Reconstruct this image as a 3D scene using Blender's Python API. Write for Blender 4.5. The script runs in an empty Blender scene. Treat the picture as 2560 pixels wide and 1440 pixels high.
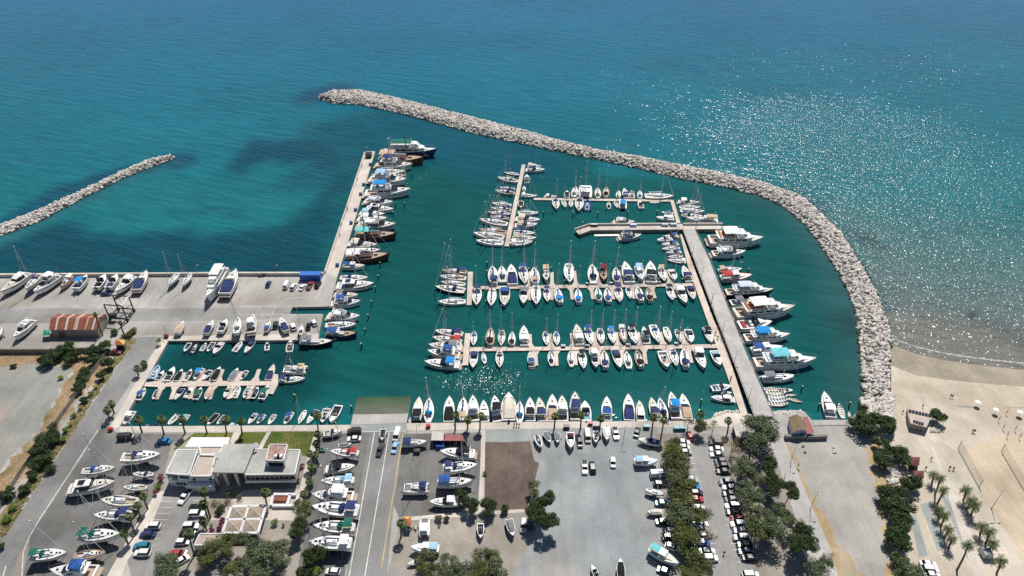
import bpy, bmesh, math, random
import numpy as np
from mathutils import Vector, Matrix
from mathutils.geometry import tessellate_polygon
R = math.radians
random.seed(7)
sc = bpy.context.scene
col = sc.collection

# ------------------------------------------------------------------ camera, sky, sun, exposure
FPX, PITCH, CAMH = 1776.0, R(36.4), 185.0
cam_d = bpy.data.cameras.new('camera'); cam = bpy.data.objects.new('camera', cam_d); col.objects.link(cam)
cam_d.sensor_width = 36; cam_d.lens = FPX / 2560 * 36; cam_d.clip_start = 1; cam_d.clip_end = 60000
cam.location = (0, 0, CAMH); cam.rotation_euler = (R(90) - PITCH, 0, 0)
sc.camera = cam
SUN_AZ, SUN_EL = R(17), R(58)
w = bpy.data.worlds.new('World'); sc.world = w; w.use_nodes = True
nt = w.node_tree; bgn = nt.nodes['Background']
sky = nt.nodes.new('ShaderNodeTexSky'); sky.sky_type = 'NISHITA'; sky.sun_disc = False
sky.sun_elevation = SUN_EL; sky.sun_rotation = SUN_AZ; sky.altitude = 0; sky.air_density = 1.0; sky.dust_density = 0.3
nt.links.new(sky.outputs[0], bgn.inputs[0]); bgn.inputs[1].default_value = 0.065
sd = bpy.data.lights.new('sun', 'SUN'); so = bpy.data.objects.new('sun', sd); col.objects.link(so)
sd.energy = 4.8; sd.angle = R(0.53); sd.color = (1, .955, .89)
sdir = Vector((math.sin(SUN_AZ) * math.cos(SUN_EL), math.cos(SUN_AZ) * math.cos(SUN_EL), math.sin(SUN_EL)))
so.rotation_euler = sdir.to_track_quat('Z', 'Y').to_euler(); so.location = (80, 250, 300)
sc.view_settings.view_transform = 'Standard'; sc.view_settings.look = 'None'
sc.view_settings.exposure = 0; sc.view_settings.gamma = 1
sc.cycles.max_bounces = 5; sc.cycles.diffuse_bounces = 2; sc.cycles.glossy_bounces = 2
sc.cycles.use_denoising = False; sc.cycles.transparent_max_bounces = 6; sc.cycles.sample_clamp_indirect = 6; sc.cycles.caustics_reflective = False

# ------------------------------------------------------------------ survey: a point of the plan, read off the aerial view at a given height
LAND = 1.3
cP, sP = math.cos(PITCH), math.sin(PITCH)
def G(x, y, z=0.0):
    u = (x - 1280) / FPX; v = (720 - y) / FPX
    d = Vector((u, cP + v * sP, -sP + v * cP))
    return Vector((0, 0, CAMH)) + d * ((z - CAMH) / d.z)
def PX(p):
    qx, qy, qz = p[0], p[1], p[2] - CAMH
    cz = qy * cP - qz * sP
    return 1280 + FPX * qx / cz, 720 - FPX * (qy * sP + qz * cP) / cz
def height_to(b, ytop):
    lo, hi = 0.0, 60.0
    for _ in range(30):
        m = (lo + hi) / 2
        if PX((b[0], b[1], b[2] + m))[1] > ytop: lo = m
        else: hi = m
    return lo
def cr(ox, oy, s):
    return lambda x, y: (ox + x / s, oy + y / s)
def mpp(x, y, z=LAND):            # metres per pixel of plan width at that spot
    return (G(x + 1, y, z) - G(x, y, z)).length

# ------------------------------------------------------------------ materials
def srgb(r, g, b):
    f = lambda c: c / 12.92 if c <= .04045 else ((c + .055) / 1.055) ** 2.4
    return (f(r / 255), f(g / 255), f(b / 255))
MATS = {}
def mat(name, c, rough=.6, var=.12, scale=.8, metal=0, spec=.5, c2=None, bump=0, coord='Object', c3=None, scale2=None, isl=0):
    if name in MATS: return MATS[name]
    m = bpy.data.materials.new(name); m.use_nodes = True; n = m.node_tree.nodes; l = m.node_tree.links
    b = n['Principled BSDF']; b.inputs['Roughness'].default_value = rough; b.inputs['Metallic'].default_value = metal
    b.inputs['Specular IOR Level'].default_value = spec
    c = (*c[:3], 1)
    tc = n.new('ShaderNodeTexCoord')
    no = n.new('ShaderNodeTexNoise'); no.inputs['Scale'].default_value = scale; no.inputs['Detail'].default_value = 6; no.inputs['Roughness'].default_value = .65
    if coord == 'World':
        g = n.new('ShaderNodeNewGeometry'); l.new(g.outputs['Position'], no.inputs[0])
    else: l.new(tc.outputs['Object'], no.inputs[0])
    rmp = n.new('ShaderNodeValToRGB'); e = rmp.color_ramp.elements
    lo = tuple(x * (1 - var) for x in c[:3]) + (1,); hi = tuple(min(1, x * (1 + var)) for x in c[:3]) + (1,)
    if c2 is not None: lo, hi = c, (*c2, 1)
    e[0].position, e[0].color = .34, lo; e[1].position, e[1].color = .66, hi
    l.new(no.outputs[0], rmp.inputs[0]); out = rmp.outputs[0]
    if c3 is not None:
        n2 = n.new('ShaderNodeTexNoise'); n2.inputs['Scale'].default_value = scale2 or scale * .2; n2.inputs['Detail'].default_value = 5
        l.new(no.inputs[0].links[0].from_socket, n2.inputs[0])
        r2 = n.new('ShaderNodeValToRGB'); r2.color_ramp.elements[0].position = .5; r2.color_ramp.elements[1].position = .68
        l.new(n2.outputs[0], r2.inputs[0])
        mx = n.new('ShaderNodeMix'); mx.data_type = 'RGBA'; mx.inputs[7].default_value = (*c3, 1)
        l.new(r2.outputs[0], mx.inputs[0]); l.new(out, mx.inputs[6]); out = mx.outputs[2]
    if coord == 'World':     # broad, soft worn and dusty areas, and faint streaks
        for scl, st, lo_, hi_ in ((.03, (1, 1, 1), .80, 1.14), (.11, (1, 1, 1), .88, 1.10), (.5, (1, .12, 1), .93, 1.06)):
            mp = n.new('ShaderNodeMapping'); mp.inputs['Scale'].default_value = st; mp.inputs['Rotation'].default_value = (0, 0, .3); l.new(no.inputs[0].links[0].from_socket, mp.inputs[0])
            n4 = n.new('ShaderNodeTexNoise'); n4.inputs['Scale'].default_value = scl; n4.inputs['Detail'].default_value = 5; n4.inputs['Distortion'].default_value = .6; l.new(mp.outputs[0], n4.inputs[0])
            m4 = n.new('ShaderNodeMapRange'); m4.inputs[1].default_value = .3; m4.inputs[2].default_value = .7; m4.inputs[3].default_value = lo_; m4.inputs[4].default_value = hi_; l.new(n4.outputs[0], m4.inputs[0])
            x4 = n.new('ShaderNodeMix'); x4.data_type = 'RGBA'; x4.blend_type = 'MULTIPLY'; x4.inputs[0].default_value = 1; l.new(out, x4.inputs[6]); l.new(m4.outputs[0], x4.inputs[7]); out = x4.outputs[2]
    if coord == 'World':     # fine speckle of grit and stains
        n3 = n.new('ShaderNodeTexNoise'); n3.inputs['Scale'].default_value = 2.2; n3.inputs['Detail'].default_value = 4
        l.new(no.inputs[0].links[0].from_socket, n3.inputs[0])
        mr = n.new('ShaderNodeMapRange'); mr.inputs[1].default_value = .3; mr.inputs[2].default_value = .7; mr.inputs[3].default_value = .84; mr.inputs[4].default_value = 1.12
        l.new(n3.outputs[0], mr.inputs[0])
        ml = n.new('ShaderNodeMix'); ml.data_type = 'RGBA'; ml.blend_type = 'MULTIPLY'; ml.inputs[0].default_value = 1
        l.new(out, ml.inputs[6]); l.new(mr.outputs[0], ml.inputs[7]); out = ml.outputs[2]
    if isl:
        g = n.new('ShaderNodeNewGeometry'); mr = n.new('ShaderNodeMapRange'); mr.inputs[3].default_value = 1 - isl; mr.inputs[4].default_value = 1 + isl
        l.new(g.outputs['Random Per Island'], mr.inputs[0])
        ml = n.new('ShaderNodeMix'); ml.data_type = 'RGBA'; ml.blend_type = 'MULTIPLY'; ml.inputs[0].default_value = 1
        l.new(out, ml.inputs[6]); l.new(mr.outputs[0], ml.inputs[7]); out = ml.outputs[2]
    l.new(out, b.inputs['Base Color'])
    if bump:
        bp = n.new('ShaderNodeBump'); bp.inputs['Strength'].default_value = bump; bp.inputs['Distance'].default_value = .1
        l.new(no.outputs[0], bp.inputs['Height']); l.new(bp.outputs[0], b.inputs['Normal'])
    MATS[name] = m; return m
C = {'white': (.80, .80, .78), 'navy': (.035, .05, .15), 'blue': (.03, .095, .30), 'bright': (.02, .25, .62), 'black': (.018, .018, .022),
     'green': (.015, .14, .10), 'tan': (.56, .42, .30), 'red': (.45, .05, .05), 'maroon': (.20, .03, .055), 'turquoise': (.16, .52, .55),
     'grey': (.20, .21, .23), 'lightblue': (.33, .55, .75), 'brown': (.10, .042, .025), 'cream': (.66, .60, .50), 'silver': (.45, .46, .47),
     'pink': (.55, .30, .25), 'yellow': (.65, .38, .08), 'orange': (.50, .17, .05), 'teal': (.03, .22, .30), 'darkgreen': (.02, .06, .05), 'charcoal': (.05, .05, .055), 'paleblue': (.55, .62, .72)}
def paint(c): return mat('gelcoat_' + c, C[c], .28, .06, .5, spec=.5)
def cloth(c): return mat('canvas_' + c, C[c], .85, .15, 1.5, spec=.2)
def carp(c): return mat('car_paint_' + c, C[c], .22, .04, .5, spec=.6)
GLASS = mat('dark_glass', (.012, .016, .022), .08, .1, .5, spec=.6)
ALU = mat('aluminium', (.55, .56, .57), .35, .08, 1, metal=.7)
TEAK = mat('teak', (.42, .31, .22), .7, .25, 3)
NONSKID = mat('grey_deck', (.50, .50, .49), .7, .1, 2)
DECKC = mat('deck_cream', (.66, .62, .54), .6, .1, 1)
DECKW = mat('deck_white', (.74, .73, .70), .5, .08, 1)
RUBBER = mat('black_rubber', (.015, .015, .015), .8, .1, 2)
STEEL = mat('galvanised_steel', (.28, .29, .30), .5, .15, 2, metal=.5)
WOOD = mat('varnished_wood', (.12, .06, .04), .4, .25, 2)
ANTIF = mat('antifouling', (.06, .07, .10), .8, .25, 1.5)
ANTIR = mat('antifouling_red', (.20, .06, .05), .8, .25, 1.5)

# ------------------------------------------------------------------ mesh builder
class MB:
    def __init__(s): s.v = []; s.f = []
    def add(s, pts, faces):
        o = len(s.v); s.v += [tuple(p) for p in pts]; s.f += [tuple(i + o for i in f) for f in faces]; return s
    def box(s, x0, x1, y0, y1, z0, z1, tx=0, ty=0):
        p = [(x0, y0, z0), (x1, y0, z0), (x1, y1, z0), (x0, y1, z0), (x0 + tx, y0 + ty, z1), (x1 - tx, y0 + ty, z1), (x1 - tx, y1 - ty, z1), (x0 + tx, y1 - ty, z1)]
        return s.add(p, [(3, 2, 1, 0), (4, 5, 6, 7), (0, 1, 5, 4), (1, 2, 6, 5), (2, 3, 7, 6), (3, 0, 4, 7)])
    def loft(s, rings, closed=True, cap0=True, cap1=True):
        n = len(rings[0]); pts = [p for r in rings for p in r]; f = []
        for i in range(len(rings) - 1):
            for j in range(n if closed else n - 1):
                a = i * n + j; b = i * n + (j + 1) % n
                f.append((a, b, b + n, a + n))
        if cap0: f.append(tuple(reversed(range(n))))
        if cap1: f.append(tuple(range((len(rings) - 1) * n, len(rings) * n)))
        return s.add(pts, f)
    def tube(s, path, r, n=6, r1=None):
        path = [Vector(p) for p in path]; rings = []
        for i, p in enumerate(path):
            d = (path[min(i + 1, len(path) - 1)] - path[max(i - 1, 0)]).normalized()
            a = d.cross(Vector((0, 0, 1)))
            if a.length < .01: a = Vector((1, 0, 0))
            a.normalize(); b = d.cross(a)
            rr = r if r1 is None else r + (r1 - r) * i / (len(path) - 1)
            rings.append([p + a * (math.cos(t) * rr) + b * (math.sin(t) * rr) for t in [2 * math.pi * k / n for k in range(n)]])
        return s.loft(rings)
    def cab(s, secs):             # superstructure: sections (x, half width below, half width above, z0, z1)
        return s.loft([[(x, -wb, z0), (x, -wt, z1), (x, wt, z1), (x, wb, z0)] for x, wb, wt, z0, z1 in secs])
    def mesh(s, name, smooth=False):
        m = bpy.data.meshes.new(name); m.from_pydata(s.v, [], s.f); 
        bm = bmesh.new(); bm.from_mesh(m); bmesh.ops.recalc_face_normals(bm, faces=bm.faces); bm.to_mesh(m); bm.free()
        if smooth: m.polygons.foreach_set('use_smooth', [True] * len(m.polygons))
        m.materials.append(None); return m
def ob(name, mesh, material=None, parent=None, loc=None, rz=0, scale=None):
    o = bpy.data.objects.new(name, mesh); col.objects.link(o)
    if material is not None and mesh is not None:
        o.material_slots[0].link = 'OBJECT'; o.material_slots[0].material = material
    if parent is not None: o.parent = parent
    if loc is not None: o.location = loc
    if rz: o.rotation_euler.z = rz
    if scale is not None: o.scale = scale if hasattr(scale, '__len__') else (scale,) * 3
    return o
def tag(o, label=None, cat=None, group=None, kind=None):
    if label: o['label'] = label
    if cat: o['category'] = cat
    if group: o['group'] = group
    if kind: o['kind'] = kind
    return o
def thing(name, loc, label, cat, rz=0, scale=None, group=None):
    return tag(ob(name, None, None, None, loc, rz, scale), label, cat, group)
ORD = 'first second third fourth fifth sixth seventh eighth ninth tenth eleventh twelfth thirteenth fourteenth fifteenth sixteenth seventeenth eighteenth nineteenth twentieth twenty-first twenty-second twenty-third twenty-fourth twenty-fifth twenty-sixth'.split()

# ------------------------------------------------------------------ ground sheets
def refine(pts, step=6.0, jit=0.0, seed=1):
    rnd = random.Random(seed); out = []
    for i, p in enumerate(pts):
        q = pts[(i + 1) % len(pts)]; k = max(1, int((q - p).length / step))
        nrm = (q - p).cross(Vector((0, 0, 1))).normalized() if (q - p).length > 0 else Vector((0, 0, 0))
        for j in range(k):
            a = p.lerp(q, j / k)
            if jit: a = a + nrm * rnd.uniform(-jit, jit)
            out.append(a)
    return out
def sheet(name, px, z, material, jit=0.0, depth=0, parent=None, step=6, kind='structure', world=None):
    pts = world if world else [G(x, y, z) for x, y in px]
    if jit: pts = refine(pts, step, jit, len(px))
    tri = tessellate_polygon([[Vector((p.x, p.y, 0)) for p in pts]])
    v = [tuple(p) for p in pts]; f = [tuple(t) for t in tri]; n = len(v)
    if depth:
        v += [(p.x, p.y, p.z - depth) for p in pts]
        f += [(i, (i + 1) % n, (i + 1) % n + n, i + n) for i in range(n)]
    m = bpy.data.meshes.new(name); m.from_pydata(v, [], f)
    bm = bmesh.new(); bm.from_mesh(m)
    if depth: bmesh.ops.recalc_face_normals(bm, faces=bm.faces)
    up = sum(fc.normal.z * fc.calc_area() for fc in bm.faces if abs(fc.normal.z) > .5)
    if up < 0: bmesh.ops.reverse_faces(bm, faces=bm.faces)
    bm.to_mesh(m); bm.free(); m.materials.append(None)
    o = ob(name, m, material, parent)
    if kind and parent is None: o['kind'] = kind
    return o
# ------------------------------------------------------------------ sea
xs = np.concatenate([[-30000, -9000, -4000, -2000, -1200, -900], np.arange(-700, 701, 4.0), [900, 1200, 2000, 4000, 9000, 30000]])
ys = np.concatenate([[-3000, -600, 0, 60], np.arange(104, 905, 4.0), [1000, 1300, 1700, 2500, 5000, 12000, 40000]])
XX, YY = np.meshgrid(xs, ys)
def vnoise(X, Y, s, seed):
    rs = np.random.RandomState(seed); T = rs.rand(256, 256)
    a, b = X / s + 100, Y / s + 100; i, j = np.floor(a).astype(int), np.floor(b).astype(int); fa, fb = a - i, b - j
    fa = fa * fa * (3 - 2 * fa); fb = fb * fb * (3 - 2 * fb); t = lambda p, q: T[p % 256, q % 256]
    return (t(i, j) * (1 - fa) + t(i + 1, j) * fa) * (1 - fb) + (t(i, j + 1) * (1 - fa) + t(i + 1, j + 1) * fa) * fb
def fbm(X, Y, s, seed): return sum(vnoise(X, Y, s / 2 ** k, seed + k) / 2 ** k for k in range(4)) / 1.875
WX = XX + (fbm(XX, YY, 44, 3) - .5) * 76; WY = YY + (fbm(XX, YY, 44, 9) - .5) * 76
def pmask(px, blur=2, wob=True, world=None):
    P = [G(x, y) for x, y in px] if world is None else world
    X, Y = (WX, WY) if wob else (XX, YY); ins = np.zeros(X.shape, bool)
    for k in range(len(P)):
        a, b = P[k], P[k - 1]
        if a.y == b.y: continue
        c = ((a.y > Y) != (b.y > Y)) & (X < (b.x - a.x) * (Y - a.y) / (b.y - a.y) + a.x); ins ^= c
    m = ins.astype(float)
    for _ in range(blur):
        p = np.pad(m, 1, mode='edge'); m = (p[:-2, 1:-1] + p[2:, 1:-1] + p[1:-1, :-2] + p[1:-1, 2:] + 2 * m) / 6
    return m
def near(px, r, wob=True):       # 1 at a polyline, 0 at r metres
    P = [G(x, y) for x, y in px]; X, Y = (XX + (WX - XX) * .35, YY + (WY - YY) * .35) if wob else (XX, YY); d = np.full(X.shape, 1e9)
    for a, b in zip(P[:-1], P[1:]):
        L = (b - a).length; ux, uy = (b.x - a.x) / L, (b.y - a.y) / L
        t = np.clip((X - a.x) * ux + (Y - a.y) * uy, 0, L)
        d = np.minimum(d, np.hypot(X - a.x - ux * t, Y - a.y - uy * t))
    return np.clip(1 - d / r, 0, 1)
colr = np.zeros(XX.shape + (3,))
def blend(c, m):
    global colr
    c = np.array(c); colr = colr * (1 - m[..., None]) + c * m[..., None]
t = np.clip((YY - 250) / 480, 0, 1)[..., None]
colr[:] = np.array((.010, .138, .146)) * (1 - t) + np.array((.002, .116, .232)) * t
MAIN_NEAR = [(800, 250), (830, 261), (900, 265), (1000, 285), (1100, 313), (1200, 340), (1300, 361), (1400, 383), (1500, 403), (1600, 426), (1700, 449), (1800, 469), (1900, 492), (1960, 522), (2008, 560), (2040, 602), (2080, 662), (2108, 712), (2130, 762), (2143, 830), (2149, 920), (2152, 1000)]
MAIN_FAR = [(808, 236), (832, 226), (900, 225), (1000, 248), (1100, 273), (1200, 298), (1300, 324), (1400, 353), (1500, 376), (1600, 393), (1700, 413), (1800, 432), (1900, 457), (1995, 492), (2055, 530), (2105, 580), (2143, 640), (2172, 690), (2208, 760), (2228, 830), (2231, 905), (2228, 990)]
LEFT_NEAR = [(424, 403), (380, 419), (300, 452), (200, 503), (100, 556), (0, 594), (-120, 640)]
LEFT_FAR = [(420, 389), (380, 397), (300, 431), (200, 479), (100, 524), (0, 564), (-120, 612)]
SHORE = [(2228, 850), (2290, 873), (2350, 887), (2420, 899), (2490, 908), (2560, 915), (2700, 930), (3000, 950)]
HARB = [(870, 300), (1000, 285), (1300, 361), (1700, 449), (1960, 522), (2110, 712), (2150, 920), (2150, 1060), (1000, 1070), (290, 1075), (420, 840), (800, 840), (850, 690), (920, 400)]
blend((.006, .082, .080), pmask(HARB, 7))
blend((.004, .040, .042), pmask([(415, 850), (790, 848), (810, 920), (740, 1070), (290, 1070)], 7, False) * .8)
blend((.006, .085, .13), pmask([(840, 285), (1000, 290), (1300, 370), (1500, 420), (1200, 430), (960, 420)], 8) * .8)
blend((.006, .105, .085), pmask([(900, 850), (1080, 830), (1090, 960), (1000, 1000), (880, 990), (800, 900)], 5) * .55)
blend((.035, .085, .085), np.clip(near(MAIN_NEAR[12:], 24), 0, 1) ** 1.3 * .75)
blend((.020, .095, .085), np.clip(near([(1020, 1056), (1850, 1048)], 26), 0, 1) * .4)
# left bay: sea-grass beds and paler sand
blend((.004, .040, .066), pmask([(-200, 660), (0, 600), (60, 575), (150, 585), (330, 600), (520, 600), (700, 580), (830, 520), (900, 440), (915, 400), (840, 740), (-200, 760)], 2) * .82)
blend((.004, .048, .082), pmask([(560, 420), (640, 350), (700, 345), (860, 385), (905, 390), (870, 450), (780, 430), (690, 420), (640, 470), (590, 460)], 2) * .85)
blend((.014, .135, .135), pmask([(430, 420), (560, 480), (760, 470), (830, 480), (780, 570), (600, 590), (350, 580), (150, 560), (250, 500)], 6) * .3)
blend((.006, .075, .10), pmask([(350, 525), (440, 520), (560, 555), (520, 565), (400, 545)], 1) * .7)
blend((.006, .070, .10), pmask([(790, 390), (850, 300), (900, 300), (920, 380), (880, 500), (800, 540), (740, 520)], 3) * .6)
blend((.005, .055, .10), np.clip(near([(455, 392), (425, 388), (300, 425), (150, 492), (0, 552)], 13) * 1.7, 0, 1) * .8)
blend((.005, .05, .10), np.clip(near([(770, 238), (800, 232), (830, 222)], 18) * 1.5, 0, 1) * .85)
blend((.03, .11, .12), np.clip(near(LEFT_NEAR, 12), 0, 1) * .4)
# right: shallow sand running into the beach
EAST = pmask([(1000, 200), (1300, 330), (1700, 420), (1900, 462), (1995, 498), (2055, 536), (2105, 586), (2143, 646), (2172, 696), (2208, 766), (2226, 836), (2228, 1000), (2230, 1100), (4000, 1100), (4000, -200), (1000, -300)], 1, False)
blend((.028, .155, .17), EAST * np.clip(near(SHORE, 230), 0, 1) * .9 * pmask([(2000, 300), (2200, 200), (3200, 300), (3300, 1100), (2200, 1000), (2200, 800), (2060, 530)], 6))
sh = near(SHORE, 125) * EAST; blend((.115, .155, .15), np.clip(sh * 1.3, 0, 1) ** 1.1)
blend((.17, .165, .145), EAST * np.clip(near(SHORE, 26) * 1.5, 0, 1))
blend((.075, .085, .085), pmask([(2320, 840), (2400, 815), (2560, 850), (2760, 880), (2760, 905), (2560, 890), (2420, 868)], 2) * .7)
blend((.02, .05, .07), pmask([(2225, 590), (2262, 600), (2255, 625), (2225, 618)], 1) * .6)
for k in [[(2200, 660), (2212, 665), (2205, 700), (2195, 698)], [(2190, 705), (2215, 700), (2222, 730), (2205, 750), (2195, 740)], [(2355, 795), (2400, 790), (2395, 830), (2370, 820)]]:
    blend((.012, .03, .045), pmask(k, 0) * .8)
blend((.004, .035, .06), np.clip(near(MAIN_FAR[13:19], 9) * 1.5, 0, 1) * .5)
blend((.02, .05, .055), np.clip(near([(2112, 770), (2120, 800)], 10) * 1.4, 0, 1) * .6)
# concrete slipway showing through the shallow water
blend((.075, .105, .070), pmask([(895, 988), (1030, 987), (1016, 1058), (877, 1062)], 0, False) * 0)
colr *= (0.86 + .28 * fbm(XX, YY, 60, 21))[..., None]
ruf = .26 + .2 * fbm(XX, YY, 90, 31)
def gau(px, rx, ry, rot=0):
    p = G(*px); dx, dy = XX - p.x + (WX - XX) * .6, YY - p.y + (WY - YY) * .6; c9, s9 = math.cos(rot), math.sin(rot); return np.exp(-(((dx * c9 + dy * s9) / rx) ** 2 + ((-dx * s9 + dy * c9) / ry) ** 2))
ruf = ruf + .42 * gau((2080, 300), 75, 42, -.2) + .25 * gau((1900, 340), 30, 14, -.3) + .40 * gau((2480, 560), 120, 120) + .08 * gau((2560, 800), 90, 60) + .12 * gau((2400, 150), 200, 160) - .10 * gau((1750, 60), 140, 200)
ruf = np.clip(ruf, .12, 2)
hb = pmask([(870, 300), (1000, 270), (1300, 345), (1700, 432), (1900, 478), (1975, 505), (2075, 600), (2140, 700), (2185, 830), (2190, 1000), (2150, 1070), (1000, 1075), (280, 1080), (420, 835), (800, 840), (850, 690), (920, 400)], 2, False); ruf = ruf * (1 - hb) + (.10 + .1 * fbm(XX, YY, 50, 61)) * hb
ruf = ruf + .7 * pmask([(1080, 930), (1180, 935), (1290, 930), (1330, 950), (1220, 972), (1110, 965)], 3, False)
ruf = ruf + .15 * pmask([(1040, 990), (1240, 955), (1260, 1000), (1100, 985)], 3, False)
ny, nx = XX.shape
wm = bpy.data.meshes.new('sea')
wm.from_pydata(np.stack([XX.ravel(), YY.ravel(), np.zeros(XX.size)], 1).tolist(), [], [(j * nx + i, j * nx + i + 1, (j + 1) * nx + i + 1, (j + 1) * nx + i) for j in range(ny - 1) for i in range(nx - 1)])
a = wm.color_attributes.new('tint', 'FLOAT_COLOR', 'POINT')
a.data.foreach_set('color', np.concatenate([np.clip(colr, 0, 1), np.ones(XX.shape + (1,))], -1).astype(np.float32).ravel())
a2 = wm.attributes.new('ruffle', 'FLOAT', 'POINT'); a2.data.foreach_set('value', ruf.astype(np.float32).ravel())
m = bpy.data.materials.new('sea_water'); m.use_nodes = True; n = m.node_tree.nodes; l = m.node_tree.links; b = n['Principled BSDF']
b.inputs['IOR'].default_value = 1.33; b.inputs['Roughness'].default_value = .15; b.inputs['Specular IOR Level'].default_value = .28
at = n.new('ShaderNodeAttribute'); at.attribute_name = 'tint'; ar = n.new('ShaderNodeAttribute'); ar.attribute_name = 'ruffle'
geo = n.new('ShaderNodeNewGeometry')
def wave(sx, sy, rot, det, nrm):
    m0 = n.new('ShaderNodeMapping'); m0.inputs['Rotation'].default_value = (0, 0, R(rot)); mp = n.new('ShaderNodeMapping'); mp.inputs['Scale'].default_value = (sx, sy, 1)
    no = n.new('ShaderNodeTexNoise'); no.inputs['Scale'].default_value = 1; no.inputs['Detail'].default_value = det; no.inputs['Roughness'].default_value = .55
    l.new(geo.outputs['Position'], m0.inputs[0]); l.new(m0.outputs[0], mp.inputs[0]); l.new(mp.outputs[0], no.inputs[0])
    return no.outputs[0]
def math_(op, a_, b_):
    q = n.new('ShaderNodeMath'); q.operation = op
    for k, v in enumerate((a_, b_)):
        if isinstance(v, (int, float)): q.inputs[k].default_value = v
        else: l.new(v, q.inputs[k])
    return q.outputs[0]
swell = wave(.05, .26, 20, 2, 0); chop = wave(.30, .62, 30, 1, 0); rip = wave(.85, 1.0, 10, 1, 0)
h = math_('ADD', math_('MULTIPLY', swell, 1.5), math_('ADD', math_('MULTIPLY', chop, .9), math_('MULTIPLY', rip, .62)))
bp = n.new('ShaderNodeBump'); bp.inputs['Distance'].default_value = 1.0
l.new(h, bp.inputs['Height']); l.new(ar.outputs['Fac'], bp.inputs['Strength']); l.new(bp.outputs[0], b.inputs['Normal'])
rg = n.new('ShaderNodeMapRange'); rg.inputs[1].default_value = .12; rg.inputs[2].default_value = .4; rg.inputs[3].default_value = .045; rg.inputs[4].default_value = .16; l.new(ar.outputs['Fac'], rg.inputs[0]); l.new(rg.outputs[0], b.inputs['Roughness'])
# faint streaks along the swell: sky reflection on wave slopes painted into the tint
stk = n.new('ShaderNodeMapRange'); stk.inputs[1].default_value = .35; stk.inputs[2].default_value = .65; stk.inputs[3].default_value = .86; stk.inputs[4].default_value = 1.12
l.new(wave(.05, .26, 20, 3, 0), stk.inputs[0])
ml = n.new('ShaderNodeMix'); ml.data_type = 'RGBA'; ml.blend_type = 'MULTIPLY'; ml.inputs[0].default_value = 1
l.new(at.outputs['Color'], ml.inputs[6]); l.new(stk.outputs[0], ml.inputs[7]); l.new(ml.outputs[2], b.inputs['Base Color'])
SEAM = m
wm.materials.append(m); tag(ob('sea', wm), kind='structure')

# ------------------------------------------------------------------ land
def gm(name, a, b2=None, sc_=.08, c3=None, s2=None, var=.1): return mat(name, srgb(*a), .95, var, sc_, c2=srgb(*b2) if b2 else None, coord='World', spec=.15, c3=srgb(*c3) if c3 else None, scale2=s2)
CONC = gm('harbour_concrete', (164, 161, 156), (180, 177, 171), .06, (146, 139, 130), .03)
QUAY = gm('quay_paving', (195, 186, 175), (208, 199, 189), .15)
ASPH = gm('worn_asphalt', (146, 145, 142), (160, 158, 155), .07, (132, 130, 127), .05)
ASPH2 = gm('yard_asphalt', (114, 113, 111), (130, 128, 125), .08, (102, 100, 97), .06)
ROAD = gm('road_asphalt', (130, 130, 128), (146, 145, 143), .06, (118, 118, 116), .04)
GRAV = gm('gravel_yard', (142, 147, 148), (156, 160, 160), .05, (164, 158, 148), .025)
SLAB = gm('pale_slab', (150, 158, 154), (163, 168, 164), .1)
EARTH = gm('tilled_earth', (96, 84, 78), (116, 102, 94), .25, (128, 114, 104), .08)
DIRT = gm('dry_dirt', (143, 135, 125), (163, 156, 146), .12, (146, 147, 145), .06)
SCRUB = gm('dry_grass', (150, 126, 96), (178, 156, 126), .2, (120, 106, 74), .1)
ORANGE = gm('burnt_grass', (168, 144, 108), (184, 164, 132), .3, (166, 157, 143), .15)
FIELD = gm('stony_field', (138, 140, 133), (154, 153, 146), .06, (166, 136, 116), .022)
LAWN = gm('lawn_grass', (72, 96, 40), (106, 110, 56), .12, (142, 118, 78), .07)
VERGE = gm('verge_soil', (118, 112, 78), (160, 138, 108), .2, (92, 96, 54), .1)
SAND = gm('beach_sand', (190, 180, 164), (201, 191, 175), .08, (184, 171, 151), .03)
SAND2 = gm('trodden_sand', (190, 174, 150), (202, 187, 164), .1)
WET = gm('wet_sand', (146, 138, 122), (164, 154, 136), .1)
LOT = gm('carpark_asphalt', (148, 147, 145), (160, 158, 155), .07)
TRIA = gm('dusty_lot', (158, 155, 148), (173, 169, 161), .06, (148, 148, 145), .025)
TIMB = gm('weathered_boards', (174, 171, 167), (190, 186, 181), .4)
PLANK = gm('pontoon_decking', (199, 184, 171), (213, 199, 187), .3)
WALLC = gm('concrete_wall', (126, 120, 112), (150, 144, 134), .2)
MARK = mat('road_paint', (.66, .65, .60), .7, .25, .6, coord='World'); MARKY = mat('yellow_paint', (.55, .40, .14), .7, .2, .6, coord='World')
sheet('ground', [(-300, 684), (0, 684), (330, 682), (600, 681), (812, 680), (913, 378), (938, 378), (872, 600), (842, 695), (824, 766), (730, 768), (724, 785), (808, 785), (795, 846), (747, 850), (421, 852), (299, 1066), (600, 1064), (877, 1062), (877, 1062.5), (1016, 1058.5), (1016, 1058), (1400, 1054), (1730, 1052), (1772, 1048), (1812, 1034), (1866, 1034), (1935, 1040), (1990, 1034), (2012, 1030), (2030, 1050), (2122, 1049), (2160, 1016), (2235, 985), (2300, 1010), (2420, 1015), (3000, 1030), (3400, 1700), (-600, 1700), (-500, 900)], LAND, CONC, depth=3.5)
Z = LAND + .005
def zone(name, px, m_, jit=0, lift=0, step=6): return sheet(name, px, Z + lift, m_, jit, step=step)
zone('yard_lane', [(-300, 772), (730, 770), (722, 786), (660, 800), (-300, 812)], ASPH, .4)
zone('field_ground', [(-400, 915), (150, 914), (185, 925), (150, 985), (110, 1060), (20, 1160), (-300, 1420), (-500, 1300)], FIELD, 1.8, 0, 2.5)
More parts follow.
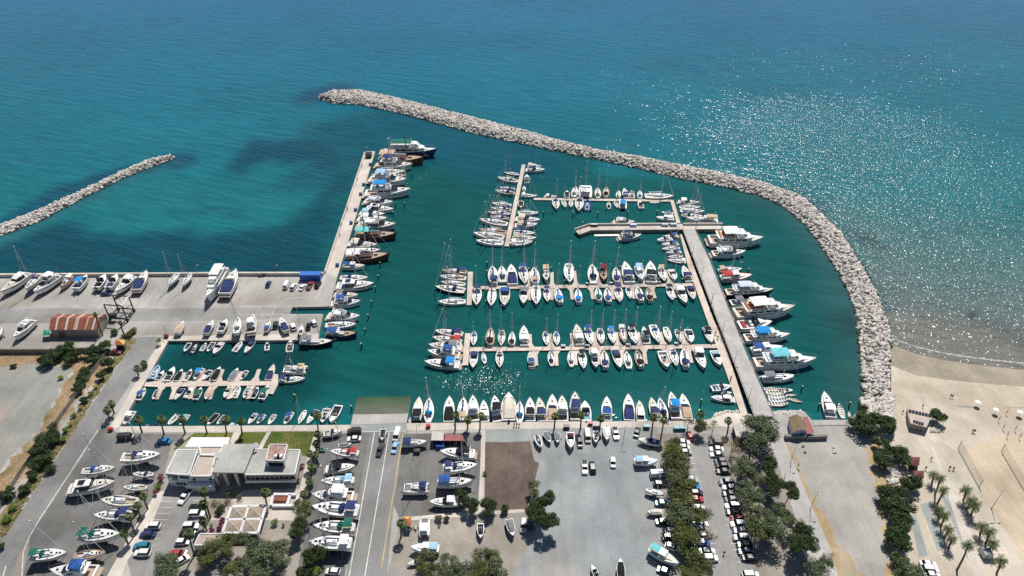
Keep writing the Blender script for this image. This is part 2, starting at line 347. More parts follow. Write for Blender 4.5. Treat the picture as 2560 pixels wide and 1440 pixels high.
zone('scrub_ground', [(-300, 876), (110, 876), (240, 872), (285, 876), (262, 925), (200, 1000), (120, 1110), (0, 1275), (-150, 1420), (-300, 1480), (-200, 1330), (20, 1160), (112, 1060), (152, 985), (186, 925), (150, 912), (-300, 913)], SCRUB, 1.8, .006, 2.5)
zone('verge', [(345, 846), (284, 926), (165, 1105), (20, 1330), (-60, 1440), (-150, 1440), (30, 1260), (130, 1120), (215, 1000), (275, 915), (300, 850)], VERGE, 1.0, .012, 2)
zone('harbour_road', [(349, 841), (408, 843), (319, 969), (258, 1062), (180, 1180), (80, 1330), (40, 1400), (30, 1500), (-160, 1500), (21, 1329), (158, 1121), (287, 926)], ROAD, 0, .018)
zone('boatyard_ground', [(300, 1084), (470, 1084), (430, 1110), (400, 1230), (330, 1330), (280, 1450), (45, 1500), (80, 1330), (180, 1180), (258, 1062)], ASPH2, .3, .012)
for nm, p in (('quay_walk', [(418, 840), (800, 834), (795, 846), (747, 850), (421, 852)]), ('quay_walk', [(421, 852), (299, 1066), (268, 1080), (404, 846)]), ('quay_walk', [(299, 1066), (877, 1062), (875, 1077), (300, 1081)]), ('quay_walk', [(1016, 1058), (1400, 1054), (1730, 1052), (1772, 1048), (1812, 1034), (1866, 1034), (1850, 1066), (1620, 1068), (1016, 1076)])):
    zone(nm, p, QUAY, 0, .024)
zone('mole_deck', [(812, 680), (913, 378), (938, 378), (872, 600), (842, 695)], QUAY, 0, .012)
# slipway: a ramp running down into the water
rp = [G(873, 1080, LAND + .01), G(877, 1062, LAND), G(887, 1018, -.9), G(1024, 1017, -.9), G(1016, 1058, LAND), G(1018, 1078, LAND + .01)]
mb = MB(); mb.add([rp[1], rp[2], rp[3], rp[4], rp[1] - Vector((0, 0, 3)), rp[4] - Vector((0, 0, 3))], [(0, 1, 2, 3), (0, 4, 1), (3, 2, 5)])
tag(ob('slipway', mb.mesh('slipway'), CONC), kind='structure')
zone('slip_apron', [(873, 1080), (877, 1063), (1016, 1059), (1018, 1079)], SLAB, 0, .028)
zone('launch_road', [(925, 1080), (1012, 1079), (985, 1250), (962, 1500), (858, 1500), (880, 1330)], ROAD, 0, .012)
zone('launch_yard', [(800, 1084), (930, 1080), (880, 1330), (858, 1460), (740, 1460), (770, 1250)], ASPH2, .3, .006)
zone('launch_yard', [(1010, 1084), (1205, 1080), (1196, 1282), (1000, 1300), (985, 1260)], ASPH2, .3, .006)
zone('club_ground', [(430, 1082), (800, 1082), (770, 1250), (740, 1460), (440, 1460), (400, 1240)], DIRT, .3)
for p in ([(678, 1079), (786, 1079), (772, 1140), (655, 1124)], [(487, 1081), (584, 1081), (578, 1096), (470, 1100), (440, 1125), (432, 1122)], [(600, 1081), (667, 1080), (649, 1110), (588, 1110)]): zone('lawn', p, LAWN, .3, .006)
zone('car_park', [(408, 1226), (530, 1226), (505, 1300), (478, 1360), (440, 1450), (330, 1450), (318, 1402), (372, 1330), (390, 1270)], ASPH, 0, .012)
zone('footpath', [(770, 1140), (786, 1080), (797, 1080), (770, 1200), (745, 1290), (725, 1290), (748, 1225)], QUAY, 0, .012)
zone('footpath', [(584, 1080), (603, 1080), (588, 1110), (572, 1110)], QUAY, 0, .018); zone('footpath', [(667, 1080), (678, 1080), (655, 1122), (645, 1122)], QUAY, 0, .018)
zone('palm_walk', [(400, 1228), (412, 1228), (372, 1330), (318, 1402), (300, 1450), (262, 1450), (318, 1350), (385, 1240)], QUAY, 0, .018)
zone('club_court', [(610, 1226), (760, 1222), (735, 1300), (520, 1300)], QUAY, .2, .006)
zone('slab', [(1215, 1073), (1320, 1071), (1322, 1106), (1213, 1108)], SLAB, 0, .006)
zone('tilled_plot', [(1213, 1106), (1270, 1103), (1322, 1103), (1337, 1150), (1345, 1158), (1328, 1230), (1318, 1275), (1212, 1284)], EARTH, .5, .012)
zone('gravel_yard', [(1325, 1070), (1640, 1068), (1655, 1100), (1640, 1300), (1800, 1500), (1240, 1500), (1330, 1290), (1345, 1158)], GRAV, .6)
zone('dirt_yard', [(1000, 1302), (1196, 1284), (1330, 1278), (1345, 1330), (1300, 1400), (1250, 1500), (950, 1500), (985, 1400)], DIRT, .8, .018)
zone('footpath', [(1204, 1076), (1214, 1075), (1208, 1278), (1320, 1272), (1318, 1280), (1000, 1303), (1002, 1294), (1196, 1276)], QUAY, 0, .024)
zone('tree_strip', [(1640, 1085), (1700, 1085), (1760, 1300), (1800, 1500), (1700, 1500), (1660, 1300), (1645, 1150)], DIRT, .8, .006)
zone('car_park', [(1690, 1085), (1800, 1085), (1850, 1260), (1905, 1500), (1790, 1500), (1735, 1250)], LOT, 0, .012)
zone('tree_strip', [(1800, 1090), (1850, 1085), (1925, 1080), (1990, 1250), (2050, 1400), (2080, 1500), (1905, 1500), (1850, 1260)], DIRT, .5, .018)
zone('promenade', [(1868, 1040), (1934, 1042), (1962, 1104), (2010, 1220), (2080, 1380), (2110, 1500), (2035, 1500), (2000, 1330), (1935, 1130), (1890, 1090)], TIMB, 0, .024)
zone('dusty_lot', [(1964, 1100), (2010, 1094), (2165, 1086), (2176, 1140), (2200, 1260), (2232, 1400), (2225, 1500), (2160, 1500), (2085, 1385), (2012, 1220)], TRIA, .3, .006)
zone('burnt_grass', [(1964, 1104), (1969, 1106), (2024, 1225), (2102, 1370), (2165, 1440), (2160, 1500), (2110, 1500), (2012, 1222)], ORANGE, 1.2, .012, 2)
zone('burnt_grass', [(2165, 1090), (2190, 1095), (2215, 1200), (2240, 1400), (2230, 1500), (2222, 1400), (2190, 1240)], ORANGE, 1.6, .018, 2)
zone('beach_back', [(2190, 1095), (2235, 986), (2300, 1011), (2420, 1016), (3000, 1031), (3400, 1700), (2230, 1700), (2232, 1400)], SAND, 1, .0, 8)
zone('court_sand', [(2400, 1120), (2520, 1085), (2700, 1110), (2800, 1500), (2600, 1500), (2470, 1250)], SAND2, 1, .006)
zone('beach_path', [(2326, 1115), (2334, 1117), (2400, 1262), (2490, 1500), (2455, 1500), (2385, 1285)], QUAY, .1, .012)
zone('slab', [(2300, 1260), (2320, 1256), (2362, 1365), (2345, 1380)], SLAB, 0, .012); zone('slab', [(2272, 1290), (2290, 1284), (2320, 1390), (2298, 1392)], SLAB, 0, .012)
zone('slab', [(2350, 1235), (2378, 1250), (2440, 1400), (2420, 1400)], SLAB, .2, .006)
# beach sloping into the sea
sh0 = [G(x, y, -.25) for x, y in SHORE]; bk = [G(x, y, LAND - .003) for x, y in [(2228, 985), (2290, 1012), (2350, 1014), (2420, 1017), (2490, 1020), (2560, 1024), (2700, 1030), (3000, 1040)]]
rows = []
for k in range(9):
    t = k / 8; rows.append([p.lerp(q, t) + Vector((0, 0, (t ** .7 - t) * 1.0)) for p, q in zip(sh0, bk)])
mb = MB(); mb.loft(rows, closed=False, cap0=False, cap1=False); tag(ob('beach', mb.mesh('beach', True), SAND), kind='structure')
mb = MB(); mb.loft([[p + Vector((0, 0, .012)) for p in r] for r in rows[:5]], closed=False, cap0=False, cap1=False); tag(ob('wet_sand', mb.mesh('wet_sand', True), WET), kind='structure')
FOAM = mat('foam', (.38, .37, .34), .8, .25, 1)
rnd = random.Random(4); mb = MB()
fr = []
for k in range(len(rows[0]) - 1):
    for j in range(14):
        a_ = rows[0][k].lerp(rows[0][k + 1], j / 14); fr.append(Vector((a_.x, a_.y, .02)))
fr2 = [p + Vector((0, -.2 - rnd.random() * .9, 0.03)) for p in fr]; fr1 = [p + Vector((0, 1.2 + rnd.random() * .5, 0)) for p in fr]
mb.loft([[p + Vector((0, 1.5, 0)) for p in fr2], [p + Vector((0, .3, 0)) for p in fr1]], closed=False, cap0=False, cap1=False); tag(ob('surf_foam', mb.mesh('surf_foam'), FOAM), kind='stuff')

# ------------------------------------------------------------------ painted lines (children of the sheets)
def line_on(parent, name, a_, b2, wdt, m_, lift=.034):
    p, q = G(*a_, LAND), G(*b2, LAND); d = (q - p).normalized(); s_ = Vector((-d.y, d.x, 0)) * wdt / 2; up = Vector((0, 0, Z - LAND + lift))
    mb = MB(); mb.add([p - s_ + up, q - s_ + up, q + s_ + up, p + s_ + up], [(0, 1, 2, 3)]); return ob(name, mb.mesh(name), m_, parent)
byname = lambda k: bpy.data.objects[k]
lr = byname('launch_road')
line_on(lr, 'edge_line', (936, 1081), (873, 1440), .28, MARK); line_on(lr, 'centre_line', (973, 1081), (912, 1440), .28, MARK); line_on(lr, 'edge_line', (1008, 1081), (954, 1418), .28, MARKY); line_on(lr, 'cross_line', (876, 1080), (1016, 1078), .25, MARK)
e = cr(0, 1060, 3.79); k5 = cr(340, 1060, 3.79)
cp = byname('car_park')
for y0 in (733, 792, 848, 907, 966, 1026, 1088, 1150): 
    xl = 215 - (y0 - 733) * .385; line_on(cp, 'bay_line', k5(xl, y0), k5(xl + 150, y0), .14, MARK)
for y0 in (727, 787, 843, 900, 960, 1022): 
    xl = 545 - (y0 - 727) * .43; line_on(cp, 'bay_line', k5(xl, y0), k5(xl + 150, y0), .14, MARK)
k7 = cr(1580, 1030, 3.51); cp2 = byname('car_park.001')
for i in range(18):
    y0 = 400 + i * 54.0; line_on(cp2, 'bay_line', k7(505 + (y0 - 400) * .245, y0), k7(550 + (y0 - 400) * .245, y0), .16, MARK)
    line_on(cp2, 'bay_line', k7(685 + (y0 - 400) * .245, y0), k7(730 + (y0 - 400) * .245, y0), .16, MARK)
hr = byname('harbour_road')
for a_, b2 in [((245, 1075), (170, 1190)), ((170, 1190), (98, 1300)), ((98, 1300), (72, 1345)), ((72, 1345), (58, 1380)), ((58, 1380), (55, 1440))]: line_on(hr, 'edge_line', a_, b2, .3, MARK)
line_on(hr, 'dash', (15, 1415), (8, 1440), .3, MARK); line_on(hr, 'stop_line', (349, 841), (418, 840), .3, MARK)
yl = byname('yard_lane')
for a_, b2 in [((600, 766), (815, 765)), ((600, 787), (805, 786)), ((675, 800), (690, 768)), ((690, 768), (715, 747)), ((715, 747), (795, 741)), ((795, 741), (812, 690))]: line_on(yl, 'guide_line', a_, b2, .22, MARK)

def tufts(name, px, n_, m_, seed, h_=.35, z=LAND):
    rnd = random.Random(seed); P = [G(x, y, z) for x, y in px]; tri = tessellate_polygon([[Vector((p.x, p.y, 0)) for p in P]]); ar = [((P[b_] - P[a_]).cross(P[c_] - P[a_])).length for a_, b_, c_ in tri]; V_, F_ = [], []
    for a_, b_, c_ in rnd.choices(tri, ar, k=n_):
        u_, v_ = sorted((rnd.random(), rnd.random())); p = P[a_] * u_ + P[b_] * (v_ - u_) + P[c_] * (1 - v_); r = rnd.uniform(.5, 1.5) * h_; k = len(V_); an = rnd.random() * 6.28
        V_ += [(p.x + math.cos(an + j * 2.09) * r * 1.3, p.y + math.sin(an + j * 2.09) * r * 1.3, p.z) for j in range(3)] + [(p.x + rnd.uniform(-.1, .1), p.y, p.z + r)]; F_ += [(k, k + 1, k + 3), (k + 1, k + 2, k + 3), (k + 2, k, k + 3)]
    me = bpy.data.meshes.new(name); me.from_pydata(V_, [], F_); me.materials.append(None); tag(ob(name, me, m_), kind='stuff')
STRAW = mat('straw', srgb(160, 138, 106), .95, .2, .5, c2=srgb(182, 160, 128), isl=.25); GRN = mat('weed_green', srgb(84, 92, 48), .9, .2, .5, c2=srgb(120, 118, 66), isl=.35)
tufts('dry_grass', [(0, 880), (110, 880), (250, 876), (262, 925), (200, 1000), (120, 1110), (0, 1275), (-60, 1330), (20, 1160), (112, 1060), (152, 985), (186, 925), (150, 912), (0, 913)], 4200, STRAW, 1, .15)
tufts('verge_weeds', [(345, 848), (284, 926), (165, 1105), (20, 1330), (-60, 1440), (-100, 1440), (30, 1260), (130, 1120), (215, 1000), (275, 915), (300, 855)], 2200, GRN, 2, .2)
tufts('lawn_blades', [(678, 1079), (786, 1079), (772, 1138), (655, 1122)], 900, mat('fresh_grass', srgb(78, 112, 40), .9, .2, .5, c2=srgb(120, 128, 66), isl=.3), 8, .16)
# ------------------------------------------------------------------ walls and quays
def prism_px(pts, z0, z1): # vertical prism from plan pixels at height z1
    P = [G(x, y, z1) for x, y in pts]; n_ = len(P); mb = MB()
    mb.add([(p.x, p.y, z0) for p in P] + [(p.x, p.y, z1) for p in P], [tuple(range(n_, 2 * n_)), tuple(reversed(range(n_)))] + [(i, (i + 1) % n_, (i + 1) % n_ + n_, i + n_) for i in range(n_)]); return mb
def wall_seg(pts, th, z0, z1, name, m_, label, cat='wall', zp=None):
    P = [G(x, y, zp if zp is not None else z1) for x, y in pts]; L_, Rr = [], []
    for i, p in enumerate(P):
        d = (P[min(i + 1, len(P) - 1)] - P[max(i - 1, 0)]).normalized(); s_ = Vector((-d.y, d.x, 0)) * th / 2; L_.append(p + s_); Rr.append(p - s_)
    mb = MB(); mb.loft([[(a_.x, a_.y, z0), (a_.x, a_.y, z1), (c_.x, c_.y, z1), (c_.x, c_.y, z0)] for a_, c_ in zip(L_, Rr)])
    o = ob(name, mb.mesh(name), m_); return tag(o, label, cat) if label else o
wall_seg([(-300, 686), (0, 685), (600, 681), (808, 681)], 1.0, 0, LAND + 1.5, 'sea_wall', QUAY, 'long pale sea wall behind the boats parked on the upper hardstanding', 'wall')
wall_seg([(812, 678), (912, 380)], .7, 0, LAND + 1.0, 'mole_parapet', QUAY, 'pale parapet wall along the seaward edge of the left mole', 'wall')
wall_seg([(-100, 873), (120, 872), (235, 868)], .5, LAND, LAND + 2.2, 'boundary_wall', WALLC, 'grey boundary wall below the rusty shed, beside dark bushes', 'wall')
# slatted fence by the road
fpts = [(268, 885), (225, 945), (175, 1015), (130, 1078), (100, 1122), (60, 1175), (20, 1238), (0, 1275)]
ft = thing('slat_fence', G(*fpts[0], LAND), 'grey panel fence running beside the road between scrub and verge', 'fence')
inv = ft.location.copy()
for i in range(len(fpts) - 1):
    a_, b2 = G(*fpts[i], LAND) - inv, G(*fpts[i + 1], LAND) - inv; k = max(1, round((b2 - a_).length / 3.2))
    for j in range(k):
        p, q = a_.lerp(b2, j / k), a_.lerp(b2, (j + .94) / k); mb = MB(); mb.add([p, q, q + Vector((0, 0, 1.9)), p + Vector((0, 0, 1.9)), p + Vector((.06, .04, 0)), q + Vector((.06, .04, 0)), q + Vector((.06, .04, 1.9)), p + Vector((.06, .04, 1.9))], [(0, 1, 2, 3), (7, 6, 5, 4), (3, 2, 6, 7), (0, 3, 7, 4), (1, 5, 6, 2)])
        ob('fence_panel', mb.mesh('fence_panel'), STEEL, ft)
        mb = MB(); mb.box(p.x - .08, p.x + .08, p.y - .08, p.y + .08, 0, 2.1); ob('post', mb.mesh('post'), STEEL, ft)

# ------------------------------------------------------------------ breakwaters: every stone is real; the largest are parts, the rest one rubble part
STONE = mat('pale_limestone', (.55, .50, .45), .95, .25, .7, c2=(.72, .67, .61), spec=.15, isl=.2)
WETST = mat('rubble_fill', (.17, .155, .135), .8, .3, .5, spec=.3)
WETS2 = mat('weedy_wet_stone', (.09, .085, .065), .6, .3, .5, c2=(.05, .05, .04), spec=.3, isl=.3)
def rock_pts(rnd, r):
    n_ = 11; P = []
    for i in range(n_):
        z_ = 1 - 2 * (i + .5) / n_; a_ = i * 2.4 + rnd.random() * .6; q = math.sqrt(1 - z_ * z_)
        P.append(Vector((q * math.cos(a_), q * math.sin(a_), z_)) * r * rnd.uniform(.72, 1.15))
    return P
hulls = []
rnd = random.Random(11)
for i in range(10):
    bm = bmesh.new()
    for p in rock_pts(rnd, 1): bm.verts.new((p.x * 1.15, p.y * .95, p.z * .8))
    bmesh.ops.convex_hull(bm, input=bm.verts); bmesh.ops.triangulate(bm, faces=bm.faces)
    loose = [v for v in bm.verts if not v.link_faces]; bmesh.ops.delete(bm, geom=loose)
    bm.verts.index_update(); hulls.append(([v.co.copy() for v in bm.verts], [tuple(v.index for v in f.verts) for f in bm.faces])); bm.free()
rock_mesh = []
for V_, F_ in hulls:
    mb = MB(); mb.add(V_, F_); rock_mesh.append(mb.mesh('stone'))
def breakwater(nearp, farp, crest, label, back, nparts, zfar, seed, size=.82, flat=.42):
    rnd = random.Random(seed)
    N_ = [G(x, y, -.2) for x, y in nearp]; F_ = [G(x, y, zf) for (x, y), zf in zip(farp, zfar)]
    t_ = thing('breakwater', N_[0], label, 'breakwater'); o0 = t_.location.copy()
    core, spots = [], []
    for i in range(len(N_)):
        a_, c_ = N_[i], F_[i]; d = Vector((c_.x - a_.x, c_.y - a_.y, 0)); wd = d.length; u = d / wd; zt = crest
        run = min(wd * .45, crest * 1.7)
        core.append([Vector((a_.x, a_.y, -2.5)) - u * 1.5, Vector((a_.x, a_.y, -.6)), Vector((a_.x, a_.y, 0)) + u * run + Vector((0, 0, zt - .7)), Vector((a_.x, a_.y, 0)) + u * (wd - (0 if zfar[i] > 1 else run)) + Vector((0, 0, zt - .7)), Vector((c_.x, c_.y, -.6)) + u * (back if zfar[i] > 1 else 0), Vector((c_.x, c_.y, -2.5)) + u * (back + 1.5)])
    mb = MB(); mb.loft([[p - o0 for p in r] for r in core], closed=False); ob('rubble_core', mb.mesh('rubble_core'), WETST, t_)
    def prof(r0, r1, t, s_): # point on the profile surface
        r = [p.lerp(q, t) for p, q in zip(r0, r1)]; seg = r[1:5]; Ls = [(seg[k + 1] - seg[k]).length for k in range(3)]; x = s_ * sum(Ls)
        for k in range(3):
            if x <= Ls[k] or k == 2: return seg[k].lerp(seg[k + 1], min(1, x / Ls[k])), k
            x -= Ls[k]
    for i in range(len(core) - 1):
        L_ = ((core[i][1] + core[i][4]) / 2 - (core[i + 1][1] + core[i + 1][4]) / 2).length
        Wd = sum((core[i][k + 1] - core[i][k]).length for k in (1, 2, 3)); cnt = int(L_ * Wd * 1.0 / (size * size))
        for _ in range(cnt):
            p, k = prof(core[i], core[i + 1], rnd.random(), rnd.random()); r = size * rnd.choice((.42, .5, .6, .75, .9, 1.2)) * rnd.uniform(.85, 1.1)
            spots.append((p + Vector((0, 0, r * flat + rnd.uniform(-.1, .25))), r, rnd.random() * 6.28, rnd.randrange(10), rnd.uniform(-.5, .5)))
    if len(core) > 0: # round heads
        for (hp, sgn) in ((core[0], 1),):
            c_ = (hp[1] + hp[4]) / 2; rad = (hp[4] - hp[1]).length / 2
            for _ in range(int(rad * rad * 2.6)):
                a_ = rnd.uniform(0, 6.28); q = rad * math.sqrt(rnd.random()); z_ = (crest - .7) * min(1, (1 - q / rad) * 2) - .3; r = size * rnd.uniform(.5, 1)
                spots.append((Vector((c_.x + q * math.cos(a_), c_.y + q * math.sin(a_), z_ + r * .4)), r, a_, rnd.randrange(10), 0))
    key = lambda s_: -s_[1] / (s_[0] - cam.location).length
    spots.sort(key=key)
    for p, r, a_, k, tl in spots[:nparts]:
        o = ob('stone', rock_mesh[k], STONE if p.z >= .25 else WETS2, t_, p - o0, 0, (r, r, r)); o.rotation_euler = (tl, tl * .5, a_)
    for nm, sel, m_ in (('rubble', [q for q in spots[nparts:] if q[0].z >= .25], STONE), ('wet_rubble', [q for q in spots[nparts:] if q[0].z < .25], WETS2)):
        V_, Fc, off = [], [], 0
        for p, r, a_, k, tl in sel:
            M_ = Matrix.Translation(p - o0) @ Matrix.Rotation(a_, 4, 'Z') @ Matrix.Rotation(tl, 4, 'X') @ Matrix.Scale(r, 4)
            hv, hf = hulls[k]; V_ += [tuple(M_ @ v) for v in hv]; Fc += [tuple(i + off for i in f) for f in hf]; off += len(hv)
        me = bpy.data.meshes.new(nm); me.from_pydata(V_, [], Fc); me.materials.append(None); o = ob(nm, me, m_, t_); o['kind'] = 'stuff'
    return len(spots)
zf = [2.6] * 12 + [2.2, 1.6, 1.0, .6, .3, 0, -.1, -.1, 0, .2]
n1 = breakwater(MAIN_NEAR, MAIN_FAR, 3.0, 'long curved breakwater of pale boulders sheltering the harbour', 4.5, 300, zf, 5)
n2 = breakwater(LEFT_NEAR, LEFT_FAR, 2.3, 'short straight breakwater of pale boulders in the left bay', 3.5, 300, [1.8] * 7, 6, .75)
def rubble_patch(pxs, n_, label, seed, r0=.25, r1=.6, z_=.0, dz=.5, name='rock_patch', m_=STONE):
    rnd = random.Random(seed); P = [G(x, y, .5) for x, y in pxs]; c_ = sum(P, Vector()) / len(P); t_ = thing(name, c_, label, 'rocks'); V_, Fc, off = [], [], 0
    for i in range(n_):
        tr = rnd.randrange(1, len(P) - 1); a_, b2 = sorted((rnd.random(), rnd.random())); p = P[0] * a_ + P[tr] * (b2 - a_) + P[tr + 1] * (1 - b2)
        r = rnd.uniform(r0, r1); M_ = Matrix.Translation(Vector((p.x, p.y, z_ + dz * rnd.random())) - c_) @ Matrix.Rotation(rnd.random() * 6, 4, 'Z') @ Matrix.Scale(r, 4)
        hv, hf = hulls[rnd.randrange(10)]; V_ += [tuple(M_ @ v) for v in hv]; Fc += [tuple(k + off for k in f) for f in hf]; off += len(hv)
    me = bpy.data.meshes.new('loose_stones'); me.from_pydata(V_, [], Fc); me.materials.append(None); o = ob('loose_stones', me, m_, t_); o['kind'] = 'stuff'
rubble_patch([(1778, 1050), (1790, 1032), (1820, 1026), (1862, 1024), (1866, 1034), (1812, 1038)], 420, 'patch of loose stones at the waterline left of the wide pier', 3)
rubble_patch([(1936, 1040), (1930, 1030), (1960, 1026), (2005, 1026), (2014, 1034), (1990, 1040)], 380, 'patch of loose stones at the waterline below the rowing boats', 4)
rubble_patch([(2150, 1000), (2228, 985), (2235, 1010), (2232, 1045), (2200, 1060), (2160, 1040)], 500, 'spill of boulders where the long breakwater meets the beach', 5, .4, .9, LAND - .3, .6)
rubble_patch([(2215, 1205), (2240, 1165), (2258, 1170), (2258, 1205), (2225, 1215)], 160, 'heap of white stones among the bushes beside the red-roofed kiosks', 6, .3, .7, LAND, .5)
rubble_patch([(2320, 1085), (2335, 1066), (2355, 1072), (2345, 1085)], 90, 'small heap of stones beside the solar-panelled beach cabin', 8, .25, .55, LAND, .4)

# ------------------------------------------------------------------ piers and pontoons
def deck(name, px, z, th, m_, label, cat='pontoon', group=None):
    P = [G(x, y, z) for x, y in px]; c_ = sum(P, Vector()) / len(P); c_.z = 0; n_ = len(P); t_ = thing(name, c_, label, cat, group=group)
    mb = MB(); mb.add([Vector((p.x, p.y, z)) - c_ for p in P] + [Vector((p.x, p.y, z - .14)) - c_ for p in P], [tuple(range(n_)), tuple(reversed(range(n_, 2 * n_)))] + [(i, (i + 1) % n_, (i + 1) % n_ + n_, i + n_) for i in range(n_)])
    ob('deck', mb.mesh('deck'), m_, t_)
    q = [p.lerp(sum(P, Vector()) / n_, .02) for p in P]
    mb = MB(); mb.add([Vector((p.x, p.y, z - .14)) - c_ for p in q] + [Vector((p.x, p.y, z - th)) - c_ for p in q], [tuple(range(n_)), tuple(reversed(range(n_, 2 * n_)))] + [(i, (i + 1) % n_, (i + 1) % n_ + n_, i + n_) for i in range(n_)])
    ob('float', mb.mesh('float'), WALLC, t_); return t_, c_
def finger(t_, c_, a_, b2, z=.52, w0=1.15, w1=.75):
    p, q = G(*a_, z) - c_, G(*b2, z) - c_; d = (q - p).normalized(); s_ = Vector((-d.y, d.x, 0)); mb = MB(); st = p + d * 2.2
    for pts in ([p - s_ * w0 * 1.5, st - s_ * w1, st + s_ * w1, p + s_ * w0 * 1.5], [st - s_ * w1, q - s_ * w1, q + s_ * w1, st + s_ * w1]):
        pts = [Vector((v.x, v.y, z - .01)) for v in pts]; mb.add(pts + [v - Vector((0, 0, .45)) for v in pts], [(0, 1, 2, 3), (0, 4, 5, 1), (1, 5, 6, 2), (2, 6, 7, 3), (3, 7, 4, 0)])
    ob('finger', mb.mesh('finger'), PLANK, t_)
c1 = cr(1040, 380, 5.143); c2 = cr(1360, 420, 5.12); c3 = cr(1040, 580, 6.4); c4 = cr(1400, 600, 6.4); c5 = cr(1040, 760, 6.4); c6 = cr(1400, 770, 5.82); c7 = cr(260, 820, 3.88)
def L2(f, pts): return [f(*p) for p in pts]
deck('pontoon', L2(c1, [(1362, 160), (1408, 162), (1195, 1212), (1135, 1210)]), .6, .8, PLANK, 'narrow pale pontoon running away from the viewer between rafted yachts')
t_, c_ = deck('pontoon', L2(c2, [(-130, 382), (1620, 405), (1625, 430), (-130, 408)]), .6, .8, PLANK, 'crosswise pontoon nearest the long breakwater with sailboats on both sides')
deck('pontoon', L2(c2, [(1612, 404), (1658, 408), (1748, 705), (1695, 705)]), .62, .8, PLANK, 'short sloping pontoon joining the breakwater-side pontoon to the concrete jetty')
t_, c_ = deck('finger_pontoon', L2(c3, [(895, 868), (2560, 843)]) + L2(c4, [(2120, 690), (2140, 735)]) + L2(c3, [(2560, 895), (895, 915)]), .58, .8, PLANK, 'long middle pontoon with short finger berths on both sides')
for f_, a_, b2 in [(c3, (1818, 865), (1805, 630)), (c3, (2178, 860), (2175, 640)), (c4, (255, 715), (230, 490)), (c4, (625, 715), (600, 510)), (c4, (1000, 705), (965, 480)), (c4, (1370, 695), (1325, 470)), (c4, (1760, 690), (1700, 480)), (c3, (1825, 910), (1825, 1090)), (c3, (2170, 905), (2172, 1085)), (c4, (175, 765), (200, 950)), (c4, (495, 765), (530, 945)), (c4, (830, 755), (855, 945)), (c4, (1150, 750), (1190, 935)), (c4, (1465, 750), (1520, 930)), (c4, (1800, 740), (1850, 920))]: finger(t_, c_, f_(*a_), f_(*b2))
deck('pontoon', L2(c3, [(830, 635), (912, 635), (890, 1165), (812, 1168)]), .6, .8, PLANK, 'pale cross-head at the left end of the middle finger pontoon')
t_, c_ = deck('finger_pontoon', L2(c5, [(855, 690), (2560, 680)]) + L2(c6, [(2290, 525), (2300, 580), (0, 615)]) + L2(c5, [(855, 755)]), .58, .8, PLANK, 'long near pontoon with short finger berths on both sides')
for f_, a_, b2 in [(c5, (1830, 690), (1820, 480)), (c5, (2165, 690), (2145, 475)), (c5, (2515, 685), (2490, 465)), (c6, (520, 550), (490, 350)), (c6, (850, 545), (810, 350)), (c6, (1180, 540), (1130, 350)), (c6, (1505, 530), (1455, 345)), (c6, (1830, 525), (1770, 340)), (c5, (1905, 755), (1925, 985)), (c5, (2235, 750), (2250, 985)), (c5, (2540, 750), (2555, 975)), (c6, (555, 600), (575, 820)), (c6, (890, 595), (915, 815)), (c6, (1220, 590), (1250, 810)), (c6, (1545, 590), (1600, 800)), (c6, (1860, 585), (1915, 795))]: finger(t_, c_, f_(*a_), f_(*b2))
deck('pontoon', L2(c5, [(785, 465), (872, 468), (835, 980), (740, 980)]), .6, .8, PLANK, 'pale cross-head at the left end of the near finger pontoon')
t_, c_ = deck('finger_pontoon', L2(c7, [(395, 530), (520, 512), (1640, 515), (1620, 555), (500, 570), (375, 565)]), .58, .8, PLANK, 'pale finger pontoon across the small inner basin')
for a_, b2 in [((930, 515), (968, 400)), ((1105, 513), (1150, 400)), ((1295, 512), (1335, 420)), ((1465, 512), (1505, 398)), ((750, 513), (770, 430)), ((565, 565), (505, 690)), ((695, 565), (650, 690)), ((860, 565), (835, 685)), ((1065, 562), (1020, 690)), ((1240, 560), (1208, 685)), ((1430, 560), (1395, 685)), ((580, 512), (620, 430))]: finger(t_, c_, c7(*a_), c7(*b2))
deck('pontoon', L2(c7, [(1640, 445), (1690, 450), (1688, 545), (1640, 640), (1600, 636), (1620, 520)]), .6, .8, PLANK, 'pale cross-head at the outer end of the inner basin pontoon')
# the low walkway and the wide pier
deck('walkway_pontoon', L2(c2, [(1738, 850), (1768, 850)]) + L2(c4, [(2150, 450), (2460, 1280)]) + [(1806, 840), (1872, 1045), (1856, 1045)] + L2(c4, [(2352, 1280), (2055, 450)]), .7, .9, PLANK, 'long pale walkway running close along the left side of the wide pier', 'pontoon')
DP = [(1700, 573), (1738, 573), (1770, 640), (1810, 740), (1870, 880), (1934, 1042), (1906, 1046), (1880, 1043), (1845, 960), (1790, 820), (1735, 670)]
P = [(1706, 572), (1738, 573), (1775, 650), (1812, 745), (1868, 885), (1936, 1041), (1886, 1041), (1836, 910), (1789, 790), (1743, 670)]
t_, c_ = deck('pier', P, 2.3, .6, TIMB, 'wide grey boarded pier carrying lamp posts along the right of the harbour', 'pier')
mb = MB()
for i in range(14):
    for px in ((1712 + (1888 - 1712) * (i / 13), 590 + 455 * (i / 13)), (1738 + (1930 - 1738) * (i / 13), 582 + 455 * (i / 13))):
        p = G(*px, 1.3) - c_; mb = MB(); mb.tube([(p.x, p.y, -2), (p.x, p.y, 1.72)], .35, 8); ob('pile', mb.mesh('pile'), WALLC, t_)
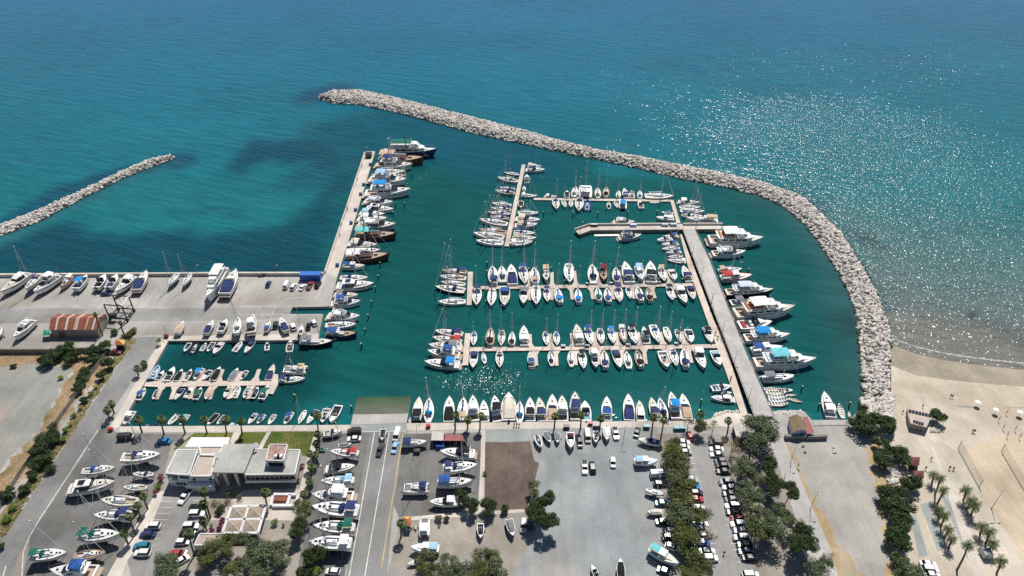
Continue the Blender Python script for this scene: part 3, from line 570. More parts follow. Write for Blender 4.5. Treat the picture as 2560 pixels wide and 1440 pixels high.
for side, (a0, b0) in (('rail', ((1740, 574), (1936, 1041))), ('rail', ((1706, 578), (1883, 1041)))):
    pts_ = [G(*P[k], 2.3) for k in ((1, 2, 3, 4, 5) if a0[0] == 1740 else (0, 9, 8, 7, 6))]
    for i in range(len(pts_) - 1):
        a_, b2 = pts_[i] - c_, pts_[i + 1] - c_; mb = MB(); mb.tube([a_ + Vector((0, 0, 1.05)), b2 + Vector((0, 0, 1.05))], .05, 5); mb.tube([a_ + Vector((0, 0, .55)), b2 + Vector((0, 0, .55))], .04, 5)
        kk = int((b2 - a_).length / 2.5)
        for j in range(kk): q = a_.lerp(b2, j / kk); mb.tube([q, q + Vector((0, 0, 1.05))], .05, 5)
        ob('railing', mb.mesh('railing'), STEEL, t_)
SHADEM = mat('painted_shade_fascia', (.012, .012, .012), .9, .2, 1)  # near-black: shade of the gap beside the pier painted onto its dark face
for ks in ((0, 9, 8, 7, 6), (1, 2, 3, 4, 5)):
    pts_ = [G(*P[k], 2.3) - c_ for k in ks]; inn = sum(pts_, Vector()) / 5; mb = MB()
    mb.loft([[Vector((p.x + (.25 if ks[0] == 0 else -.25), p.y, -1)), Vector((p.x + (.25 if ks[0] == 0 else -.25), p.y, 1.69))] for p in pts_], closed=False, cap0=False, cap1=False); ob('fascia', mb.mesh('fascia'), SHADEM, t_)
    if ks[0] == 0:
        for i in range(4):
            for j in range(7): p = pts_[i].lerp(pts_[i + 1], (j + .5) / 7); mb = MB(); mb.tube([(p.x - .12, p.y, 1.1), (p.x + .1, p.y, 1.1)], .5, 10); ob('tyre_fender', mb.mesh('tyre_fender'), RUBBER, t_)
# shallow water over the sunken part of the slipway
wp = [(893, 992), (1029, 991), (1021, 1036), (883, 1039)]
mb = MB(); mb.add([G(x, y, .012) for x, y in wp], [(0, 1, 2, 3)]); swm = mb.mesh('slip_shallows'); swm.materials.clear(); swm.materials.append(SEAM)
ca = swm.color_attributes.new('tint', 'FLOAT_COLOR', 'POINT')
for i, c9 in enumerate(((.05, .10, .055), (.05, .10, .055), (.16, .17, .13), (.16, .17, .13))): ca.data[i].color = (*c9, 1)
rf = swm.attributes.new('ruffle', 'FLOAT', 'POINT')
for i in range(4): rf.data[i].value = .1
tag(ob('slip_shallows', swm), kind='structure')
# concrete jetty with parapet
jt = L2(c2, [(388, 790), (575, 725), (2270, 712), (2275, 780), (1760, 785), (600, 795), (450, 850)])
t_, c_ = deck('jetty', jt, 1.9, 2.6, QUAY, 'pale concrete jetty with a parapet and a bent left end', 'jetty')
pw = [G(*q, 2.9) - c_ for q in L2(c2, [(395, 775), (578, 712), (1700, 704)])]
mb = MB(); mb.loft([[Vector((p.x, p.y - .35, 1.8)), Vector((p.x, p.y - .35, 2.9)), Vector((p.x, p.y + .35, 2.9)), Vector((p.x, p.y + .35, 1.8))] for p in pw]); ob('parapet', mb.mesh('parapet'), QUAY, t_)
pw = [G(*q, 2.9) - c_ for q in L2(c2, [(1780, 706), (2290, 704)])]
mb = MB(); mb.loft([[Vector((p.x, p.y - .35, 1.8)), Vector((p.x, p.y - .35, 2.9)), Vector((p.x, p.y + .35, 2.9)), Vector((p.x, p.y + .35, 1.8))] for p in pw]); ob('parapet', mb.mesh('parapet'), QUAY, t_)
deck('pontoon', L2(c2, [(640, 850), (960, 845), (975, 868), (650, 872)]), .5, .6, DECKW, 'small white floating platform moored under the concrete jetty')
deck('landing_stage', [(2034, 1051), (2122, 1050), (2122, 1062), (2034, 1064)], LAND + .2, .5, TIMB, 'grey plank landing stage right of the blue and white hut', 'landing')
# ------------------------------------------------------------------ boats: one prototype of ten metres per kind, scaled to each berth
class Form:
    def __init__(s, B, sw, tm, p, fs, fb, draft, ov=.35, q=2.0): s.B, s.sw, s.tm, s.p, s.fs, s.fb, s.d, s.ov, s.q = B, sw, tm, p, fs, fb, draft, ov, q
    def half(s, t):
        if t > s.tm: f = 1 - ((t - s.tm) / (1 - s.tm)) ** s.p
        else: f = 1 - (1 - s.sw) * ((s.tm - t) / s.tm) ** 2
        return max(.02, s.B / 2 * f)
    def z(s, t): return s.fs + (s.fb - s.fs) * t ** s.q
    def x(s, t): return -5 + 10 * t
TS = [0, .08, .2, .33, .46, .58, .7, .8, .88, .94, .98, 1]
def hull_top(F, name='hull'):
    mb = MB(); rings = []
    for t in TS:
        b_, z_, x_ = F.half(t), F.z(t), F.x(t); xo = -F.ov * t ** 3
        wl = [(x_ + xo, b_ * .80, -.25), (x_ + xo * .5, b_ * .93, z_ * .45), (x_, b_, z_)]
        rings.append([(p[0], -p[1], p[2]) for p in reversed(wl)] + wl)
    mb.loft(rings, closed=False, cap0=True, cap1=True); return mb.mesh(name, False)
def stripe_of(F, a_=.62, b2=.82):
    mb = MB()
    for sg in (-1, 1):
        r = []
        for t in TS[:-1]:
            b_, z_, x_ = F.half(t), F.z(t), F.x(t); xo = -F.ov * t ** 3; f_ = lambda k: (x_ + xo * .5 * (1 - (k - .45) / .55), sg * (b_ * (.93 + .07 * (k - .45) / .55) + .012), z_ * k); r.append([f_(a_), f_(b2)])
        mb.loft(r, closed=False, cap0=False, cap1=False)
    return ('stripe', mb.mesh('stripe'), 'stripe')
def hull_under(F):
    mb = MB(); rings = []
    for t in TS:
        b_, x_ = F.half(t), F.x(t); xo = -F.ov * t ** 3; k = 1 - max(0, t - .75) * 1.6
        wl = [(x_ + xo * 1.6, 0, -.25 - F.d * k), (x_ + xo * 1.3, b_ * .5, -.25 - F.d * .7 * k), (x_ + xo, b_ * .8, -.25)]
        rings.append([(p[0], -p[1], p[2]) for p in reversed(wl[1:])] + wl)
    mb.loft(rings, closed=False, cap0=True, cap1=True); return mb.mesh('hull_bottom', False)
def deck_of(F, ck=None, inset=.05):   # ck: cockpit (t0, t1, half width, depth)
    ts = sorted(set(TS + ([ck[0], ck[0] + .002, ck[1] - .002, ck[1]] if ck else []))); mb = MB(); rings = []
    for t in ts:
        b_ = max(.01, F.half(t) - inset); z_ = F.z(t) + .01; x_ = F.x(t); inn = ck and ck[0] + .001 < t < ck[1] - .001
        w_ = min(ck[2], b_ * .9) if ck else b_ * .5; zf_ = z_ - (ck[3] if inn else 0) + (0 if inn else .03)
        r = [(x_, b_, z_), (x_, w_, z_ + .02), (x_, w_ * .98, zf_), (x_, 0, zf_ + (0 if inn else .03))]
        rings.append([(p[0], -p[1], p[2]) for p in r[:3]] + [r[3]] + list(reversed(r[:3])))
    mb.loft(rings, closed=False, cap0=False, cap1=False); return mb.mesh('deck', False)
def floor_of(F, ck, m_=.05):
    mb = MB(); r = []
    for k in range(4):
        t = ck[0] + .01 + (ck[1] - ck[0] - .02) * k / 3; w_ = min(ck[2], F.half(t) * .85) - m_; z_ = F.z(t) - ck[3] + .035; r.append([(F.x(t), -w_, z_), (F.x(t), w_, z_)])
    mb.loft(r, closed=False, cap0=False, cap1=False); return mb.mesh('cockpit_floor')
def arch(mb, x, w_, z0, z1, r=.06, lean=.4): return mb.tube([(x, -w_, z0), (x - lean, -w_ * .92, z1 - .15), (x - lean, -w_ * .75, z1), (x - lean, w_ * .75, z1), (x - lean, w_ * .92, z1 - .15), (x, w_, z0)], r, 5)
def awning(x0, x1, w_, z, name='bimini', camber=.14, th=.05):
    mb = MB(); r = []
    for k in range(5):
        x = x0 + (x1 - x0) * k / 4; d = .07 * (1 - abs(k - 2) / 2)
        up = [(x, y * w_, z + camber * (1 - y * y) + d) for y in (-1, -.6, 0, .6, 1)]; r.append(up + [(p[0], p[1], p[2] - th) for p in reversed(up)])
    mb.loft(r); return mb.mesh(name)
def poles(x0, x1, w_, z0, z1, name='canopy_frame'):
    mb = MB()
    for x in (x0, x1):
        for y in (-w_, w_): mb.tube([((x0 + x1) / 2 * .25 + x * .75, y, z0), (x, y * .97, z1)], .03, 4)
    return mb.mesh(name)
def bx(name, *a, **k): mb = MB(); mb.box(*a, **k); return mb.mesh(name)
def cabm(name, secs): mb = MB(); mb.cab(secs); return mb.mesh(name)
def tubem(name, path, r, n=6, r1=None): mb = MB(); mb.tube(path, r, n, r1); return mb.mesh(name)
def windows(name, segs, wf, z0, z1, w_=None):   # strips on one side
    out = []
    for sgn in (-1, 1):
        mb = MB()
        for x0, x1 in segs:
            y0a, y1a, y0b, y1b = wf(x0, z0), wf(x0, z1), wf(x1, z0), wf(x1, z1); o = .012
            mb.add([(x0, sgn * (y0a + o), z0), (x1, sgn * (y0b + o), z0), (x1, sgn * (y1b + o), z1), (x0, sgn * (y1a + o), z1)], [(0, 1, 2, 3)])
        out.append((name, mb.mesh(name), 'glass'))
    return out
MH = 13.0
def mast_parts(x, h=MH, spr=2, boom=4.2, z0=1.2, fore=4.85, aft=-4.8):
    P = [('mast', tubem('mast', [(x, 0, z0 - .4), (x, 0, z0 + h * .7), (x, 0, z0 + h)], .105, 6, .07), 'alu', 'M')]
    for k in range(spr):
        z = z0 + h * ((.42, .70) if spr == 2 else (.52,))[k]; w_ = (1.15, .85)[k] if spr == 2 else 1.0
        P.append(('spreader', tubem('spreader', [(x - .2, -w_, z + .08), (x, 0, z), (x - .2, w_, z + .08)], .055, 4), 'alu', 'M'))
    P.append(('masthead', bx('masthead', x - .16, x + .2, -.1, .1, z0 + h, z0 + h + .16), 'white', 'M'))
    P.append(('furled_sail', tubem('furled_sail', [(fore, 0, 1.25), (x + .15, 0, z0 + h * .93)], .075, 5, .05), 'sail', 'M'))
    P.append(('backstay', tubem('backstay', [(aft, 0, 1.0), (x - .1, 0, z0 + h * .98)], .02, 3), 'alu', 'M'))
    for s_ in (-1, 1): P.append(('shroud', tubem('shroud', [(x - .25, s_ * 1.55, 1.05), (x - .2, s_ * 1.0, z0 + h * .42), (x, 0, z0 + h * .9)], .02, 3), 'alu', 'M'))
    P.append(('boom', tubem('boom', [(x - .1, 0, z0 + 1.15), (x - boom, 0, z0 + 1.2)], .08, 5), 'alu'))
    P.append(('sail_cover', tubem('sail_cover', [(x - .15, 0, z0 + 1.35), (x - boom * .5, 0, z0 + 1.33), (x - boom * .97, 0, z0 + 1.3)], .21, 6, .11), 'acc2'))
    return P
def p_sail(v=0):
    B_ = (3.3, 3.5, 3.15)[v]; F = Form(B_, (.62, .80, .45)[v], .42, 2.15, .95, 1.25, .55, .55); ck = (.07, .33, .8, .5); wf = lambda x, z: .98 * (1 - .35 * max(0, (x - .2) / 2.9)) - (z - 1.05) * .35
    P = [('hull', hull_top(F), 'hull'), ('deck', deck_of(F, ck), 'deck'), ('cockpit_floor', floor_of(F, ck), 'floor'),
         ('coachroof', cabm('coachroof', [(-1.75, 1.02, .92, 1.0, 1.52), (.2, 1.0, .84, 1.05, 1.55), (1.6, .78, .6, 1.08, 1.42), (2.9, .35, .2, 1.12, 1.2)]), 'white')]
    P += windows('cabin_window', [(-1.3, -.3), (-.1, .8), (1.0, 1.5)], wf, 1.15, 1.36)
    for x, z in ((.9, 1.5), (2.2, 1.32), (3.1, 1.25)): P.append(('hatch', bx('hatch', x - .28, x + .28, -.27, .27, z - .05, z + .07), 'glass'))
    P.append(('hatch', bx('hatch', -1.5, -.7, -.3, .3, 1.5, 1.6), 'floor2'))
    P += [('sprayhood', cabm('sprayhood', [(-2.0, 1.1, .85, 1.05, 2.0), (-1.5, 1.1, .8, 1.05, 2.0), (-.85, 1.0, .7, 1.1, 1.5)]), 'acc')]
    P += [('wheel', tubem('wheel', [(-3.6, .42 * math.cos(a_), 1.3 + .42 * math.sin(a_)) for a_ in [k * .7854 for k in range(9)]], .03, 4), 'alu')]
    P += [('pulpit', tubem('pulpit', [(3.9, -.75, 1.85), (4.9, 0, 1.95), (3.9, .75, 1.85)], .03, 4), 'alu'), ('pushpit', tubem('pushpit', [(-3.6, -1.35, 1.65), (-4.85, -1.0, 1.65), (-4.85, 1.0, 1.65), (-3.6, 1.35, 1.65)], .03, 4), 'alu')]
    if v != 2: P += [('bimini', awning(-4.5, -2.5, 1.15, 2.55), 'acc'), ('canopy_frame', poles(-4.4, -2.6, 1.12, 1.05, 2.55), 'alu')]
    P += mast_parts(.75) + [stripe_of(F)]
    P += [('hull_bottom', hull_under(F), 'under', 'H'), ('keel', cabm('keel', [(-1.1, .13, .1, -2.3, -.7), (.9, .13, .1, -2.3, -.7)]), 'under', 'H'), ('rudder', bx('rudder', -4.6, -4.1, -.06, .06, -1.9, -.3), 'under', 'H')]
    return P
def p_express(v=0):
    F = Form(3.35, .93, .38, 2.6, 1.15, 1.65, .65, .9, 1.6); ck = (.06, .40, 1.25, .6)
    P = [('hull', hull_top(F), 'hull'), ('deck', deck_of(F, ck), 'deck'), ('cockpit_floor', floor_of(F, ck), 'floor'),
         ('foredeck', cabm('foredeck', [(-.9, 1.25, 1.1, 1.2, 1.8), (.6, 1.2, .95, 1.25, 1.88), (2.2, .95, .65, 1.35, 1.85), (3.7, .4, .15, 1.5, 1.66)]), 'deck')]
    P.append(('windscreen', cabm('windscreen', [(-1.35, 1.35, 1.2, 1.25, 2.35), (-.75, 1.3, 1.05, 1.3, 2.3), (.35, 1.1, .8, 1.8, 1.92)]), 'glass'))
    P += [('hatch', bx('hatch', 1.6, 2.15, -.3, .3, 1.8, 1.9), 'glass'), ('hatch', bx('hatch', 2.7, 3.05, -.2, .2, 1.66, 1.78), 'glass')]
    P += [('seat', bx('seat', -4.2, -3.5, -1.05, 1.05, .6, 1.1), 'seat'), ('seat', bx('seat', -3.5, -1.9, .5, 1.05, .6, 1.05), 'seat'), ('helm_seat', bx('helm_seat', -1.95, -1.45, -1.0, -.2, .65, 1.35), 'seat')]
    P += [stripe_of(F, .7, .8), ('swim_platform', bx('swim_platform', -5.65, -5.02, -1.35, 1.35, .25, .4), 'teak')]
    if v == 0: P += [('bimini', awning(-3.6, -1.2, 1.35, 2.75, camber=.22), 'acc'), ('radar_arch', (lambda m_: arch(m_, -3.3, 1.5, 1.15, 2.75, .12).mesh('radar_arch'))(MB()), 'white'), ('canopy_frame', poles(-3.4, -1.4, 1.3, 1.2, 2.75), 'alu')]
    if v == 1: P += [('cockpit_cover', cabm('cockpit_cover', [(-4.6, 1.45, 1.1, 1.15, 1.5), (-3.2, 1.5, 1.1, 1.2, 2.0), (-1.3, 1.4, 1.12, 1.25, 2.38)]), 'acc')]
    if v == 2: P += [('hardtop', cabm('hardtop', [(-3.4, 1.25, 1.1, 2.5, 2.62), (-1.2, 1.2, 1.0, 2.5, 2.68), (-.1, .95, .75, 2.32, 2.42)]), 'white'), ('side_glass', cabm('side_glass', [(-2.6, 1.3, 1.2, 1.2, 2.5), (-.7, 1.22, 1.0, 1.3, 2.45)]), 'glass'), ('roof_hatch', bx('roof_hatch', -2.6, -1.2, -.75, .75, 2.64, 2.72), 'acc')]
    P += windows('hull_window', [(.2, 1.4), (1.7, 2.4)], lambda x, z: F.half((x + 5) / 10) * (.93 + .07 * (z - .6) / .8), .78, 1.0)
    P += [('bow_rail', tubem('bow_rail', [(1.6, -1.25, 2.1), (3.8, -.6, 2.25), (4.9, 0, 2.3), (3.8, .6, 2.25), (1.6, 1.25, 2.1)], .03, 4), 'alu')]
    P += [('hull_bottom', hull_under(F), 'under', 'H'), ('propeller', bx('propeller', -4.8, -4.4, -.15, .15, -1.1, -.4), 'alu', 'H')]
    return P
def p_fly(v=0):
    F = Form(3.3, .95, .4, 2.5, 1.2, 1.95, .7, .9, 1.5); ck = (.05, .25, 1.3, .55)
    P = [('hull', hull_top(F), 'hull'), ('deck', deck_of(F, ck), 'deck'), ('cockpit_floor', floor_of(F, ck), 'teak'),
         ('saloon', cabm('saloon', [(-2.6, 1.3, 1.2, 1.2, 2.5), (.2, 1.28, 1.1, 1.3, 2.5), (1.3, 1.15, .85, 1.4, 2.25), (2.4, .95, .55, 1.5, 1.75), (3.6, .4, .15, 1.75, 1.8)]), 'white')]
    P += windows('saloon_window', [(-2.2, -.9), (-.75, .6)], lambda x, z: 1.3 - (z - 1.25) * .12, 1.72, 2.25)
    P.append(('windscreen', cabm('windscreen', [(.75, 1.03, .98, 2.0, 2.42), (1.35, 1.02, .88, 1.9, 2.28), (2.1, .8, .7, 1.85, 1.95)]), 'glass'))
    P += [('flybridge', cabm('flybridge', [(-3.7, 1.35, 1.4, 2.5, 2.62), (-.6, 1.3, 1.36, 2.5, 2.64), (.7, 1.0, .95, 2.5, 2.62)]), 'white'), ('fly_coaming', (lambda m_: m_.tube([(-2.6, -1.22, 2.85), (-.4, -1.2, 2.9), (.5, -.75, 2.95), (.72, 0, 2.95), (.5, .75, 2.95), (-.4, 1.2, 2.9), (-2.6, 1.22, 2.85)], .16, 5).mesh('fly_coaming'))(MB()), 'white')]
    P += [('fly_seat', bx('fly_seat', -2.5, -1.9, -1.0, 1.0, 2.64, 3.0), 'seat'), ('fly_seat', bx('fly_seat', -.9, -.4, -.8, .1, 2.64, 3.15), 'seat'), ('fly_console', cabm('fly_console', [(-.2, .8, .7, 2.6, 3.1), (.35, .6, .5, 2.6, 2.95)]), 'grey')]
    P += [('radar_arch', (lambda m_: arch(m_, -2.6, 1.3, 2.6, 3.75, .12).mesh('radar_arch'))(MB()), 'white'), ('radar_dome', bx('radar_dome', -3.2, -2.8, -.22, .22, 3.78, 4.02, tx=.08, ty=.08), 'white')]
    if v == 0: P += [('bimini', awning(-2.9, -.2, 1.2, 4.05, camber=.2), 'acc'), ('canopy_frame', poles(-2.7, -.4, 1.15, 2.7, 4.05), 'alu')]
    P += [stripe_of(F, .5, .58), ('swim_platform', bx('swim_platform', -5.75, -5.02, -1.4, 1.4, .25, .42), 'teak'), ('hatch', bx('hatch', 3.0, 3.5, -.25, .25, 1.72, 1.9), 'glass'), ('sun_pad', bx('sun_pad', 2.3, 2.9, -.55, .55, 1.68, 1.88), 'seat')]
    P += windows('hull_window', [(-.6, .6), (1.0, 1.9), (2.3, 2.8)], lambda x, z: F.half((x + 5) / 10) * (.93 + .07 * (z - .75) / .85), .85, 1.1)
    P += [('bow_rail', tubem('bow_rail', [(.8, -1.5, 2.25), (3.6, -.85, 2.6), (4.95, 0, 2.7), (3.6, .85, 2.6), (.8, 1.5, 2.25)], .035, 4), 'alu')]
    P += [('hull_bottom', hull_under(F), 'under', 'H'), ('propeller', bx('propeller', -4.8, -4.4, -.15, .15, -1.1, -.4), 'alu', 'H')]
    return P
def outboard(x=-5.0, y=0, s_=1.0):
    mb = MB(); mb.box(x - .75 * s_, x - .1, y - .28 * s_, y + .28 * s_, .75, 1.5 + .25 * s_, tx=.12, ty=.06); mb.box(x - .5, x - .25, y - .1, y + .1, -.6, .75); return mb.mesh('outboard_motor')
def p_open(v=0):
    F = Form(3.9, .88, .40, 2.4, 1.25, 1.7, .6, .6, 1.8); ck = (.07, .80, 1.5, .75) if v != 3 else (.07, .5, 1.5, .7)
    P = [('hull', hull_top(F), 'hull'), ('deck', deck_of(F, ck), 'deck'), ('cockpit_floor', floor_of(F, ck), 'floor')]
    if v == 0: P += [('console', cabm('console', [(-.9, .6, .5, .5, 1.9), (.1, .6, .45, .5, 1.7)]), 'white'), ('windscreen', cabm('windscreen', [(-.55, .5, .45, 1.75, 2.4), (-.1, .5, .4, 1.7, 2.0)]), 'glass'), ('seat', bx('seat', -2.4, -1.5, -.7, .7, .5, 1.3), 'seat2'), ('bow_cushion', cabm('bow_cushion', [(1.0, 1.15, 1.1, .55, 1.05), (2.6, .6, .5, .6, 1.1)]), 'acc')]
    if v == 1: P += [('boat_cover', cabm('boat_cover', [(-4.5, 1.6, 1.2, 1.25, 1.55), (-2, 1.75, .9, 1.3, 2.2), (.5, 1.7, .8, 1.35, 2.25), (2.7, .95, .4, 1.5, 1.8)]), 'acc')]
    if v == 2: P += [('console', cabm('console', [(-.9, .6, .5, .5, 1.9), (.1, .6, .45, .5, 1.7)]), 'white'), ('seat', bx('seat', -2.6, -1.7, -.8, .8, .5, 1.3), 'seat'), ('bimini', awning(-2.9, .4, 1.5, 3.2, camber=.25), 'acc'), ('canopy_frame', poles(-2.7, .2, 1.5, 1.2, 3.2), 'alu')]
    if v == 3: P += [('cuddy', cabm('cuddy', [(-.1, 1.5, 1.2, 1.3, 2.3), (1.5, 1.2, .8, 1.4, 2.2), (3.4, .4, .2, 1.6, 1.75)]), 'white'), ('windscreen', cabm('windscreen', [(-.5, 1.45, 1.25, 1.6, 2.9), (.1, 1.3, 1.1, 1.9, 2.8), (.8, 1.05, .9, 2.2, 2.3)]), 'glass'), ('seat', bx('seat', -3.9, -3.0, -1.2, 1.2, .6, 1.3), 'acc'), ('seat', bx('seat', -1.7, -1.0, -1.1, -.3, .6, 1.6), 'seat'), ('seat', bx('seat', -1.7, -1.0, .3, 1.1, .6, 1.6), 'seat')]
    P += [stripe_of(F, .6, .85), ('outboard_motor', outboard(), 'motor'), ('hull_bottom', hull_under(F), 'under', 'H')]
    return P
def p_rib():
    F = Form(3.4, .9, .45, 2.6, .7, 1.2, .5, .5, 2); P = [('hull', hull_top(F), 'hull')]
    pts = [(-5.1, -1.55, 1.0)] + [(F.x(t), -F.half(t) * .97, F.z(t) + .35) for t in (.1, .3, .5, .7, .84, .93)] + [(4.85, 0, 1.65)] + [(F.x(t), F.half(t) * .97, F.z(t) + .35) for t in (.93, .84, .7, .5, .3, .1)] + [(-5.1, 1.55, 1.0)]
    P += [('tube', tubem('tube', pts, .48, 7), 'acc'), ('cockpit_floor', floor_of(Form(2.6, .95, .45, 2.4, .85, 1.0, .5), (.02, .9, 1.2, .05)), 'floor'), ('console', cabm('console', [(-1.0, .6, .5, .8, 2.2), (0, .6, .4, .8, 1.9)]), 'white'), ('seat', bx('seat', -2.8, -1.8, -.7, .7, .8, 1.7), 'seat2'), ('outboard_motor', outboard(-4.9), 'motor'), ('hull_bottom', hull_under(F), 'under', 'H')]
    return P
def p_cat(v=0):
    P = []
    Fh = Form(1.35, .75, .45, 2.0, 1.25, 1.6, .5, .4, 1.5)
    for y in (-2.1, 2.1):
        m_ = hull_top(Fh); 
        for q in m_.vertices: q.co.y += y
        P.append(('hull', m_, 'hull'))
        d = deck_of(Fh)
        for q in d.vertices: q.co.y += y
        P.append(('deck', d, 'deck'))
        u_ = hull_under(Fh)
        for q in u_.vertices: q.co.y += y
        P.append(('hull_bottom', u_, 'under', 'H'))
    P += [('bridge_deck', bx('bridge_deck', -4.6, 1.6, -2.1, 2.1, .95, 1.36), 'deck'), ('cabin', cabm('cabin', [(-1.9, 2.0, 1.8, 1.36, 2.5), (.3, 1.8, 1.5, 1.36, 2.5), (1.5, 1.3, .9, 1.36, 1.9)]), 'white'),
          ('cabin_window', cabm('cabin_window', [(-.9, 1.96, 1.87, 1.72, 2.2), (.35, 1.8, 1.66, 1.72, 2.2), (1.32, 1.36, 1.18, 1.7, 1.98)]), 'glass'), ('trampoline', bx('trampoline', 1.62, 4.0, -1.6, 1.6, 1.28, 1.32), 'grey'), ('crossbeam', tubem('crossbeam', [(4.05, -2.1, 1.4), (4.05, 2.1, 1.4)], .12, 5), 'alu'), ('cockpit_floor', bx('cockpit_floor', -4.4, -2.0, -1.6, 1.6, 1.36, 1.4), 'floor'), ('seat', bx('seat', -4.5, -3.8, -1.6, 1.6, 1.4, 1.8), 'seat')]
    if v == 0: P += [('hardtop', awning(-4.3, -1.6, 1.7, 3.2, 'hardtop'), 'acc')] + mast_parts(.6, 13, 2, 4.4, 2.2, 4.0, -4.2)
    else: P += [('bimini', awning(-4.2, .2, 1.8, 3.6), 'acc'), ('canopy_frame', poles(-4, 0, 1.7, 1.4, 3.6), 'alu')]
    return P
def p_wood(v=0):
    F = Form(2.9, .72, .45, 2.2, 1.15, 1.9, .7, .5, 2.2)
    P = [('hull', hull_top(F), 'hull'), ('bulwark', (lambda m_: m_.tube([(F.x(t), -F.half(t), F.z(t) + .05) for t in TS] + [(F.x(t), F.half(t), F.z(t) + .05) for t in reversed(TS[:-1])], .09, 5).mesh('bulwark'))(MB()), 'trim'), ('deck', deck_of(F), 'wdeck')]
    P += [('deckhouse', cabm('deckhouse', [(-2.8, 1.0, .92, 1.15, 1.95), (.6, .95, .85, 1.2, 1.9), (.9, .9, .8, 1.2, 1.85)]), 'house')] + windows('deckhouse_window', [(-2.5, -1.7), (-1.5, -.7), (-.5, .3)], lambda x, z: 1.0 - (z - 1.15) * .1, 1.45, 1.75)
    P += [('skylight', bx('skylight', 1.5, 2.3, -.35, .35, 1.3, 1.6), 'glass'), ('bowsprit', tubem('bowsprit', [(4.4, 0, 1.95), (6.1, 0, 2.4)], .1, 5, .06), 'trim'), ('awning', awning(-4.6, -1.4, 1.25, 2.9, 'awning'), 'acc'), ('canopy_frame', poles(-4.4, -1.6, 1.2, 1.2, 2.9), 'alu')]
    P += [('mast', tubem('mast', [(1.2, 0, 1.0), (1.2, 0, 11.0)], .12, 6, .08), 'trim', 'M'), ('forestay', tubem('forestay', [(6.0, 0, 2.4), (1.3, 0, 10.6)], .035, 4), 'alu', 'M'), ('boom', tubem('boom', [(1.1, 0, 2.4), (-1.9, 0, 2.5)], .16, 6), 'acc2')]
    if v == 1: P += [('mizzen_mast', tubem('mizzen_mast', [(-2.6, 0, 1.0), (-2.6, 0, 8.6)], .11, 6, .07), 'trim', 'M')]
    if v == 2: P += [('cabin_top', cabm('cabin_top', [(-3.6, 1.1, 1.0, 1.9, 2.6), (-.9, 1.05, .95, 1.9, 2.6), (-.6, .9, .8, 1.9, 2.5)]), 'white')]
    P += [('hull_bottom', hull_under(F), 'under', 'H')]
    return P
def p_ship(v=0):   # excursion boats, about twenty metres
    F = Form(2.45, .93, .4, 2.5, 1.1, 1.6, .5, .9, 1.6); ck = (.04, .16, 1.0, .4)
    P = [('hull', hull_top(F), 'hull'), ('deck', deck_of(F, ck), 'deck'), ('aft_deck', floor_of(F, ck), 'teak'), ('main_cabin', cabm('main_cabin', [(-3.2, 1.0, .98, 1.15, 2.05), (1.6, 1.0, .96, 1.2, 2.05), (2.6, .75, .6, 1.25, 1.95)]), 'white')]
    for seg in ((-2.9, -1.9), (-1.7, -.7), (-.5, .5), (.7, 1.5)): P += windows('cabin_window', [seg], lambda x, z: 1.0 - (z - 1.15) * .03, 1.5, 1.82)
    P += [('upper_deck', bx('upper_deck', -3.7, 1.7, -1.12, 1.12, 2.05, 2.13), 'deck'), ('bulwark', (lambda m_: m_.tube([(-3.6, -1.08, 2.42), (1.5, -1.08, 2.42), (1.7, 0, 2.45), (1.5, 1.08, 2.42), (-3.6, 1.08, 2.42)], .06, 4).mesh('bulwark'))(MB()), 'white'), ('wheelhouse', cabm('wheelhouse', [(.2, .9, .85, 2.13, 2.8), (1.2, .85, .75, 2.13, 2.8), (1.7, .7, .55, 2.13, 2.3)]), 'white'), ('windscreen', cabm('windscreen', [(1.05, .87, .82, 2.38, 2.7), (1.42, .8, .68, 2.36, 2.6)]), 'glass')]
    for k in range(4): P.append(('bench', bx('bench', -3.3 + k * .75, -3.0 + k * .75, -.85, .85, 2.13, 2.36), 'seat3'))
    P += [('canopy', awning(-2.6 if v == 0 else -3.5, .15, 1.05, 3.05, 'canopy', .08), 'acc'), ('canopy_frame', poles(-2.5, .1, 1.0, 2.13, 3.05), 'alu'), ('foredeck', cabm('foredeck', [(2.4, .8, .5, 1.3, 1.7), (3.6, .45, .2, 1.4, 1.6)]), 'deck'), ('bow_rail', tubem('bow_rail', [(1.5, -1.05, 1.95), (3.8, -.6, 2.05), (4.95, 0, 2.15), (3.8, .6, 2.05), (1.5, 1.05, 1.95)], .03, 4), 'alu'), ('radar_mast', tubem('radar_mast', [(.5, 0, 2.8), (.2, 0, 4.0)], .06, 5, .03), 'white'), ('swim_platform', bx('swim_platform', -5.5, -5.02, -1.0, 1.0, .3, .4), 'teak')]
    if v == 1: P = [q for q in P if q[0] not in ('bench',)]
    P += windows('porthole', [(1.9, 2.1), (2.5, 2.7), (.6, .8)], lambda x, z: F.half((x + 5) / 10) * .95, .75, .92)
    P += [('hull_bottom', hull_under(F), 'under', 'H')]
    return P
def p_row():
    F = Form(2.9, .6, .48, 2.0, .9, 1.3, .4, .4, 2.2); ck = (.08, .88, 1.05, .55)
    P = [('hull', hull_top(F), 'hull'), ('deck', deck_of(F, ck), 'deck'), ('cockpit_floor', floor_of(F, ck), 'floor')]
    for x in (-3.2, -1.7, -.2, 1.3, 2.7): P.append(('thwart', bx('thwart', x - .22, x + .22, -F.half((x + 5) / 10) * .85, F.half((x + 5) / 10) * .85, .86, .95), 'seat'))
    return P + [('hull_bottom', hull_under(F), 'under', 'H')]
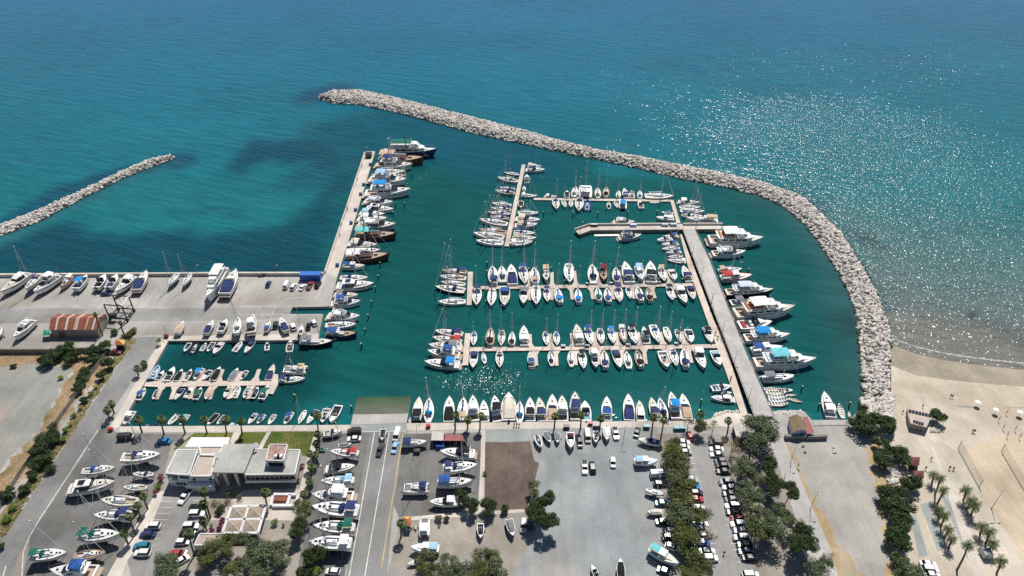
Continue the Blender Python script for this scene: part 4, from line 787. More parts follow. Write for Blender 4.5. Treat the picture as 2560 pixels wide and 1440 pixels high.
def p_fish():
    F = Form(3.5, .8, .42, 2.2, 1.2, 1.9, .6, .6, 1.9); ck = (.06, .36, 1.2, .6)
    return [('hull', hull_top(F), 'hull'), ('rub_rail', (lambda m_: m_.tube([(F.x(t), -F.half(t), F.z(t)) for t in TS] + [(F.x(t), F.half(t), F.z(t)) for t in reversed(TS[:-1])], .1, 5).mesh('rub_rail'))(MB()), 'acc'), ('deck', deck_of(F, ck), 'deck'), ('cockpit_floor', floor_of(F, ck), 'floor'),
            ('wheelhouse', cabm('wheelhouse', [(-1.2, 1.1, 1.0, 1.2, 2.9), (.4, 1.05, .95, 1.3, 2.9), (.8, 1.0, .8, 1.3, 2.2)]), 'white'), ('windscreen', cabm('windscreen', [(.3, 1.0, .96, 2.25, 2.72), (.62, .96, .88, 2.22, 2.6)]), 'glass')] + windows('side_window', [(-.9, .1)], lambda x, z: 1.1 - (z - 1.2) * .06, 2.1, 2.6) + [('roof', bx('roof', -1.5, .6, -1.15, 1.15, 2.9, 3.0), 'white'), ('fore_cabin', cabm('fore_cabin', [(.8, 1.0, .85, 1.35, 1.95), (2.8, .5, .35, 1.5, 1.85)]), 'deck'), ('awning', awning(-4.5, -1.6, 1.3, 2.9, 'awning'), 'acc'), ('canopy_frame', poles(-4.3, -1.7, 1.25, 1.2, 2.9), 'alu'), ('mast', tubem('mast', [(-.4, 0, 3.0), (-.4, 0, 5.2)], .06, 5, .04), 'white'), ('hull_bottom', hull_under(F), 'under', 'H')]
def p_jet():
    F = Form(3.6, .85, .4, 2.0, 1.1, 1.5, .4, .4)
    return [('hull', hull_top(F), 'hull'), ('deck', deck_of(F), 'acc'), ('seat', cabm('seat', [(-4, .6, .5, 1.1, 2.0), (-.5, .7, .5, 1.2, 2.4), (.8, .5, .4, 1.3, 2.6)]), 'motor'), ('handlebar', tubem('handlebar', [(.9, -1.1, 3.1), (1.1, 0, 3.0), (.9, 1.1, 3.1)], .12, 5), 'motor'), ('hood', cabm('hood', [(.8, .9, .6, 1.3, 2.6), (3.6, .5, .2, 1.5, 1.8)]), 'acc')]
PROTO = {}
MK = {'S': lambda: p_sail(0), 'Z': lambda: p_sail(1), 's': lambda: p_sail(2), 'M': lambda: p_express(0), 'm': lambda: p_express(1), 'H': lambda: p_express(2), 'F': lambda: p_fly(0), 'f': lambda: p_fly(1),
      'O': lambda: p_open(0), 'o': lambda: p_open(1), 'b': lambda: p_open(2), 'c': lambda: p_open(3), 'R': p_rib, 'C': lambda: p_cat(0), 'D': lambda: p_cat(1), 'W': lambda: p_wood(0), 'K': lambda: p_wood(1), 'w': lambda: p_wood(2), 'E': lambda: p_ship(0), 'e': lambda: p_ship(1), 'r': p_row, 'P': p_fish, 'J': p_jet}
NAME = {'S': 'sailboat', 'Z': 'sailboat', 's': 'sailboat', 'M': 'motor_cruiser', 'm': 'motor_cruiser', 'H': 'motor_cruiser', 'F': 'flybridge_yacht', 'f': 'flybridge_yacht', 'O': 'open_motorboat', 'o': 'covered_motorboat', 'b': 'open_motorboat', 'c': 'cuddy_boat', 'R': 'inflatable_boat', 'C': 'sailing_catamaran', 'D': 'motor_catamaran', 'W': 'wooden_yacht', 'K': 'wooden_ketch', 'w': 'wooden_motorboat', 'E': 'excursion_boat', 'e': 'excursion_boat', 'r': 'rowing_boat', 'P': 'fishing_boat', 'J': 'jet_ski'}
NOUN = {'S': 'sailboat', 'Z': 'broad-sterned sailboat', 's': 'small sailboat', 'M': 'motor cruiser', 'm': 'motor cruiser', 'H': 'hardtop cruiser', 'F': 'flybridge yacht', 'f': 'flybridge yacht', 'O': 'open boat', 'o': 'motorboat', 'b': 'open boat', 'c': 'cuddy boat', 'R': 'inflatable boat', 'C': 'catamaran', 'D': 'motor catamaran', 'W': 'wooden yacht', 'K': 'two-masted yacht', 'w': 'wooden cabin boat', 'E': 'excursion boat', 'e': 'excursion boat', 'r': 'rowing boat', 'P': 'fishing boat', 'J': 'jet ski'}
ACCN = {'S': 'canopy', 'Z': 'canopy', 's': 'sprayhood', 'M': 'canopy', 'm': 'cockpit cover', 'H': 'roof panel', 'F': 'canopy', 'f': '', 'O': 'cushions', 'o': 'cover', 'b': 'canopy', 'c': 'seats', 'R': 'tubes', 'C': 'top', 'D': 'canopy', 'W': 'awning', 'K': 'awning', 'w': 'awning', 'E': 'canopy', 'e': 'canopy', 'r': '', 'P': 'trim', 'J': 'top'}
CC = {'n': 'navy', 'b': 'blue', 'B': 'bright', 'k': 'black', 'g': 'green', 't': 'tan', 'w': 'white', 'r': 'red', 'm': 'maroon', 'q': 'turquoise', 'y': 'grey', 'l': 'lightblue', 'o': 'brown', 'c': 'cream', 'p': 'pink', 'e': 'paleblue', 's': 'silver'}
CW = dict(CC, B='bright blue', l='light blue', e='pale blue', o='brown', c='cream', p='pink', s='silver')
def mats_for(acc, hull, rnd, kind):
    a_ = cloth(CC[acc]); h_ = paint(CC[hull]); wood = hull in 'o' or kind in 'WKw'
    return {'hull': h_ if hull != 'o' else WOOD, 'stripe': rnd.choice((None, paint('navy'), paint('navy'), paint('blue'), paint('red'), paint('black'), paint('green'), None)), 'deck': rnd.choice((DECKW, DECKW, DECKW, DECKW, DECKW, DECKW, DECKC, DECKC, DECKW, TEAK if kind in 'SZ' else DECKW)), 'white': paint('white'), 'glass': GLASS, 'acc': a_, 'acc2': cloth(rnd.choice(('white', 'navy', 'paleblue', 'white'))) if acc in 'wtyc' else a_, 'alu': ALU, 'sail': cloth('white'),
            'floor': rnd.choice((NONSKID, TEAK, DECKW)) if kind not in 'OcbR' else rnd.choice((NONSKID, cloth('charcoal'), NONSKID)), 'floor2': NONSKID, 'teak': TEAK, 'wdeck': TEAK if hull in 'opn' else DECKW, 'seat': rnd.choice((cloth('cream'), cloth('white'), cloth('paleblue'))), 'seat2': rnd.choice((cloth('black'), cloth('cream'), cloth('grey'))), 'seat3': cloth('orange') if acc in 'wp' else cloth('paleblue'), 'grey': cloth('grey'), 'motor': rnd.choice((paint('black'), paint('black'), paint('silver'))), 'trim': WOOD if hull in 'opnc' else ALU, 'house': WOOD if hull == 'o' and kind != 'w' else paint('white'), 'under': ANTIR if rnd.random() < .25 else ANTIF}
BOATS = []
def boat(kind, acc, hull, bow, stern, label, group, land=0, mast=None, wid=1.0, lift=0.0):
    if kind not in PROTO: PROTO[kind] = MK[kind]()
    nm = NAME[kind]
    if land and not lift:
        L0 = (G(*bow, LAND + 3) - G(*stern, LAND + 3)).length / 10; h0 = L0 if L0 < 1.2 else 1.2 + (L0 - 1.2) * .7
        lift = 2.3 * h0 + .12 if kind in 'SZs' else (L0 * 1.15 * .8 + .45 if kind in 'OobcRrJ' else .95 * h0 + .3)
    zb = 0 if not land else LAND + lift
    B_, S_ = G(*bow, zb + 1.1), G(*stern, zb + 1.1)
    L_ = (B_ - S_).length
    if kind in 'Ee': B_, S_ = G(*bow, zb + 2.0), G(*stern, zb + 2.0); L_ = (B_ - S_).length
    s_ = L_ / 10; ang = math.atan2(B_.y - S_.y, B_.x - S_.x); c_ = (B_ + S_) / 2
    rnd = random.Random(int(bow[0] * 7 + bow[1] * 13)); mt = mats_for(acc, hull, rnd, kind)
    hz = s_ if s_ < 1.2 else 1.2 + (s_ - 1.2) * .7
    if kind in 'OobcRrJ': hz = s_ * 1.15; wid *= 1.08
    if kind in 'Ee': hz = s_ * 1.0
    r = thing(nm, (c_.x, c_.y, zb), label, {'J': 'jet ski'}.get(kind, 'boat'), ang, (s_, s_ * wid, hz), group)
    mk = 1.0
    if mast:
        mb_ = r.location + Vector((math.cos(ang), math.sin(ang), 0)) * .7 * s_ + Vector((0, 0, 1.2 * hz)); hh = height_to(mb_, mast[1]); base = MH if kind in 'SZsC' else 10
        mk = max(.5, min(1.7, hh / (base * hz)))
    elif kind in 'SZsC': mk = rnd.uniform(.92, 1.12)
    for q in PROTO[kind]:
        fl = q[3] if len(q) > 3 else ''
        if fl == 'H' and not land: continue
        if q[0] == 'stripe' and (mt['stripe'] is None): continue
        if acc == 'w' and q[0] in ('bimini', 'canopy_frame', 'sprayhood', 'sail_cover') and kind in 'SZs' and rnd.random() < .75 and q[0] != 'sail_cover': continue
        if q[0] == 'bimini' and kind in 'SZ' and rnd.random() < .3: continue
        if q[0] in ('spreader', 'masthead'): ob(q[0], q[1], mt[q[2]], mast_o); continue
        o = ob(q[0], q[1], mt[q[2]], r)
        if q[0] == 'mast': mast_o = o
        if fl == 'M' and mk != 1: o.scale.z = mk; o.location.z = .8 * (1 - mk)
    BOATS.append((r, L_, s_, ang, zb, kind)); return r
CRADLE = {}
def supports(r, L_, s_, ang, zb, kind, label, group):
    lift = zb - LAND
    if kind in 'OobcRrJ' or L_ < 7.5:
        key = 'trailer'
        if key not in CRADLE:
            mb = MB(); mb.tube([(-3.5, -.8, 0), (-3.5, .8, 0)], .07, 4); mb.tube([(-3.5, -.8, 0), (2, -.6, 0), (5.6, 0, .05)], .07, 4); mb.tube([(-3.5, .8, 0), (2, .6, 0), (5.6, 0, .05)], .07, 4); mb.tube([(-1.6, -1.2, -.05), (-1.6, 1.2, -.05)], .07, 4); mb.tube([(4.9, 0, 0), (4.9, 0, 1.0)], .06, 4); CRADLE['tf'] = mb.mesh('frame')
            mb = MB(); mb.tube([(0, -.12, 0), (0, .12, 0)], .32, 10); CRADLE[key] = mb.mesh('wheel')
        t_ = thing('boat_trailer', (r.location.x, r.location.y, LAND), label, 'trailer', ang, (s_, 1, 1), group)
        ob('frame', CRADLE['tf'], STEEL, t_, (0, 0, .5))
        for y in (-1.25, 1.25): ob('wheel', CRADLE[key], RUBBER, t_, (-1.6, y, .33), 0, (1 / s_, 1, 1))
    else:
        t_ = thing('boat_stand', (r.location.x, r.location.y, LAND), label, 'stand', ang, None, group)
        half = L_ * .16
        for x in (-.3, 0, .26):
            for y in (-1, 1):
                mb = MB(); w_ = half * (.75 if x > .2 else 1); mb.tube([(L_ * x, y * (w_ + .75), 0), (L_ * x, y * w_ * .72, lift - .15)], .07, 4); mb.box(L_ * x - .2, L_ * x + .2, y * w_ * .72 - .12, y * w_ * .72 + .12, lift - .2, lift - .1); ob('prop', mb.mesh('prop'), STEEL, t_)
        for x in (-.12, .08): ob('keel_block', bx('keel_block', L_ * x - .25, L_ * x + .25, -.5, .5, 0, max(.12, lift - (2.3 * r.scale.z if kind in 'SZs' else 1.0 * r.scale.z))), WOOD, t_)
def row(f_, data, where, frm, group, land=0):
    lines = [x for x in data.strip().split('\n') if x.strip()]; out = []
    for i, ln in enumerate(lines):
        look = None
        if '|' in ln: ln, look = ln.split('|')
        a_ = ln.split(); kind, acc = a_[0], a_[1]; num = [float(v) for v in a_[2:6]]; opt = dict(v.split('=') for v in a_[6:])
        hull = opt.get('h', 'w'); mast = f_(*[float(v) for v in opt['m'].split(',')]) if 'm' in opt else None
        if look is None:
            look = (CW[hull] + (' ' if hull == 'w' else '-hulled ')) + NOUN[kind]
            if acc != 'w' and acc != hull and ACCN[kind]: look += ' with ' + CW[acc] + ' ' + ACCN[kind]
        lab = f'{look.strip()}, {ORD[i]} {frm} {where}' if len(lines) > 1 else look.strip() + ' ' + where
        lift = float(opt.get('z', 0))
        r = boat(kind, acc, hull, f_(num[0], num[1]), f_(num[2], num[3]), lab, group, land, mast, float(opt.get('w', 1)), lift)
        if land and kind != 'J': supports(*BOATS[-1], f'{"trailer" if (kind in "OobcRr" or BOATS[-1][1] < 7.5) else "steel props"} under the {ORD[i]} boat {frm} {where}' if len(lines) > 1 else 'trailer under ' + look.strip() + ' ' + where, 'supports under boats ashore')
        out.append(r)
    return out
# ------------------------------------------------------------------ berths: kind, accent colour, bow x y, stern x y on the survey, extras
kA = cr(800, 320, 4); kB = cr(0, 600, 4.5); kC = cr(420, 600, 4); kU = cr(1740, 720, 4); kV = cr(1680, 480, 5.1425); kT = cr(980, 950, 5.82); kS = cr(1400, 950, 5.565); kX = cr(740, 1040, 3.6); kY = cr(1180, 1040, 3.6)
row(kA, '''e g 1175 252 640 252 h=n w=.9|navy-hulled cruise ship with green deck canopy
K t 1045 338 590 322 h=o m=848,75|brown wooden gulet with tan awning
F n 930 395 570 372
s w 860 440 560 440
S c 870 490 515 482
F l 870 545 497 525
F B 915 650 455 668 w=.9|large white yacht with bright blue canopy
f w 735 762 445 742
H k 740 825 465 803
M l 650 872 400 853
M w 675 915 380 917
f w 765 990 380 985
K q 770 1088 355 1080 h=o w=.95|brown wooden gulet with turquoise awning
M c 575 1182 285 1162
s w 610 1225 280 1240
K w 700 1292 255 1312 h=o|brown wooden ketch with white awning and maroon cover
P b 455 1385 228 1385''', 'along left mole', 'from seaward end', 'boats moored off the left mole')
row(kC, '''S n 2005 380 1718 377 m=1850,90
H n 2065 452 1692 465
M y 1905 556 1665 546
F b 1930 627 1632 642
f w 1925 782 1600 765
S w 1890 846 1572 852 m=1735,690
w b 1895 950 1582 942 h=n|navy-hulled wooden boat with white skylight cabin
K y 1655 1030 1322 1026 h=k|black-hulled white-decked ketch''', 'between mole and inner basin', 'from far end', 'boats moored at the root of the left mole')
row(kB, '''H w 12 603 325 378 w=.95
S n 285 555 450 382 m=305,75
F w 388 605 665 405
K w 682 540 812 402 h=p m=715,248|pinkish wooden two-masted boat
b B 985 400 852 550
c k 1190 392 1082 540
c n 1325 392 1217 540
M w 1297 595 1508 412
m n 1660 358 1528 565
S w 1892 500 2000 368 m=1857,140
S w 2058 500 2140 372 m=2013,165''', 'ashore against sea wall', 'from left', 'boats ashore on the upper hardstanding', 1)
row(kC, '''e w 392 595 562 285 w=.85|long white ship-like motor yacht
m n 690 312 565 545''', 'on the hardstanding near parked cars', 'from left', 'boats ashore on the upper hardstanding', 1)
row(kC, '''o t 155 812 88 928
m n 455 797 373 932
c k 590 792 517 913
S w 705 767 682 928 m=642,572
F w 855 752 832 928
P b 1025 802 978 902
m n 1125 777 1182 905
s y 1330 832 1326 940 h=y m=1297,682''', 'ashore above inner basin quay', 'from left', 'boats ashore above the inner basin', 1)
row(kB, '''f n 160 1112 372 905
s w 14 965 -40 1085''', 'ashore left of the rusty shed', 'from right', 'boats ashore by the rusty shed', 1)
row(kX, '''O n 770 212 785 108 z=1.0|white sport boat with navy cockpit''', 'being towed down the launch road', '', 'boats on trailers', 1)
row(c7, '''O l 778 228 828 138 h=l
R k 905 132 850 235
O t 990 137 940 213
O n 1002 228 1062 133
c w 1062 253 1143 138
R w 1335 132 1260 222
m n 1362 243 1448 123
O k 1580 132 1578 208
O t 1810 117 1796 228''', 'along top quay of inner basin', 'from left', 'small boats in the inner basin')
row(c7, '''R l 530 367 458 488
c k 580 407 510 500
c k 685 377 600 512
o k 760 397 690 508
O k 850 397 775 508
b B 872 503 948 388
c n 957 503 1033 402
o k 1130 377 1050 508
o y 1300 387 1225 503
O k 1322 498 1383 407
m n 1650 352 1590 498
C t 1725 402 1965 400 w=.8 m=1795,230
S n 1955 487 1702 500 m=1790,300''', 'above inner basin pontoon', 'from left', 'small boats in the inner basin')
row(c7, '''b b 400 577 328 692
O k 470 688 525 592
m n 682 693 763 578
c w 860 567 788 668
b g 945 572 883 688
o t 982 693 1043 573
c t 1162 673 1223 568
R w 1310 562 1258 672
O k 1352 678 1408 572
O n 1495 567 1433 678 h=n
b g 1600 552 1524 688''', 'below inner basin pontoon', 'from left', 'small boats in the inner basin')
row(c7, '''b w 187 938 283 803
R w 622 933 713 833
b q 732 938 813 833
o k 1002 937 1098 823
O k 1092 928 1173 838
b e 1305 932 1207 936 h=m
c y 1397 928 1473 823
b b 1482 923 1553 833
O w 1592 933 1653 833
b b 1747 933 1818 813
s w 1882 928 1953 788 m=1855,650
m n 1967 928 2063 788
O k 2112 923 2163 778 h=q
O w 2197 923 2278 750''', 'along lower quay of inner basin', 'from left', 'small boats in the inner basin')
row(c7, '''J k 460 945 395 930
J b 500 945 440 925
J n 540 935 475 922
J y 470 925 410 945''', 'rafted in inner basin corner', 'from left', 'jet skis in the inner basin')
row(c1, '''S w 1128 258 1322 283 h=y m=1205,-30
S t 1042 327 1308 375 m=1106,182
S n 1072 452 1273 470 m=1145,38
S n 1008 492 1268 528 m=1040,370
Z w 972 652 1223 688
S n 957 715 1223 745 m=938,505
s y 922 775 1213 790 h=k
S n 947 822 1193 850 m=1035,560
S w 812 870 1178 933 m=865,682
S t 807 1000 1168 1040
Z w 732 1047 1133 1108
Z w 767 1142 1123 1172''', 'left of receding pontoon', 'from far end', 'yachts on the receding pontoon')
row(c1, '''C w 1623 187 1432 178 w=.7 m=1550,-60
M n 1660 232 1413 230
M n 1425 292 1425 392
s w 1390 427 1390 498
S w 1563 556 1352 553 m=1475,330
O n 1348 718 1350 628
S w 1583 782 1307 774 m=1465,630
M c 1603 885 1282 862
M t 1568 937 1272 945
S b 1538 1045 1257 1020
S t 1553 1107 1237 1100
Z w 1508 1150 1212 1178''', 'right of receding pontoon', 'from far end', 'yachts on the receding pontoon')
row(c2, '''M w 170 360 8 352
c k 295 292 292 378
S w 410 237 377 368 m=410,38
C w 532 232 527 378 w=1.05 m=545,-60
s w 688 252 690 383 m=718,5
S m 800 242 790 368 m=828,-30
S w 960 282 946 378 m=970,85
M n 1025 267 1055 383
b y 1120 292 1130 378
S l 1230 282 1226 383 h=l m=1248,95
Z w 1663 366 1288 360 m=1560,10''', 'above breakwater-side pontoon', 'from left', 'boats on the pontoon nearest the breakwater')
row(c2, '''S b 165 533 142 385 m=172,150
s w 275 503 242 398
s w 345 498 345 403
S n 445 558 457 380 m=482,110
R b 560 422 552 533
s n 830 422 830 513 m=848,200
s w 945 503 907 418
D B 1005 398 1010 518 w=.75
c y 1220 422 1250 512
r w 1498 427 1358 426''', 'below breakwater-side pontoon', 'from left', 'boats on the pontoon nearest the breakwater')
row(c2, '''M w 1993 450 1718 432
S w 2008 500 1732 500 m=1947,180
S w 2060 556 1742 545 m=1978,262
S n 2030 611 1762 600
w t 1800 668 2225 690 w=.8|long boat with tan awning''', 'off short sloping pontoon, right side', 'from far end', 'boats off the short sloping pontoon')
row(c2, '''b b 1502 562 1653 575
P w 1432 637 1663 652''', 'off short sloping pontoon, left side', 'from far end', 'boats off the short sloping pontoon')
row(c2, '''f w 1163 700 888 690|white flybridge yacht lying behind the concrete jetty parapet''', 'in the harbour', '', None)
row(c2, '''F n 1248 872 952 900|white motor yacht with dark windows lying below the concrete jetty''', 'in the harbour', '', None)
row(c2, '''M b 1512 882 1718 862
c w 1442 930 1638 902
M b 1503 980 1718 960
s w 1503 1030 1738 1015
M b 1562 1080 1753 1062
s t 1582 1130 1778 1115 m=1640,700
Z w 1577 1168 1818 1195 m=1600,890''', 'off walkway left of pier', 'from far end', 'boats off the walkway beside the pier')
row(c3, '''S n 412 612 812 640 m=548,125
S t 377 707 802 740 m=507,235
S w 392 797 788 838 m=470,385
Z n 302 877 783 942 h=k m=440,190
S w 342 1117 797 1110 m=485,560''', 'left of middle cross-head', 'from far end', 'yachts on the cross-heads')
row(c3, '''S n 1220 543 1250 848 m=1222,165
Z y 1370 543 1388 798 m=1355,195
m n 1520 543 1545 846
S b 1745 838 1702 553 m=1728,208
S t 1890 563 1910 843 m=1903,170
w t 2085 803 2075 573 h=c
S w 2460 823 2441 513 m=2490,140''', 'above middle finger pontoon', 'from left', 'boats above the middle finger pontoon')
row(c4, '''S n 510 393 540 697 m=530,18
W m 705 673 685 433 h=o m=738,182
S n 890 438 915 688 m=932,118
M n 1030 373 1115 688
P l 1310 663 1250 423
M k 1440 368 1460 688
S t 1675 663 1610 433 m=1690,200
c w 1840 653 1780 473
M n 1965 428 2070 668''', 'above middle pontoon, right half', 'from its left', 'boats above the middle finger pontoon')
row(c3, '''S n 965 1183 985 893 m=957,540
S w 1200 1193 1225 913 m=1215,560
m b 1415 1203 1425 893
M y 1720 1163 1730 903
S w 1925 1173 1915 865 m=1928,560
S n 2105 1118 2090 893 m=2100,520
S B 2245 883 2310 1138 m=2285,515''', 'below middle finger pontoon', 'from left', 'boats below the middle finger pontoon')
row(c4, '''S B 285 773 300 1008 m=320,420
S g 600 753 625 978 m=640,380
S b 745 763 780 998 m=812,390
Z n 965 998 920 743
s n 1130 938 1085 743
S n 1235 733 1300 983
S k 1395 763 1450 983
S k 1810 968 1735 738
M w 2020 1028 1890 763
m n 2140 963 2080 733''', 'below middle pontoon, right half', 'from its left', 'boats below the middle finger pontoon')
row(c5, '''S n 292 427 752 480 m=455,0
S r 258 532 732 608 m=430,90
M y 198 672 732 700
F b 183 777 697 830 w=.95
M B 133 942 697 980''', 'left of near cross-head', 'from far end', 'yachts on the cross-heads')
row(c5, '''s b 918 663 930 433 m=918,280
S k 1195 373 1180 673 m=1190,0
s y 1360 673 1378 413 m=1358,30
S k 1540 433 1530 668 m=1543,145
M w 1722 363 1735 668
s b 2095 658 2065 433 m=2088,235
s B 2260 663 2240 433 m=2270,160''', 'above near finger pontoon', 'from left', 'boats above the near finger pontoon')
row(c6, '''M w 235 253 290 538
S b 460 538 395 278 m=462,42
S n 610 528 580 293 m=618,22
S B 785 518 730 288 m=790,32
S w 945 508 890 268 m=957,22
S k 1110 528 1030 263 m=1125,-10
F k 1210 288 1265 518
Z b 1445 508 1345 243 m=1468,-20
S w 1605 498 1535 273 m=1620,55
s n 1770 498 1690 303 m=1765,170
c n 1915 513 1860 313
M k 2210 513 2120 283''', 'above near pontoon, right half', 'from its left', 'boats above the near finger pontoon')
row(c5, '''m n 908 1033 935 753
s w 1070 757 1100 933 m=1060,530
S n 1340 1023 1335 743 m=1330,420
M b 1820 763 1855 998
s n 2140 748 2175 978
s w 2465 743 2490 993''', 'below near finger pontoon', 'from left', 'boats below the near finger pontoon')
row(c6, '''S k 350 888 315 628
F w 530 883 480 623
S n 640 608 660 878 m=655,440
m n 880 883 800 613
S w 960 623 1010 873
S k 1110 603 1185 863 m=1160,330
O t 1565 883 1480 633
s n 1700 853 1630 583
S n 1795 583 1830 873 m=1830,330
M w 2100 898 1990 593
c l 2330 848 2235 623''', 'below near pontoon, right half', 'from its left', 'boats below the near finger pontoon')
row(kT, '''r w 262 517 260 618
P k 400 263 360 598 h=k|dark-trimmed white cabin boat with black covers
s B 540 253 530 618 m=500,-30
m k 838 253 825 613
S t 1040 248 1025 613 m=1010,-50
F w 1175 248 1195 603
M w 1330 303 1350 608
F k 1490 253 1545 613
o c 1698 213 1700 608
s B 1860 303 1855 613 m=1850,95
M k 2005 268 2015 603
M n 2135 268 2190 603
m t 2330 228 2335 608
F w 2470 253 2490 608''', 'along lower quay', 'from slipway', 'boats along the lower quay')
row(kS, '''F n 205 193 220 563
c q 345 303 365 578
M b 648 243 650 568
m n 945 213 965 568
H w 1100 293 1130 573
M n 1265 253 1340 553
s n 1380 243 1470 558 m=1475,95
F B 1535 193 1620 543
m t 1695 208 1775 553''', 'along lower quay, right half', 'from its left', 'boats along the lower quay')
row(kS, '''c b 2385 85 2107 115
M b 2400 162 2250 155
H w 2092 242 2430 268''', 'off walkway foot', 'from far end', 'boats off the walkway beside the pier')
row(kV, '''E w 1170 625 470 625 w=1.25|huge white excursion yacht with orange seats
f w 945 792 515 803 w=.95
S t 905 987 592 1012 m=835,690
P r 1025 1092 622 1112
E e 1305 1275 690 1292 h=k w=.95|dark-hulled houseboat with pale blue roofs''', 'right of wide pier', 'from far end', 'excursion boats right of the pier')
row(kU, '''b y 560 132 342 150
E w 985 213 383 262 w=1.1|two-deck white excursion yacht
c r 755 362 422 387
E B 940 472 485 495 w=1.05
P b 865 603 552 628
E q 1200 732 582 752
W y 985 897 662 907
b l 645 770 590 805
b l 680 880 628 878''', 'right of pier, near half', 'from far end', 'excursion boats right of the pier')
row(kU, '''r w 848 1000 680 1000
r w 905 1040 702 1036
r w 920 1078 722 1076
r c 930 1110 727 1108
r w 930 1150 722 1150
c r 973 1015 855 1006
r n 1008 1056 912 1055 h=n
r t 1065 1130 932 1092''', 'beside pier foot', 'from far end', 'rowing boats beside the pier foot')
row(kU, '''M w 1275 1048 1350 1298
r w 1430 1148 1475 1293
r y 1535 1217 1545 1283 h=y''', 'below breakwater root', 'from left', 'boats by the landing stage')
row(e, '''Z n 1530 290 1150 312 m=1255,-10
S b 1098 412 773 442 m=790,95
H k 1103 560 655 622 w=.95
s n 1245 462 1448 466 m=1160,250
s w 1160 590 1388 592
S w 948 717 1303 732 m=930,250
S n 882 862 1238 852 m=800,545
S g 1143 1042 738 1057 m=840,640
Z g 638 1217 283 1242 m=300,920
S w 1000 1212 693 1242 m=720,930
F b 482 1402 918 1402''', 'in lower left boatyard', 'from far end', 'boats ashore in the lower left yard', 1)
row(kX, '''c y 412 132 245 155
o y 500 242 378 256
S r 302 312 563 330 m=320,60
M k 538 452 268 477
S l 218 582 523 572 m=350,300
F w 143 722 518 732
Z n 138 817 562 850 m=245,450
S g 152 987 528 1000 m=215,680
Z w 108 1132 498 1142 m=190,830''', 'left of launch road', 'from far end', 'boats ashore left of the launch road', 1)
row(kX, '''K n 1188 232 953 242 m=1068,70|white ketch with navy cover
M k 1293 325 1608 342
Z n 1638 437 1323 465 m=1475,150
K b 1598 592 1273 602 w=1.0|white two-masted boat with blue stern cover
C n 950 650 1193 640 w=.8 m=1025,430
M w 1198 772 1458 767
D w 1160 905 1152 1068 w=.95
r w 1075 942 1076 1000
P l 1028 1182 1288 1187
m y 998 1322 1130 1292''', 'right of launch road', 'from far end', 'boats ashore right of the launch road', 1)
row(kY, '''R w 620 273 582 172
o y 705 233 662 132 h=y
o y 770 233 771 142 h=y
c m 890 288 885 142
O k 1115 233 1115 132
o w 1215 213 1212 92
m n 1492 205 1690 235
P l 1675 402 1463 400 w=1.1
s w 1740 698 1567 648
o c 1578 857 1713 850
P q 1862 1338 1598 1182''', 'around gravel yard', 'from tilled plot', 'boats ashore around the gravel yard', 1)
row(kY, '''O k 78 1093 76 957
o y 370 1078 332 922 h=y
c k 1076 1328 1132 1445
o k 1335 1278 1345 1445''', 'in near yards', 'from left', 'boats on trailers in the near yards', 1)
row(kX, '''J q 270 285 205 282''', 'standing under palms beside the launch yard', '', 'boats on trailers', 1)
# ------------------------------------------------------------------ buildings
WHITEW = mat('white_render', (.78, .78, .77), .85, .08, .4, coord='World')
GREYR = mat('grey_felt_roof', srgb(172, 172, 165), .95, .1, .15, coord='World', c3=srgb(158, 156, 149))
BEIGER = mat('beige_screed_roof', srgb(186, 172, 160), .95, .1, .2, coord='World')
RUST = mat('rusty_iron_roof', srgb(122, 66, 50), .9, .3, .6, c2=srgb(150, 88, 66)); PALEI = mat('new_iron_roof', srgb(190, 184, 178), .8, .1, .6); OCHI = mat('ochre_iron_roof', srgb(186, 160, 124), .85, .15, .6)
SHEDW = mat('shed_render', srgb(158, 150, 140), .9, .15, .3, coord='World')
REDR = mat('red_sheet_roof', srgb(150, 92, 88), .8, .15, .5); MAROR = mat('maroon_tile_roof', srgb(112, 66, 66), .85, .2, .7); BROWNR = mat('brown_tile_roof', srgb(128, 108, 84), .9, .2, .9)
PINKP = mat('pink_paving', srgb(186, 150, 140), .9, .15, .4, coord='World'); BLUEP = mat('blue_paint', (.05, .13, .40), .7, .1, 1)
GRIT = mat('gravel_panel', srgb(140, 124, 106), .95, .3, 2.0, c2=srgb(166, 150, 130)); FABR = mat('white_fabric', (.82, .82, .80), .8, .05, .4)
POT = mat('speckled_roof', srgb(198, 182, 172), .9, .3, 1.2, coord='World', c2=srgb(150, 92, 78))
def v0(p, c_): return Vector((p.x - c_.x, p.y - c_.y, p.z - c_.z))
def flat(t_, c_, name, px, z1, z0, m_, inset=0):
    P = [v0(G(x, y, z1), c_) for x, y in px]; n_ = len(P)
    if inset: q = sum(P, Vector()) / n_; P = [p + (q - p).normalized() * inset for p in P]
    mb = MB(); mb.add([(p.x, p.y, z0 - c_.z) for p in P] + [(p.x, p.y, z1 - c_.z) for p in P], [tuple(range(n_, 2 * n_)), tuple(reversed(range(n_)))] + [(i, (i + 1) % n_, (i + 1) % n_ + n_, i + n_) for i in range(n_)])
    return ob(name, mb.mesh(name), m_, t_)
